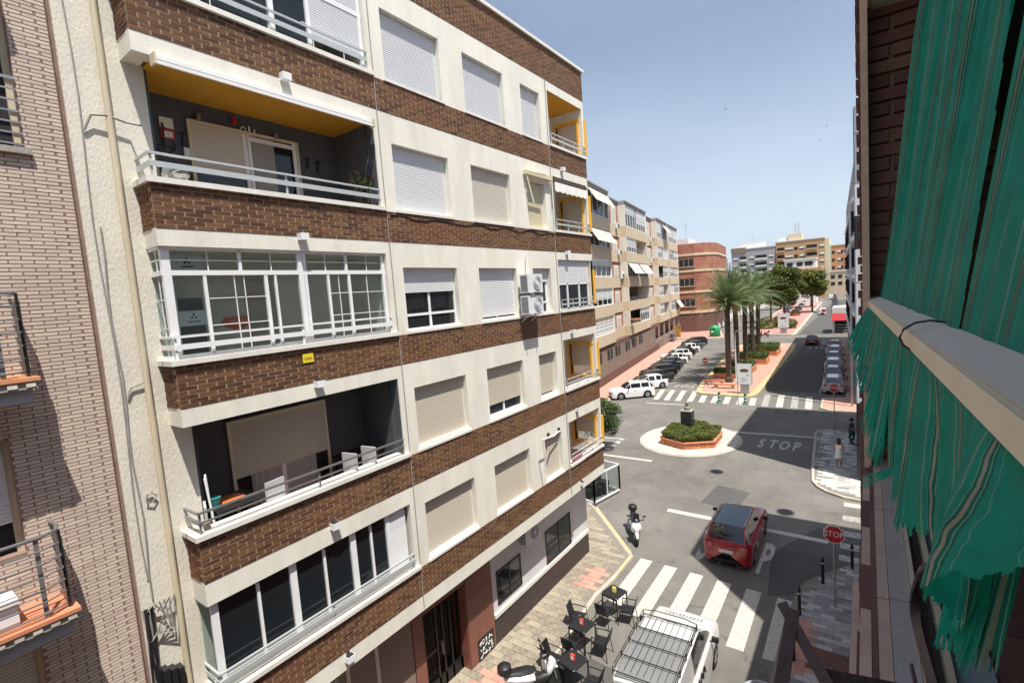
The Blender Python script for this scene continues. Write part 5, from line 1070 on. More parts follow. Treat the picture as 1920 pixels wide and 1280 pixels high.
for i, (x, y, s, lb) in enumerate(((-15.6, 125, 1.5, 'round clipped bush under the big tree'), (-17.6, 118, 1.6, 'dark low bush left of the far billboard'), (-13.3, 118, 1.3, 'dark low bush right of the far billboard'), (-16.0, 155, 1.1, 'grey green bush in the orange pot'))):
    t = thing('bush', lb, 'bush', (x, y, .1)); leaves(MB(), 1500, (x, y, s * .8), (s * 1.1, s * 1.1, s * .85), .16, M['leaf' if i != 3 else 'leaf2'], i, .7).build('foliage', t, kind='stuff')
    if i == 3: MB().lathe((x, y, .15), [(1.1, 0), (1.3, .7), (1.35, .75)], M['orange_brick'], 10).build('pot', t)
    else: MB().lathe((x, y, .15), [(.9 * s, 0), (s, .4), (.8 * s, .9)], M['leaf'], 12).build('core', t)
# balcony plants of the striped block
rp_ = thing('rubber_plant', 'leafy rubber plant with reddish tips at the right end of the ochre loggia', 'potted plant', (-9.1, 7.15, 12.75))
MB().lathe((-9.1, 7.15, 12.7), [(.14, 0), (.18, .3), (.19, .32)], M['terracotta'], 14).build('pot', rp_); R = random.Random(3); V = []; F = []; V2 = []; F2 = []
sm = MB()
for k in range(9):
    a = k * .7; q = Vector((-8.98 + .2 * math.cos(a), 7.2 + .26 * math.sin(a), 13.75 + .07 * (k % 5))); sm.tube([(-9.05, 7.2, 13.0), q], [.012, .006], M['bark'], 4)
    for j in range(11):
        f = .45 + .055 * j; p = Vector((-9.05, 7.2, 13.0)).lerp(q, f); az = R.uniform(0, 6.28); d = Vector((math.cos(az), math.sin(az), R.uniform(-.1, .7))).normalized() * .15; s_ = d.cross(Vector((0, 0, 1))).normalized() * .042
        tv, tf = (V, F) if j < 9 else (V2, F2); b = len(tv); tv += [p, p + d * .5 + s_, p + d, p + d * .5 - s_]; tf.append((b, b + 1, b + 2, b + 3))
sm.build('stems', rp_); MB().add(V, F, M['leaf2']).add(V2, F2, mat('red_leaf', (.25, .06, .03), .6, .2, 3)).build('leaves', rp_, kind='stuff')
# ================================================================ vehicles
import numpy as np
def car_meshes(style, Lc, W, H, paint, roofglass=False):
    P = M[paint]; G = M['carglass']; body = MB(); gl = MB(); hl = Lc / 2; wr = .33 if style != 'suv' else .36; wb = Lc * .31; hw = W / 2
    S = {'hatch': dict(sh=[(-1, .62), (-.985, .90), (-.9, .97), (.36, .93), (.44, .88), (.8, .76), (.95, .66), (1, .48)], gx=(-.93, -.62, .10, .44)),
         'suv': dict(sh=[(-1, .62), (-.985, 1.0), (-.9, 1.08), (.34, 1.05), (.42, 1.02), (.82, .92), (.95, .80), (1, .55)], gx=(-.96, -.78, .12, .42)),
         'sedan': dict(sh=[(-1, .62), (-.98, .92), (-.74, .97), (.34, .92), (.42, .88), (.82, .75), (.95, .64), (1, .46)], gx=(-.74, -.38, .08, .44)),
         'van': dict(sh=[(-1, .62), (-.995, 1.15), (-.9, 1.2), (.45, 1.14), (.58, 1.12), (.86, 1.0), (.96, .84), (1, .55)], gx=(-.985, -.95, .11, .54))}[style]
    xs_ = [p[0] * hl for p in S['sh']]; zs_ = [p[1] for p in S['sh']]; n = 56; X = np.linspace(-hl, hl, n + 1)
    def half(x): u = abs(x) / hl; return hw * (1 - .22 * max(0, (u - .80) / .20) ** 2.4)
    def zbot(x):
        z = .20
        for w_ in (-wb, wb):
            d = abs(x - w_)
            if d < wr + .07: z = max(z, math.sqrt((wr + .07) ** 2 - d * d) + wr - .02)
        return z
    rows = []
    for x in X:
        zs = float(np.interp(x, xs_, zs_)); h = half(x); zb = min(zbot(x), zs - .12); mid = max(zb + .03, (zs * .62 + .12))
        rows.append([(x, h * .965, zb), (x, h, max(mid - .12, zb + .015)), (x, h * 1.0, max(mid, zb + .03)), (x, h * .975, zs - .07), (x, h * .90, zs), (x, h * .5, zs + .025), (x, 0, zs + .035)])
    for sgn in (1, -1):
        V = [(a, b * sgn, c) for r in rows for a, b, c in r]; m_ = 7; F = []
        for i in range(n):
            for j in range(m_ - 1):
                q = (i * m_ + j, (i + 1) * m_ + j, (i + 1) * m_ + j + 1, i * m_ + j + 1); F.append(q if sgn < 0 else q[::-1])
        for e in (0, n): F.append(tuple(e * m_ + j for j in range(m_)) + ())
        body.add(V, F, P)
    body.quad((-hl * .98, -hw * .85, .22), (hl * .98, -hw * .85, .22), (hl * .98, hw * .85, .22), (-hl * .98, hw * .85, .22), M['black'])
    body.box(-hl * .9, hl * .9, -hw * .8, hw * .8, .25, .6, M['black'])
    # bumper trim strips
    for s in (-1, 1): body.box(s * hl - .03 if s > 0 else -hl - .015, hl + .015 if s > 0 else -hl + .03, -hw * .50, hw * .50, .26, .36, M['black'])
    g0, g1, g2, g3 = [v * hl for v in S['gx']]; gr = []; hb = .885; hr = .70 if style != 'van' else .80; N_ = 36
    GX = sorted(set([g0, g1, g2, g3] + list(np.linspace(g0, g3, N_))))
    for x in GX:
        zs = float(np.interp(x, xs_, zs_)) - .005; f = min(1, (x - g0) / max(.01, g1 - g0)) if x < g1 else (1 if x < g2 else max(0, 1 - (x - g2) / (g3 - g2)))
        f = max(0, f); fe = f ** .8; zr = zs + (H - .05 - zs) * fe; ye = half(x) * (hb + (hr - hb) * fe); c = .05 * fe
        gr.append([(x, half(x) * hb, zs), (x, ye, zr), (x, ye * .90, zr + c * .6), (x, ye * .45, zr + c), (x, 0, zr + c * 1.05)])
    pil = [(g1 - .02, g1 + .10), (g1 + (g2 - g1) * .46, g1 + (g2 - g1) * .46 + .09), (g2 + .02, g2 + .07)]
    if style == 'van': pil = [(g0, g0 + (g2 - g0) * .66), (g2 - .04, g2 + .03)]
    for i in range(len(GX) - 1):
        xm = (GX[i] + GX[i + 1]) / 2; flat = g1 <= xm <= g2
        for sgn in (1, -1):
            for j in range(4):
                q = [gr[i][j], gr[i + 1][j], gr[i + 1][j + 1], gr[i][j + 1]]; q = [(a, b * sgn, c) for a, b, c in q]; q = q if sgn < 0 else q[::-1]
                side = j == 0; pill = any(a <= xm <= b for a, b in pil)
                if (side and pill) or j == 1 or (not side and flat and not roofglass) or (style == 'van' and xm < g1 and j > 0): body.add(q, [(0, 1, 2, 3)], P)
                elif not side and flat and roofglass: gl.add(q, [(0, 1, 2, 3)], M['carglass'])
                else: gl.add(q, [(0, 1, 2, 3)], G)
    out = {}
    def weld(mb, name, ang):
        me = mb.mesh(name); bm = bmesh.new(); bm.from_mesh(me); bmesh.ops.remove_doubles(bm, verts=bm.verts, dist=.002); bmesh.ops.recalc_face_normals(bm, faces=bm.faces); bm.to_mesh(me); bm.free()
        me.polygons.foreach_set('use_smooth', [True] * len(me.polygons)); me.set_sharp_from_angle(angle=math.radians(ang)); return me
    out['body'] = weld(body, 'body', 32); out['glass'] = weld(gl, 'windows', 35)
    t = MB(); t.add(*(lambda V, F: (V, F))(*wheel_geo(wr, .20)), M['tyre']); out['tyre'] = t.mesh('tyre', 40)
    r = MB(); K = 5
    r.add([(0 + .0, 0, 0)] , [], M['rim']); r.tube([(0, .07, 0), (0, .095, 0)], wr * .62, M['rim'], 20)
    for k in range(K): a = k * 2 * math.pi / K; r.bar((wr * .08 * math.cos(a), .10, wr * .08 * math.sin(a)), (wr * .58 * math.cos(a), .10, wr * .58 * math.sin(a)), .05, .02, M['steel'], up=(0, 1, 0))
    out['rim'] = r.mesh('rim', 40)
    out['dims'] = (Lc, W, H, wr, wb, hw, hl, S, g2, g3, half, xs_, zs_); return out
def wheel_geo(r, w):
    V = []; F = []; n = 24; prof = [(r * .62, w / 2), (r * .93, w / 2), (r, w / 2 - .03), (r, -w / 2 + .03), (r * .93, -w / 2), (r * .62, -w / 2)]
    for rr, y in prof:
        for k in range(n): a = 2 * math.pi * k / n; V.append((rr * math.cos(a), y, rr * math.sin(a)))
    for i in range(5):
        for k in range(n): F.append((i * n + k, i * n + (k + 1) % n, (i + 1) * n + (k + 1) % n, (i + 1) * n + k))
    F.append(tuple(5 * n + k for k in range(n))); return V, F
def make_car(name, label, style, Lc, W, H, paint, roofglass=False, cat='car', rails=False):
    C_ = car_meshes(style, Lc, W, H, paint, roofglass); t = thing(name, label, cat); Lc, W, H, wr, wb, hw, hl, S, g2, g3, half, xs_, zs_ = C_['dims']
    inst('body', C_['body'], t, (0, 0, 0), local=True); inst('windows', C_['glass'], t, (0, 0, 0), local=True)
    for sx in (-1, 1):
        for sy in (-1, 1):
            w_ = inst('wheel', C_['tyre'], t, (sx * wb, sy * (hw - .11), wr), local=True); r_ = inst('rim', C_['rim'], w_, (0, 0, 0), (1, sy, 1), local=True)
    zt = float(np.interp(-hl * .97, xs_, zs_))
    for sy in (-1, 1):
        MB().box(-hl - .012, -hl + .16, *sorted((sy * hw * .56, sy * hw * .84)), zt - .24, zt - .05, M['taillight']).build('taillight', t, local=True)
        MB().obox((hl - .12, sy * hw * .66, .66 if style != 'suv' else .76), (.13, -sy * .04, 0), (0.02, hw * .17, 0), (0, 0, .07), M['headlight']).build('headlight', t, local=True)
        MB().obox((g3 - .32, sy * (hw + .09), float(np.interp(g3, xs_, zs_)) + .06), (.05, 0, 0), (0, .09, 0), (0, 0, .06), M['black']).build('mirror', t, local=True)
        MB().box(-.18, -.0, *sorted((sy * hw * .97, sy * (hw * 1.0 + .012))), zt - .2, zt - .17, M['black']).build('door_handle', t, local=True)
        if rails: MB().tube([(g2 - .25, sy * hw * .66, H + .0), (g2 - .4, sy * hw * .67, H + .05), (S['gx'][1] * hl + .2, sy * hw * .67, H + .05), (S['gx'][1] * hl + .05, sy * hw * .66, H + .0)], .026, M['rim'], 6).build('roof_rail', t, local=True)
    MB().box(-hl - .022, -hl + .02, -.26, .26, .62 if style in ('suv', 'van') else .55, .74 if style in ('suv', 'van') else .66, M['plate']).build('number_plate', t, local=True)
    MB().box(hl - .01, hl + .022, -.26, .26, .36, .47, M['plate']).build('number_plate', t, local=True)
    MB().box(hl - .04, hl + .012, -hw * .45, hw * .45, .52, .64, M['black']).build('grille', t, local=True)
    return t
for n_, c_ in (('paint_white', (.80, .80, .79)), ('paint_black', (.012, .012, .014)), ('paint_dgreen', (.03, .04, .035)), ('paint_navy', (.012, .018, .035)), ('paint_grey', (.10, .11, .115)), ('paint_silver', (.42, .43, .45)), ('paint_red', (.36, .004, .014)), ('paint_darkred', (.17, .012, .016)), ('paint_van', (.54, .54, .54))): M[n_] = paintmat(n_, c_)
KINDS = {'white_suv': ('suv', 4.4, 1.82, 1.56, 'paint_white'), 'white_hatch': ('hatch', 4.1, 1.78, 1.48, 'paint_white'), 'black_suv': ('suv', 4.4, 1.82, 1.55, 'paint_black'), 'green_sedan': ('sedan', 4.5, 1.8, 1.46, 'paint_dgreen'),
         'navy_hatch': ('hatch', 4.2, 1.78, 1.48, 'paint_navy'), 'grey_hatch': ('hatch', 4.2, 1.78, 1.48, 'paint_grey'), 'silver_wagon': ('suv', 4.5, 1.82, 1.50, 'paint_silver'), 'black_hatch': ('hatch', 4.1, 1.78, 1.46, 'paint_black')}
PROT = {}; USED = {}
def car(kind, x, y, head, label, group=None):
    if kind not in PROT: s, a, b, c, p = KINDS[kind]; PROT[kind] = make_car('parked_car', label, s, a, b, c, p, rails=kind.endswith('wagon') or kind == 'white_suv')
    o = PROT[kind] if kind not in USED else dup(PROT[kind]); USED[kind] = 1
    o.location = (x, y, 0); o.rotation_euler = (0, 0, math.radians(head)); o['label'] = label
    if group: o['group'] = group
    return o
gL = 'cars parked at an angle along the beige block'
row = [('white_suv', -18.29, 46.8, 'white compact SUV at the near end of the angled row by the crosswalk'), ('white_hatch', -18.36, 51.4, 'white hatchback second from the near end of the angled row'), ('green_sedan', -18.9, 54.9, 'dark green sedan third in the angled row'),
       ('black_suv', -19.5, 58.2, 'black SUV fourth in the angled row'), ('navy_hatch', -20.05, 61.5, 'navy hatchback fifth in the angled row'), ('grey_hatch', -20.6, 64.8, 'dark grey hatchback sixth in the angled row'), ('white_hatch', -21.1, 68.4, 'white hatchback seventh in the angled row'),
       ('white_suv', -21.6, 72.0, 'white SUV eighth in the angled row'), ('black_hatch', -22.1, 75.8, 'black hatchback ninth in the angled row'), ('white_hatch', -22.6, 80.2, 'white hatchback tenth in the angled row'), ('grey_hatch', -23.1, 84.6, 'dark grey hatchback second from the far end of the angled row'), ('black_suv', -23.7, 89.2, 'black SUV at the far end of the angled row')]
hd = math.degrees(math.atan2(-2.0, -2.35)); hv = Vector((math.cos(math.radians(hd)), math.sin(math.radians(hd)), 0)); sv = Vector((-hv.y, hv.x, 0))
for k, x, y, lb in row:
    L_ = KINDS[k][1]; c = Vector((x, y, 0)) + hv * (L_ * .31) - sv * .9 * 1; h2 = hd if y < 50 else hd + 8
    c = Vector((x, y, 0)) + hv * (L_ * .31) + Vector((-.15, .85, 0)); car(k, c.x, c.y, h2, lb, gL)
gR = 'cars parked in the shade on the right of the avenue'
for i, (k, y, lb) in enumerate((('silver_wagon', 54.8, 'silver grey estate car nearest in the shaded right-hand row'), ('navy_hatch', 60.4, 'dark car parked just ahead of the silver grey estate'), ('silver_wagon', 66.0, 'silver estate in the middle of the shaded right-hand row'), ('black_hatch', 71.8, 'black hatchback fourth in the shaded right-hand row'), ('silver_wagon', 77.6, 'silver estate next to last in the shaded right-hand row'), ('grey_hatch', 84, 'dark grey hatchback last in the shaded right-hand row'))):
    car(k, -2.55 - (y - 54) * .045, y, 91.5, lb, gR)
gF = 'cars parked far up the avenue'; RV = random.Random(4); ks = list(KINDS); far = [(-6.2, 150), (-6.6, 157), (-6.9, 164), (-7.3, 171), (-7.6, 178), (-8.0, 186), (-8.4, 194), (-8.8, 203), (-9.3, 213), (-9.9, 224), (-10.4, 236), (-11, 250), (-11.6, 264), (-17.6, 180), (-18.3, 196), (-19, 214), (-19.6, 236)]
for i, (x, y) in enumerate(far): car(RV.choice([k for k in ks if 'white' not in k] + ['white_hatch']) if i else 'black_suv', x, y, 92, '%s distant car parked along the %s of the avenue beyond the kiosk' % (('first', 'second', 'third', 'fourth', 'fifth', 'sixth', 'seventh', 'eighth', 'ninth', 'tenth', 'eleventh', 'twelfth', 'farthest', 'first', 'second', 'third', 'farthest')[i], 'right edge' if i < 13 else 'left edge'), gF)
for i in range(4): car(['white_suv', 'white_hatch', 'silver_wagon', 'white_hatch'][i], -28.6 - i * .55, 121 + i * 6.5, 100, 'pale car %s behind the palm trunks' % ('nearest', 'second', 'third', 'farthest')[i], 'pale cars beyond the green container')
for i, (x, y) in enumerate(((-31.5, 96.8), (-20.6, 176), (-20.9, 186))): car(['grey_hatch', 'green_sedan', 'grey_hatch'][i], x, y, (100, 95, 93)[i], ('dark car by the yellow graffiti wall', 'dark green car under the big tree', 'dark grey car behind the big tree')[i])
dr_ = make_car('moving_car', 'dark red hatchback driving away over the far crosswalk', 'hatch', 4.2, 1.8, 1.48, 'paint_darkred'); dr_.location = (-7.15, 91.2, 0); dr_.rotation_euler = (0, 0, math.radians(91))
rs = make_car('red_suv', 'bright red SUV with dark glass roof waiting before the stop line', 'suv', 4.3, 1.80, 1.56, 'paint_red', True, rails=True); rs.location = (-4.50, 21.25, 0); rs.rotation_euler = (0, 0, math.radians(90.5))
wv = make_car('small_van', 'white van with a red panel at its back driving up the avenue', 'van', 4.4, 1.8, 1.85, 'paint_white', cat='van'); wv.location = (-9.9, 158.5, 0); wv.rotation_euler = (0, 0, math.radians(93)); MB().box(-2.225, -2.2, -.75, .1, .8, 1.5, M['signred']).build('red_panel', wv, local=True); MB().box(-2.1, -.2, -.92, -.905, .7, 1.5, M['signred']).build('red_panel', wv, local=True)
w2 = make_car('delivery_van', 'white delivery van far up the avenue between the parked cars', 'van', 4.8, 1.95, 2.2, 'paint_white', cat='van'); w2.location = (-12.4, 248, 0); w2.rotation_euler = (0, 0, math.radians(92))
# near van with the roof rack
vn = make_car('work_van', 'silver white work van with a black wire roof rack beside the cafe tables', 'van', 4.85, 1.84, 1.84, 'paint_van', cat='van'); vn.location = (-4.43, 12.22, 0); vn.rotation_euler = (0, 0, math.radians(93.2))
rk = MB(); Bk = M['iron']
rack = thing('roof_rack', 'black wire roof rack with cross bars fixed on top of the work van', 'roof rack', (-4.43, 12.22, 0), math.radians(93.2))
for s in (-.72, .72):
    for z in (1.93, 2.03): MB().tube([(-2.05, s, z), (.22, s, z)], .011, Bk, 6).build('side_bar', rack, local=True)
for i in range(5): x = -2.15 + i * .59; MB().tube([(x, -.72, 1.93), (x, .72, 1.93)], .013, Bk, 6).build('cross_bar', rack, local=True)
for i in range(9): y = -.64 + i * .16; MB().tube([(-2.05, y, 1.945), (.22, y, 1.945)], .006, Bk, 5).build('long_wire', rack, local=True)
MB().tube([(.22, -.72, 2.03), (.30, -.4, 2.04), (.30, .4, 2.04), (.22, .72, 2.03)], .011, Bk, 6).build('front_bar', rack, local=True)
for s in (-1, 1):
    for i in range(5): x = -2.15 + i * .59; MB().bar((x, s * .72, 1.84), (x, s * .72, 2.03), .02, .02, Bk).build('foot', rack, local=True)
tx = text_mb('TRANSPORTES', M['black'], .13, lambda u, v, w_: (1.30 + .0 + v * .2, -u * .8, 1.20 + .0), 0) if False else None
lt = MB(); RL = random.Random(6)
for i in range(11): lt.obox((1.72, .50 - i * .1, 1.150), (.022, 0, -.006), (0, .03 if i % 3 else .018, 0), (0, 0, .003), M['black'])
lt.build('bonnet_lettering', vn, local=True)
sw = MB(); sw.tube([(-.7 + .09 * k, -.925, 1.0 + .16 * math.sin(k * 1.9)) for k in range(10)], .016, M['black'], 4); sw.build('side_logo', vn, local=True)
MB().box(-2.2, -.30, -.66, .66, 1.845, 1.868, mat('grey_roof_sheet', (.20, .205, .21), .5, .08, 3)).build('roof_panel', vn, local=True)  # darker grey sheet over the rear part of the van roof
# scooters
def scooter(label, loc, rz, paint='paint_white', dark=True):
    t = thing('scooter', label, 'scooter', loc, rz); P = M[paint]; B = M['black']
    tg = MB(); tg.add(*wheel_geo(.27, .12), M['tyre']); me = tg.mesh('wheel', 40)
    for x in (.66, -.62): w_ = inst('wheel', me, t, (x, 0, .27), local=True); MB().tube([(0, -.045, 0), (0, .045, 0)], .165, M['steel'], 14).build('rim', w_, local=True)
    def loft(name, secs, m, ang=50):
        V = []; F = []; n = 12
        for x, z, ry, rz_ in secs:
            for k in range(n): a = 2 * math.pi * k / n; V.append((x, ry * math.cos(a), z + rz_ * math.sin(a)))
        for i in range(len(secs) - 1):
            for k in range(n): F.append((i * n + k, i * n + (k + 1) % n, (i + 1) * n + (k + 1) % n, (i + 1) * n + k))
        F.append(tuple(range(n))); F.append(tuple((len(secs) - 1) * n + k for k in reversed(range(n)))); return MB().add(V, F, m).build(name, t, smooth=ang, local=True)
    loft('front_fairing', [(.36, .62, .19, .26), (.46, .68, .24, .28), (.58, .72, .19, .20), (.70, .70, .07, .08)], P); loft('front_mudguard', [(.38, .50, .05, .03), (.56, .58, .075, .04), (.74, .55, .07, .035), (.90, .42, .04, .03)], P)
    loft('floor_tunnel', [(.42, .42, .17, .14), (.15, .40, .15, .14), (-.05, .45, .16, .16)], B); loft('tail_body', [(.0, .52, .15, .16), (-.25, .60, .19, .15), (-.6, .70, .17, .11), (-.86, .76, .06, .05)], P)
    loft('seat', [(.08, .72, .10, .05), (-.12, .78, .16, .06), (-.42, .82, .17, .07), (-.72, .88, .12, .05)], B); loft('dashboard', [(.30, .98, .11, .07), (.44, 1.0, .13, .08), (.54, .94, .06, .05)], B)
    MB().add([(.48, -.15, .95), (.48, .15, .95), (.36, .11, 1.28), (.36, -.11, 1.28)], [(0, 1, 2, 3)], M['carglass']).build('windscreen', t, local=True)
    MB().tube([(.36, -.34, 1.02), (.42, -.12, 1.0), (.42, .12, 1.0), (.36, .34, 1.02)], .018, B, 6).build('handlebar', t, local=True)
    for s in (-1, 1): MB().tube([(.40, s * .25, 1.02), (.44, s * .33, 1.18)], .008, B, 5).obox((.43, s * .34, 1.2), (.012, 0, 0), (0, .06, 0), (0, 0, .035), B).build('mirror', t, local=True); MB().obox((.60, s * .12, .74), (.06, 0, 0), (0, .05, 0), (0, 0, .04), M['headlight']).build('headlight', t, local=True)
    MB().lathe((-.82, 0, .92), [(.16, 0), (.20, .05), (.19, .2), (.1, .27)], B, 16).build('top_case', t, smooth=40, local=True); MB().tube([(.66, -.09, .27), (.60, -.09, .6)], .025, M['steel'], 6).tube([(.66, .09, .27), (.60, .09, .6)], .025, M['steel'], 6).build('fork', t, local=True)
    MB().tube([(-.2, -.17, .3), (-.55, -.2, .32), (-.85, -.2, .42)], .05, M['steel'], 8).build('exhaust', t, local=True)
    MB().tube([(-.05, .1, .3), (-.02, .22, .03)], .014, B, 5).build('side_stand', t, local=True); return t
def lean(o, deg): o.rotation_euler = (math.radians(deg), 0, o.rotation_euler[2]); return o
lean(scooter('white and black maxi scooter parked in the road near the striped block corner', (-8.45, 19.75, 0), math.radians(-61)), -4)
lean(scooter('white scooter parked by the cafe tables at the bottom edge', (-7.55, 10.25, 0), math.radians(60)), -5)
lean(scooter('red and white moped parked at the start of the far median', (-15.8, 102.6, 0), math.radians(200), 'paint_red'), -4)
# ================================================================ street furniture, signs, cafe, people, facade equipment
def octo(c, r, y, th, m, n=8, rot=math.pi / 8):
    V = []; 
    for yy in (y, y + th):
        for k in range(n): a = rot + k * 2 * math.pi / n; V.append((c[0] + r * math.cos(a), yy, c[1] + r * math.sin(a)))
    return MB().add(V, [tuple(range(n)), tuple(reversed(range(n, 2 * n)))] + [(k + n, (k + 1) % n + n, (k + 1) % n, k) for k in range(n)], m)
def stop_sign(label, x, y, zc, r=.31, dx=0):
    t = thing('stop_sign', label, 'stop sign', (x, y, .12), group='octagonal stop signs'); cz = zc
    MB().tube([(x, y + .04, .12), (x + dx, y + .04, cz + r)], .028, M['steel'], 8).build('post', t, smooth=60)
    f = octo((x + dx, cz), r, y - .03, .03, M['white']).build('plate_rim', t); octo((x + dx, cz), r * .92, y - .036, .006, M['signred']).build('plate', t)
    text_mb('STOP', M['white'], r * .72, lambda u, v, w: (x + dx + u, y - .040 - w, cz + v * 1.25), .002).build('stop_lettering', t)
    MB().box(x - .04, x + .04, y, y + .08, .12, .2, M['steel']).build('foot', t); return t
stop_sign('near red STOP sign on a tall grey post over the grey paving', -.93, 18.15, 2.62)
stop_sign('far red STOP sign on a post at the corner island with the walkers', -1.86, 39.0, 3.3, .33)
ne = thing('no_entry_sign', 'round red no entry sign at the tip of the palm median', 'road sign', (-14.55, 56, .16)); MB().tube([(-14.55, 56, .16), (-14.55, 56, 2.8)], .03, M['steel'], 8).build('post', ne)
octo((-14.55, 2.45), .33, 55.92, .03, M['white'], 28, 0).build('plate_rim', ne); octo((-14.55, 2.45), .31, 55.91, .01, M['signred'], 28, 0).build('plate', ne); MB().box(-14.78, -14.32, 55.895, 55.908, 2.39, 2.51, M['white']).build('white_bar', ne)
for i, (x, y, lb) in enumerate(((-1.35, 19.5, 'black bollard directly left of the near STOP post'), (-1.85, 17.2, 'black bollard left of the near STOP post, next to the last crosswalk bar'), (-.52, 20.94, 'black bollard nearest to the side street crosswalk'), (-1.78, 14.93, 'black bollard behind the forked iron bracket'))):
    t = thing('bollard', lb, 'bollard', (x, y, .12), group='black bollards along the right pavement'); MB().lathe((x, y, .12), [(.055, 0), (.05, .02), (.05, .82), (.056, .83), (.056, .87), (.03, .95), (.0, .97)], M['black'], 14).build('post', t, smooth=40); MB().lathe((x, y, .12), [(.052, .72), (.052, .76)], M['white'], 14).build('reflective_band', t)
for x, lb in ((-11.05, 'left green flexible bollard on the far crosswalk'), (-8.85, 'right green flexible bollard on the far crosswalk')):
    t = thing('flexible_bollard', lb, 'bollard', (x, 46.75, 0), group='green bollards on the far crosswalk'); MB().lathe((x, 46.75, 0), [(.22, 0), (.2, .08), (.13, .14), (.12, .85), (.13, .95), (.06, 1.0)], M['green_dark'], 14).build('post', t, smooth=40)
    for z in (.3, .6): MB().lathe((x, 46.75, z), [(.133, 0), (.133, .1)], M['panel_w'], 14).build('white_band', t)
def billboard(label, x, y, w, z0, z1, s=1, seed=1):
    t = thing('advertising_panel', label, 'billboard', (x, y, .16)); MB().box(x - w * .28, x + w * .28, y - .09, y + .09, .16, z0 + .02, M['steel']).build('leg', t)
    MB().box(x - w / 2, x + w / 2, y - .12, y + .12, z0, z1, M['rail']).build('frame', t); MB().box(x - w / 2 + .07, x + w / 2 - .07, y - .13, y - .121, z0 + .07, z1 - .07, M['white']).build('poster', t)
    a = MB(); cz = z0 + (z1 - z0) * .66; R = random.Random(seed)
    V = [(x + w * .30 * math.cos(k * .35), y - .134, cz + (z1 - z0) * .11 * math.sin(k * .35) * (1.0 if k < 9 else .55)) for k in range(18)]; a.add(V, [tuple(range(18))], M['dark_red'])
    V = [(x + w * .3 - w * .02 * k, y - .1345, cz - (z1 - z0) * .16 + .06 * math.sin(k * 1.3)) for k in range(8)] + [(x + w * .14 + w * .02 * k, y - .1345, cz - (z1 - z0) * .25 + .05 * math.sin(k)) for k in range(8)]; a.add(V, [tuple(range(16))], M['grey_far'])
    for k in range(5): a.box(x - w * .22, x + w * R.uniform(-.05, .25), y - .134, y - .1335, z0 + .25 + k * .10, z0 + .29 + k * .10, M['panel_g'])
    a.build('poster_print', t); return t
billboard('white advertising panel with a dark red picture at the front of the palm median', -9.55, 50.4, 1.35, 1.05, 3.05)
billboard('second advertising panel, far away at the start of the next median', -13.1, 107.2, 1.9, 1.2, 4.0, seed=2)
lp = thing('sign_post', 'thin grey post standing before the front billboard', 'post', (-9.35, 48.0, 0)); MB().tube([(-9.35, 46.3, 0), (-9.35, 46.3, 2.5)], .028, M['steel'], 8).build('pole', lp); MB().box(-9.5, -9.2, 46.28, 46.3, 2.3, 2.5, M['panel_w']).build('small_plate', lp)
def lamp(label, x, y, h, arm=1.2, d=1):
    t = thing('street_lamp', label, 'street lamp', (x, y, .16)); MB().tube([(x, y, .16), (x, y, h * .8), (x + arm * .3 * d, y, h * .95), (x + arm * d, y, h)], [.10, .06, .05, .04], M['panel_w'], 10).build('pole', t, smooth=60); MB().box(*sorted((x + arm * d, x + (arm + .6) * d)), y - .12, y + .12, h - .07, h + .05, M['rail']).build('lantern', t); MB().lathe((x, y, .14), [(.22, 0), (.2, .2), (.1, .25)], M['panel_w'], 12).build('base', t)
lamp('white lamp post beside the trunk of the tallest palm', -11.55, 56.6, 5.6, .1); lamp('tall white lamp post on the far median left of its billboard', -16.3, 118, 7.6, 1.6, -1); lamp('slim lamp post at the far right edge of the second median', -12.2, 190, 8, 1.2)
for x, y, lb in ((-11.9, 52.6, 'long low stone bench right by the billboard on the median'), (-13.3, 54.2, 'stone bench beside the tip of the palm median')):
    t = thing('stone_bench', lb, 'bench', (x, y, .16)); MB().box(x - 1.1, x + 1.1, y - .25, y + .25, .5, .6, M['orange_brick']).build('seat', t); [MB().box(x + s - .12, x + s + .12, y - .2, y + .2, .16, .5, M['kerb']).build('leg', t) for s in (-.8, .8)]
tg_ = thing('bicycle', 'dark parked bicycle by the left tip of the palm median', 'bicycle', (-13.55, 52.3, .16))
for dx in (-.5, .5): MB().tube([(-13.55 + dx + .33 * math.cos(a * .45), 52.3, .5 + .33 * math.sin(a * .45)) for a in range(15)], .02, M['black'], 5).build('wheel', tg_)
MB().tube([(-14.05, 52.3, .5), (-13.7, 52.3, .95), (-13.2, 52.3, .95), (-13.45, 52.3, .5), (-14.05, 52.3, .5)], .022, M['iron'], 5).tube([(-13.45, 52.3, .5), (-13.7, 52.3, 1.05)], .02, M['iron'], 5).tube([(-13.05, 52.3, .5), (-13.2, 52.3, 1.12), (-13.3, 52.1, 1.15)], .02, M['iron'], 5).build('frame', tg_); MB().box(-13.8, -13.55, 52.24, 52.36, 1.04, 1.09, M['black']).build('saddle', tg_)
gc = thing('recycling_container', 'big round green recycling container near the red brick building', 'recycling bin', (-24.9, 103.9, .14)); MB().lathe((-24.9, 103.9, .14), [(.85, 0), (1.0, .15), (1.0, 1.3), (.92, 1.75), (.6, 2.1), (.15, 2.25)], M['green_plastic'], 20).build('shell', gc, smooth=50); MB().box(-25.4, -24.9, 102.86, 102.95, 1.0, 1.35, M['panel_w']).build('label_plate', gc); MB().box(-25.2, -24.6, 102.9, 103.05, 1.5, 1.75, M['black']).build('slot', gc)
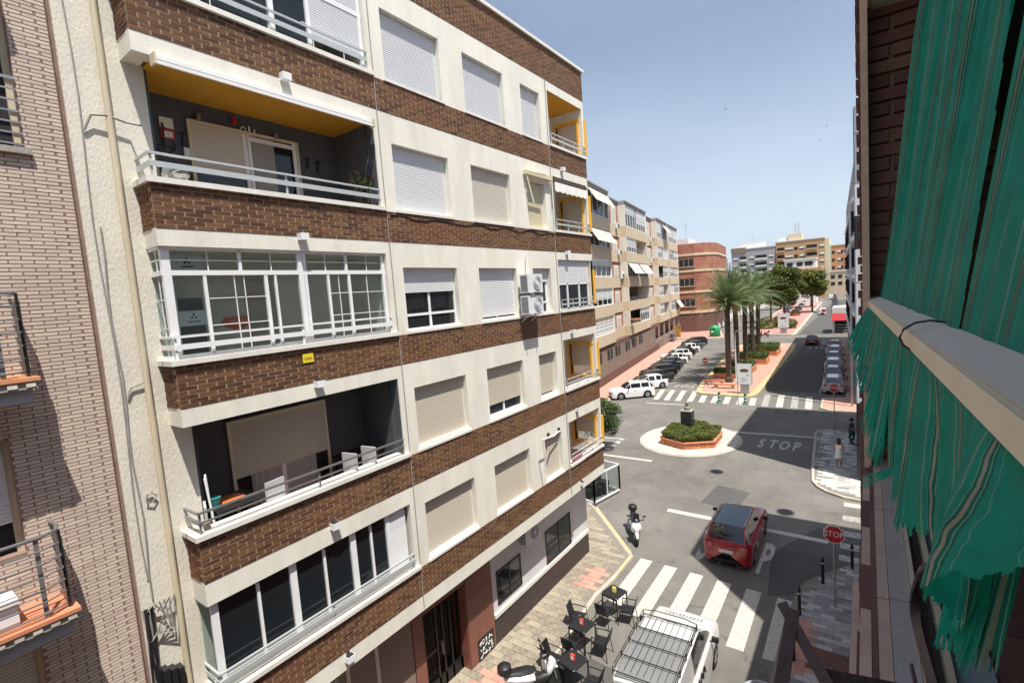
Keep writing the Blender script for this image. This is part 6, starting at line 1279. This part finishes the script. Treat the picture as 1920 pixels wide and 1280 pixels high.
wb_ = thing('waste_container', 'dark metal waste bin at the bottom edge below the iron bracket', 'bin', (-2.15, 12.25, 0)); MB().lathe((-2.15, 12.25, 0), [(.42, 0), (.45, .1), (.45, .85)], M['steel'], 20).build('drum', wb_, smooth=50); MB().lathe((-2.15, 12.25, .85), [(.48, 0), (.48, .05), (.42, .06), (.40, .02), (.0, .02)], M['panel_g'], 20).build('rim', wb_, smooth=40); MB().lathe((-2.15, 12.25, .84), [(.38, 0), (.2, .06), (.05, .04)], M['black'], 10).build('rubbish_bag', wb_)
kk = thing('kiosk', 'street kiosk terrace with red awning and cream roof at the right of the avenue', 'kiosk', (-3.9, 110, 0)); MB().box(-5.2, -2.4, 107.5, 114, 3.4, 4.7, M['white_far']).build('roof', kk)
MB().add([(-5.3, 107.2, 3.6), (-2.4, 107.2, 3.6), (-2.4, 106.4, 2.4), (-5.3, 106.4, 2.4), (-5.3, 107.25, 3.65), (-2.4, 107.25, 3.65)], [(0, 1, 2, 3), (4, 5, 1, 0)], M['red_awning']).add([(-5.3, 107.2, 3.6), (-5.3, 106.4, 2.4), (-5.3, 114, 2.4), (-5.3, 114, 3.6)], [(0, 1, 2, 3)], M['red_awning']).build('awning', kk)
for x in (-5.1, -2.5): 
    for y in (107.4, 113.8): MB().box(x - .12, x + .12, y - .12, y + .12, 0, 3.4, M['white_far']).build('post', kk)
for z in (.5, 1.0, 1.5): MB().box(-5.0, -2.5, 107.35, 107.42, z, z + .06, M['white_far']).build('rail', kk)
MB().box(-4.9, -2.5, 109, 113.5, 0, 2.6, M['dark']).build('counter', kk); MB().box(-6.2, -5.4, 107, 116, .005, .03, M['asphalt_dark']).build('mat', kk)  # the 'mat' is a dark ground strip painted in as the kiosk's shadow
# glass screen box at the corner of the striped block
gb = thing('terrace_screen', 'white-framed glass terrace screen at the foot of the striped block corner', 'screen', (-11.4, 23, 0)); f = MB(); A = Vector((-11.45, 21.95, .12)); B_ = Vector((-11.0, 24.1, .12)); C_ = A + Vector((-1.6, .35, 0)); D_ = B_ + Vector((-1.6, .35, 0)); h_ = Vector((0, 0, 1.45))
def fr_(p, q, mid):
    f.bar(p, p + h_, .07, .07, M['pvc'], up=(1, 0, 0)).bar(q, q + h_, .07, .07, M['pvc'], up=(1, 0, 0)).bar(p + h_, q + h_, .07, .07, M['pvc']).bar(p + Vector((0, 0, .06)), q + Vector((0, 0, .06)), .07, .07, M['pvc'])
    if mid: m_ = (p + q) / 2; f.bar(m_, m_ + h_, .05, .05, M['pvc'], up=(1, 0, 0))
fr_(A, B_, True); fr_(A, C_, False); fr_(B_, D_, False); f.build('frame', gb)
for p, q in ((A, B_), (A, C_), (B_, D_)): MB().quad(p, q, q + h_, p + h_, M['glass_light']).build('pane', gb)
t = thing('stacked_furniture', 'dark stacked terrace furniture inside the white glass screen', 'furniture', (-12.2, 23.2, .1)); 
for k in range(4): MB().box(-12.5 + k * .16, -12.0 + k * .16, 22.5 + k * .3, 23.0 + k * .3, .12, .5 + .2 * (k % 2), M['black']).build('seat', t); MB().box(-12.5 + k * .16, -12.45 + k * .16, 22.5 + k * .3, 23.0 + k * .3, .5, 1.1, M['black']).build('backrest', t)
# ---- cafe
def cafe_table(label, x, y, rz, col):
    t = thing('cafe_table', label, 'table', (x, y, 0), rz, 'black cafe tables beside the van'); MB().box(-.32, .32, -.32, .32, .715, .74, M['black']).build('table_top', t, local=True)
    for sx in (-1, 1):
        for sy in (-1, 1): MB().bar((sx * .29, sy * .29, 0), (sx * .29, sy * .29, .715), .035, .035, M['black']).build('leg', t, local=True); MB().box(sx * .30 - .025, sx * .30 + .025, sy * .30 - .025, sy * .30 + .025, .74, .743, M['steel']).build('clip', t, local=True)
    MB().bar((-.29, -.29, .66), (.29, -.29, .66), .02, .04, M['black']).bar((-.29, .29, .66), (.29, .29, .66), .02, .04, M['black']).build('apron', t, local=True)
    n = tag(MB().box(x - .06, x + .06, y - .04, y + .04, .74, .90, col).box(x - .045, x + .045, y - .042, y - .035, .77, .87, M['white']).build('napkin_holder'), {'napkin_red': 'red', 'red_plastic': 'red', 'yellow_sign': 'yellow'}.get(col.name, 'red') + ' napkin holder on the ' + label, 'napkin holder', 'napkin holders on the cafe tables'); return t
cafe_table('farthest black cafe table, nearest to the crosswalk', -7.09, 14.61, math.radians(-12), M['signyellow']); cafe_table('middle black cafe table on the kerb', -7.28, 12.59, math.radians(-8), M['napkin_red']); cafe_table('nearest black cafe table beside the scooter', -6.80, 11.13, math.radians(-12), M['napkin_red'])
CH = None
def cafe_chair(label, x, y, rz):
    global CH
    if CH is None:
        t = thing('cafe_chair', label, 'chair', group='black cafe armchairs'); b = M['black']
        MB().box(-.22, .22, -.21, .21, .43, .46, b).build('seat', t, local=True)
        MB().add([(-.21, .20, .46), (.21, .20, .46), (.19, .30, .86), (-.19, .30, .86), (-.21, .225, .46), (.21, .225, .46), (.19, .325, .86), (-.19, .325, .86)], [(0, 1, 2, 3), (7, 6, 5, 4), (0, 3, 7, 4), (1, 5, 6, 2), (3, 2, 6, 7)], b).build('backrest', t, local=True)
        for sx in (-1, 1):
            for sy in (-1, 1): MB().tube([(sx * .22, sy * .21, .66 if sy < 0 else .44), (sx * .27, sy * .26, 0)], .014, b, 6).build('leg', t, local=True)
            MB().tube([(sx * .225, -.23, .66), (sx * .235, .0, .67), (sx * .215, .27, .68)], .016, b, 6).build('armrest', t, local=True)
        CH = t; o = t
    else: o = dup(CH)
    o.location = (x, y, 0); o.rotation_euler = (0, 0, math.radians(rz)); o['label'] = label; return o
for x, y, r, lb in ((-6.52, 14.35, -80, 'black armchair on the crosswalk side of the farthest cafe table'), (-7.12, 13.88, 175, 'black armchair on the near side of the farthest cafe table'), (-7.78, 13.25, 100, 'black armchair behind the middle cafe table with its back to the pavement'),
                    (-6.62, 12.55, -85, 'black armchair on the van side of the middle cafe table'), (-7.28, 11.93, 178, 'black armchair on the near side of the middle cafe table'), (-7.52, 11.2, 88, 'black armchair between the nearest cafe table and the scooter'), (-6.15, 11.0, -85, 'black armchair on the van side of the nearest cafe table')): cafe_chair(lb, x, y, r)
# ---- people
def person(label, x, y, z, rz, top, bottom, skirt=False, hairlen=.2, scale=1.0, armup=False):
    t = thing('person', label, 'person', (x, y, z), rz); J = {'pel': (0, 0, .93), 'spine': (0, .01, 1.12), 'chest': (0, 0, 1.34), 'neck': (0, 0, 1.48), 'head': (0, -.02, 1.60), 'top': (0, -.01, 1.70)}
    V = []; E = []; R_ = []; idx = {}
    def v(n, p, r): idx[n] = len(V); V.append(tuple(c * scale for c in p)); R_.append(r * scale)
    for n, r in (('pel', .13), ('spine', .115), ('chest', .14), ('neck', .055), ('head', .095), ('top', .075)): v(n, J[n], r)
    for a, b in (('pel', 'spine'), ('spine', 'chest'), ('chest', 'neck'), ('neck', 'head'), ('head', 'top')): E.append((idx[a], idx[b]))
    for s in (-1, 1):
        st = .16 * s
        v('hip%d' % s, (.09 * s, 0, .88), .10); v('kn%d' % s, (.10 * s, -st * .9, .48), .065); v('an%d' % s, (.10 * s, st * .6, .09), .042); v('to%d' % s, (.11 * s, st * .6 - .15, .035), .035)
        v('sh%d' % s, (.17 * s, 0, 1.40), .058); v('el%d' % s, (.23 * s, .05 + st * .3, 1.12), .042) 
        v('wr%d' % s, ((.20 * s, -.18 + st * .3, 1.30) if armup and s > 0 else (.23 * s, -.08 + st * .5, .90)), .03); w = V[idx['wr%d' % s]]; v('ha%d' % s, (w[0] / scale, w[1] / scale - .04, w[2] / scale - .06), .033)
        for a, b in (('pel', 'hip%d' % s), ('hip%d' % s, 'kn%d' % s), ('kn%d' % s, 'an%d' % s), ('an%d' % s, 'to%d' % s), ('chest', 'sh%d' % s), ('sh%d' % s, 'el%d' % s), ('el%d' % s, 'wr%d' % s), ('wr%d' % s, 'ha%d' % s)): E.append((idx[a], idx[b]))
    def skinned(name, ids, fat, m, sub=2):
        mp = {i: k for k, i in enumerate(ids)}; me = bpy.data.meshes.new(name); me.from_pydata([V[i] for i in ids], [(mp[a], mp[b]) for a, b in E if a in mp and b in mp], []); me.materials.append(m)
        o = bpy.data.objects.new(name, me); COL.objects.link(o); o.parent = t; md = o.modifiers.new('skin', 'SKIN'); md.use_smooth_shade = True
        for k, i in enumerate(ids): d = me.skin_vertices[0].data[k]; d.radius = (R_[i] * fat, R_[i] * fat); d.use_root = (k == 0)
        o.modifiers.new('sub', 'SUBSURF').levels = sub; o.modifiers['sub'].render_levels = sub; return o
    skinned('body', list(range(len(V))), 1.0, M['skin']); ids = [idx[n] for n in ('pel', 'spine', 'chest', 'sh-1', 'sh1', 'hip-1', 'hip1')] + ([] if skirt else [idx['el-1'], idx['el1']])
    skinned('top', ids, 1.16, top, 2)
    if skirt: MB().lathe((0, 0, .60 * scale), [(.23 * scale, 0), (.20 * scale, .15 * scale), (.17 * scale, .34 * scale), (.13 * scale, .52 * scale)], bottom, 18).build('skirt', t, smooth=60, local=True)
    else: skinned('trousers', [idx[n] for n in ('pel', 'hip-1', 'hip1', 'kn-1', 'kn1', 'an-1', 'an1')], 1.18, bottom, 2)
    MB().lathe((0, .015, (1.62 - hairlen) * scale), [(.09 * scale, 0), (.115 * scale, .1 * scale), (.118 * scale, hairlen * scale), (.085 * scale, (hairlen + .09) * scale), (.02, (hairlen + .12) * scale)], M['hair'], 14).build('hair', t, smooth=60, local=True)
    MB().lathe((0, -.105 * scale, 1.60 * scale), [(.012, -.02), (.018, 0), (.008, .03)], M['skin'], 6).build('nose', t, local=True)
    for s in (-1, 1): MB().box(s * .035 - .008, s * .035 + .008, -.108 * scale, -.10 * scale, 1.625 * scale, 1.64 * scale, M['black']).build('eye', t, local=True); MB().obox((.11 * s * scale, (.16 * s * .6 - .08) * scale, .03), (.04, 0, 0), (0, .12, 0), (0, 0, .03), M['white' if skirt else 'black']).build('shoe', t, local=True)
    return t
person('dark-haired woman in a short white dress walking towards the camera in the shade', -1.35, 32.2, .12, math.radians(-8), M['white'], M['white'], True, .26, .96)
person('person in dark green clothes standing near the far STOP post', -.85, 36.9, .12, math.radians(100), mat('dark_teal_cloth', (.015, .05, .045), .9), mat('teal_cloth', (.03, .075, .07), .9), False, .1, 1.0, True)
# ---- facade equipment on the striped block
for k, z in enumerate((3.75, 6.6, 9.5, 12.35, 15.28)):
    for y, side in ((5.5, 'left'), (15.85, 'right')):
        zz = z + .03; t = thing('facade_light', 'white cube light on the %s part of the facade on the %s brick band' % (side, ('lowest', 'second lowest', 'middle', 'second highest', 'highest')[k]), 'wall light', (FX + .07, y, zz), group='cube lights on the striped block')
        MB().box(FX + .002, FX + .14, y - .085, y + .085, zz, zz + .13, M['pvc']).build('casing', t); MB().box(FX + .01, FX + .13, y - .075, y + .075, zz + .13, zz + .135, M['glass']).build('lens', t); MB().box(FX + .002, FX + .04, y - .03, y + .03, zz + .135, zz + .22, M['wood_brown']).build('junction', t)
def ac_unit(label, x, y, z, w=.82, h=.56, d=.30, fan='front', brackets=True):
    t = thing('ac_unit', label, 'air conditioner', (x, y, z)); MB().box(x, x + d, y - w / 2, y + w / 2, z, z + h, M['panel_w']).build('casing', t)
    MB().tube([(x + d + .001, y + w * .12, z + h / 2), (x + d + .012, y + w * .12, z + h / 2)], h * .42, M['panel_g'], 24).tube([(x + d + .012, y + w * .12, z + h / 2), (x + d + .02, y + w * .12, z + h / 2)], h * .12, M['panel_w'], 12).build('fan_grille', t)
    for r in (.2, .29, .37): MB().tube([(x + d + .02, y + w * .12 + h * r * math.cos(a * .35), z + h / 2 + h * r * math.sin(a * .35)) for a in range(19)], .005, M['panel_w'], 4).build('grille_ring', t)
    for i in range(9): MB().box(x + .03, x + d - .03, y - w / 2 - .008, y - w / 2 - .001, z + .05 + i * .055, z + .075 + i * .055, M['black']).build('coil_louvre', t)
    if brackets:
        for s in (-.28, .28): MB().bar((x - .15, y + s, z - .02), (x + d + .06, y + s, z - .02), .03, .035, M['white']).bar((x - .15, y + s, z - .28), (x + d * .7, y + s, z - .03), .02, .02, M['white']).build('wall_bracket', t)
    return t
ac_unit('upper white cooling unit beside the third storey narrow window', FX + .14, 12.98, 11.10); ac_unit('lower white cooling unit beside the third storey narrow window', FX + .14, 12.95, 10.45)
MB_ = thing('ac_pipe', 'grey pipe and rusty rail of the stacked cooling units', 'pipe', (FX, 13, 11)); MB().tube([(FX + .02, 13.1, 11.7), (FX + .05, 13.1, 12.2)], .01, M['cable'], 5).build('pipe', MB_); MB().box(FX + .02, FX + .48, 12.6, 13.4, 11.045, 11.075, M['wood_brown']).build('rusty_rail', MB_)
ac_unit('grey cooling unit high on the ground floor wall under the lowest brick band', -9.55, 13.1, 2.72, .85, .58, .32)
ya = tag(MB().box(FX + .012, FX + .03, 5.24, 5.46, 10.04, 10.21, M['signyellow']).box(FX + .03, FX + .031, 5.27, 5.43, 10.12, 10.135, M['dark_red']).box(FX + .03, FX + .031, 5.27, 5.43, 10.09, 10.105, M['dark_red']).build('alarm_box'), 'small yellow alarm plate on the brown brick band under the white glazed gallery', 'sign')
ca = thing('awning_cassette', 'rolled up white awning cassette under the ochre balcony ceiling', 'awning', (FX, 5.4, 14.95)); MB().box(FX + .02, FX + .10, 3.35, 7.42, 14.99, 15.05, M['panel_w']).build('cassette', ca); MB().box(FX + .11, FX + .15, 3.36, 7.40, 14.90, 14.955, M['white']).build('front_profile', ca); MB().box(FX + .03, FX + .11, 3.38, 7.38, 14.955, 14.985, M['brown_render']).build('rolled_canvas', ca)
for y in (3.34, 7.43): MB().box(FX + .0, FX + .16, y - .015, y + .015, 14.89, 15.06, M['cream_pipe']).build('end_plate', ca)
c2 = thing('small_awning', 'half folded cream awning with drop arm over the fourth storey narrow window', 'awning', (FX, 14.1, 14.9)); MB().box(FX + .04, FX + .16, 13.35, 14.95, 14.82, 14.95, M['shutter_y']).build('cassette', c2); MB().bar((FX + .10, 13.42, 14.84), (FX + .30, 13.44, 13.9), .03, .03, M['shutter_y']).build('drop_arm', c2); MB().bar((FX + .25, 13.4, 14.86), (FX + .28, 14.3, 14.9), .05, .05, M['shutter_y']).build('folded_arm', c2)
for y in (14.98,): MB().bar((FX + .06, y, 14.9), (FX + .05, y, 13.9), .02, .02, M['black']).build('crank', c2)
c3 = thing('small_awning', 'scalloped striped awning rolled over the right-hand loggia on the fourth storey', 'awning', (FX, 16.5, 14.9)); MB().box(FX - .10, FX + .05, 15.25, 17.7, 14.88, 15.0, M['wood_brown']).build('roll', c3)
V = []; F = []
for i in range(41): y = 15.25 + 2.45 * i / 40; V += [(FX + .05, y, 14.86), (FX + .055, y, 14.58 - .05 * abs(math.sin(i * .55)))]
MB().add(V, [(2 * i, 2 * i + 1, 2 * i + 3, 2 * i + 2) for i in range(40)], M['room']).build('valance', c3)
c4 = thing('bare_awning_frame', 'bent white awning arm left over the lowest narrow shuttered window', 'awning frame', (FX, 13.6, 6.3)); MB().tube([(FX + .05, 14.5, 6.25), (FX + .12, 13.9, 6.2), (FX + .3, 13.5, 6.32), (FX + .32, 12.95, 6.38)], .022, M['pvc'], 6).tube([(FX + .32, 12.95, 6.38), (FX + .28, 13.05, 5.85), (FX + .22, 13.15, 5.2)], .02, M['pvc'], 6).build('arm', c4)
for y in (13.75, 14.45): MB().box(FX + .002, FX + .07, y - .04, y + .04, 6.27, 6.35, M['black']).build('hinge', c4)
# wall ornaments of the slate loggia
for y, z, s, lb, m in ((3.9, 14.25, .3, 'black wire boat ornament on the slate loggia wall', 'black'), (4.2, 14.35, .2, 'small black lizard ornament left of the patio door', 'black'), (4.5, 14.78, .13, 'dark lantern ornament above the patio shutter', 'bronze'), (5.15, 14.86, .14, 'red lantern ornament above the patio door', 'signred'), (5.45, 14.74, .16, 'white twin letter ornament above the patio door', 'white'), (6.0, 14.75, .12, 'dark bird ornament near the ochre ceiling', 'bronze'), (6.7, 14.35, .2, 'left black gecko ornament right of the patio door', 'black'), (6.95, 14.3, .2, 'right black gecko ornament right of the patio door', 'black')):
    mb = MB(); X_ = -10.17
    if 'boat' in lb: mb.tube([(X_, y - s * .6 + s * 1.2 * i / 8, z - .1 - s * .45 * math.sin(i * math.pi / 8)) for i in range(9)], .008, M[m], 4).tube([(X_, y - s * .6, z - .1), (X_, y + s * .6, z - .1)], .008, M[m], 4).bar((X_, y, z - .15), (X_, y, z + .3), .03, .03, M[m]).tube([(X_, y, z + .3), (X_, y + s * .6, z - .08)], .007, M[m], 4)
    elif 'twin' in lb: mb.tube([(X_, y - .1 + .05 * math.cos(a * .6), z + .07 * math.sin(a * .6)) for a in range(9)], .012, M[m], 5).box(X_, X_ + .02, y - .0, y + .03, z - .1, z + .1, M[m]).box(X_, X_ + .02, y - .0, y + .13, z - .1, z - .07, M[m]).box(X_, X_ + .02, y + .1, y + .13, z - .1, z + .06, M[m])
    elif 'lantern' in lb or 'bird' in lb: mb.lathe((X_ + .06, y, z - s * .6), [(.01, 0), (s * .3, s * .3), (s * .35, s * .8), (s * .1, s * 1.2)], M[m], 8)
    else: mb.bar((X_, y, z - s * .7), (X_, y + .03, z + s * .6), .02, .035, M[m]).bar((X_, y - .06, z + s * .5), (X_, y + .05, z + s * .1), .012, .015, M[m]).bar((X_, y + .1, z + s * .6), (X_, y, z + s * .05), .012, .015, M[m]).bar((X_, y - .04, z - s * .6), (X_, y + .03, z - s * .2), .012, .015, M[m])
    tag(mb.build('wall_ornament'), lb, 'ornament')
cl = thing('wall_calendar', 'red and white calendar sheet on the slate loggia wall', 'calendar', (-10.17, 3.98, 14.4)); MB().box(-10.198, -10.17, 3.86, 4.08, 14.48, 14.66, M['room']).build('header', cl); MB().box(-10.198, -10.168, 3.86, 4.08, 14.28, 14.47, M['signred']).box(-10.168, -10.166, 3.89, 4.05, 14.31, 14.42, M['room']).build('sheet', cl)
tag(MB().box(-10.198, -10.15, 4.2, 4.3, 13.98, 14.18, M['white']).build('meter_box'), 'small white switch box beside the patio shutter', 'box')
ec = thing('enamel_basket', 'silver and white basket at the left corner of the ochre loggia sill', 'basket', (-9.0, 3.5, 13.2)); MB().lathe((-9.0, 3.55, 13.225), [(.12, 0), (.2, .12), (.17, .22)], M['rim'], 12).build('basket', ec); MB().lathe((-9.0, 3.55, 13.44), [(.15, 0), (.1, .06), (.0, .08)], M['white'], 10).build('cloth', ec)
for z, lb in ((12.0, 'upper white board with a three-rhombus emblem behind the gallery glass'), (11.05, 'lower white board with a three-rhombus emblem behind the gallery glass')):
    t = thing('emblem_board', lb, 'poster', (-9.5, 3.72, z)); MB().box(-9.52, -9.5, 3.45, 4.0, z - .13, z + .13, M['panel_w']).build('board', t); e = MB()
    for a in (90, 210, 330):
        d = Vector((0, math.cos(math.radians(a)), math.sin(math.radians(a)))) * .036; n_ = Vector((0, -d.z, d.y)) * .55; c = Vector((-9.497, 3.74, z + .03)) + d * .1; e.add([c, c + d * .9 + n_, c + d * 1.8, c + d * .9 - n_], [(0, 1, 2, 3)], M['black'])
    e.box(-9.499, -9.497, 3.64, 3.84, z - .07, z - .05, M['black']).build('emblem', t)
# furniture of the dark loggia on the second storey
tb = thing('balcony_table', 'black table with an orange tray in the dark left loggia', 'table', (-9.5, 3.9, 7.0)); zf = 6.93
MB().box(-9.9, -9.15, 3.55, 4.35, zf + .72, zf + .76, M['black']).build('table_top', tb)
for x in (-9.85, -9.2):
    for y in (3.6, 4.3): MB().box(x - .025, x + .025, y - .025, y + .025, zf, zf + .72, M['black']).build('leg', tb)
tag(MB().lathe((-9.5, 3.95, zf + .76), [(.2, 0), (.25, .02), (.22, .05), (.1, .06)], paintmat('orange_cloth', (.55, .14, .03), .7), 10).build('orange_tray'), 'orange tray lying on the black balcony table', 'tray')
M['chair_shaded'] = mat('shaded_white_plastic', (.42, .43, .44), .6)  # white chairs coloured greyer to stand for the shade in the loggia
def wchair(label, x, y, rz):
    t = thing('white_chair', label, 'chair', (x, y, zf), rz, 'white high-backed chairs in the dark loggia'); m = M['chair_shaded']; MB().box(-.2, .2, -.2, .2, .42, .47, m).build('seat', t, local=True); MB().box(-.2, .2, .17, .21, .47, .98, m).build('backrest', t, local=True)
    for sx in (-.17, .17):
        for sy in (-.17, .17): MB().bar((sx, sy, 0), (sx, sy, .42), .03, .03, M['steel']).build('leg', t, local=True)
wchair('white chair nearest the corner of the dark loggia railing', -9.05, 3.55, math.radians(160)); wchair('white high-backed chair right of the black balcony table', -9.3, 4.55, math.radians(-80)); wchair('white chair left of the pair in the dark loggia', -9.15, 6.45, math.radians(-170)); wchair('white chair right of the pair in the dark loggia', -9.15, 6.95, math.radians(-170))
tb2 = thing('balcony_table', 'dark table behind the pair of white chairs', 'table', (-9.7, 6.8, zf)); MB().box(-10.0, -9.4, 6.4, 7.3, zf + .7, zf + .75, M['black']).build('table_top', tb2); [MB().box(x, x + .05, y, y + .05, zf, zf + .7, M['black']).build('leg', tb2) for x in (-9.95, -9.45) for y in (6.45, 7.2)]
wa = thing('drying_rack', 'white folded rack leaning at the left end of the dark loggia', 'rack', (-9.1, 3.45, 7.6)); MB().tube([(-9.0, 3.44, 7.55), (-9.05, 3.40, 8.35), (-9.12, 3.44, 8.4), (-9.15, 3.48, 7.55)], .018, M['pvc'], 6).build('frame', wa); MB().lathe((-8.95, 3.3, 7.55), [(.05, 0), (.07, .12), (.03, .16)], M['bronze'], 10).build('hook', wa)
tag(MB().lathe((-9.35, 3.62, zf + .76), [(.06, 0), (.10, .18), (.11, .2)], mat('teal_plastic', (.03, .2, .19), .5), 12).build('teal_bucket'), 'teal bucket on the black balcony table', 'bucket')
# things on the lowest right loggia
tag(MB().box(FX - .02, FX + .005, 15.3, 16.05, 4.80, 5.02, paintmat('pink_sign', (.7, .09, .18), .6)).box(FX + .005, FX + .007, 15.4, 15.95, 4.87, 4.95, M['panel_w']).build('banner'), 'pink banner tied to the lowest right-hand balcony rail', 'banner')
dc = thing('clothes_rack', 'white clothes rack on the lowest right-hand balcony', 'rack', (-8.95, 16.8, 4.9)); [MB().tube([(-8.7 - .12 * i, 16.2, 5.05), (-8.7 - .12 * i, 17.6, 5.05)], .008, M['pvc'], 4).build('line', dc) for i in range(5)]; MB().tube([(-8.6, 16.2, 5.05), (-9.3, 16.2, 5.05), (-9.3, 17.6, 5.05), (-8.6, 17.6, 5.05), (-8.6, 16.2, 5.05)], .01, M['pvc'], 5).build('frame', dc)
# swifts in the sky
for i, (x, y, z, lb) in enumerate(((-12.4, 60, 29.7, 'dark swift gliding high in the middle of the sky'), (-3.1, 60, 25.5, 'upper of two tiny swifts by the right edge of the sky'), (-3.6, 60, 24.3, 'lower of two tiny swifts by the right edge of the sky'))):
    s = .32 if i == 0 else .18; tag(MB().tube([(x, y - s * .7, z), (x, y, z), (x, y + s * .5, z)], [.01, .045, .02], M['black'], 6).add([(x, y - .05, z), (x - s, y + .1, z + .08), (x, y + .06, z), (x + s, y + .1, z + .08)], [(0, 1, 2), (0, 2, 3)], M['black']).build('swift'), lb, 'bird')
tk = thing('rooftop_aerial', 'thin aerial on the beige stepped block roof', 'aerial', bw(54, -3, 22.8)); MB().bar(bw(54, -3, 22.8), bw(54, -3, 25.5), .06, .06, M['steel']).build('mast', tk); MB().bar(bw(53.4, -3, 25), bw(54.6, -3, 25), .04, .04, M['steel']).build('cross_bar', tk)
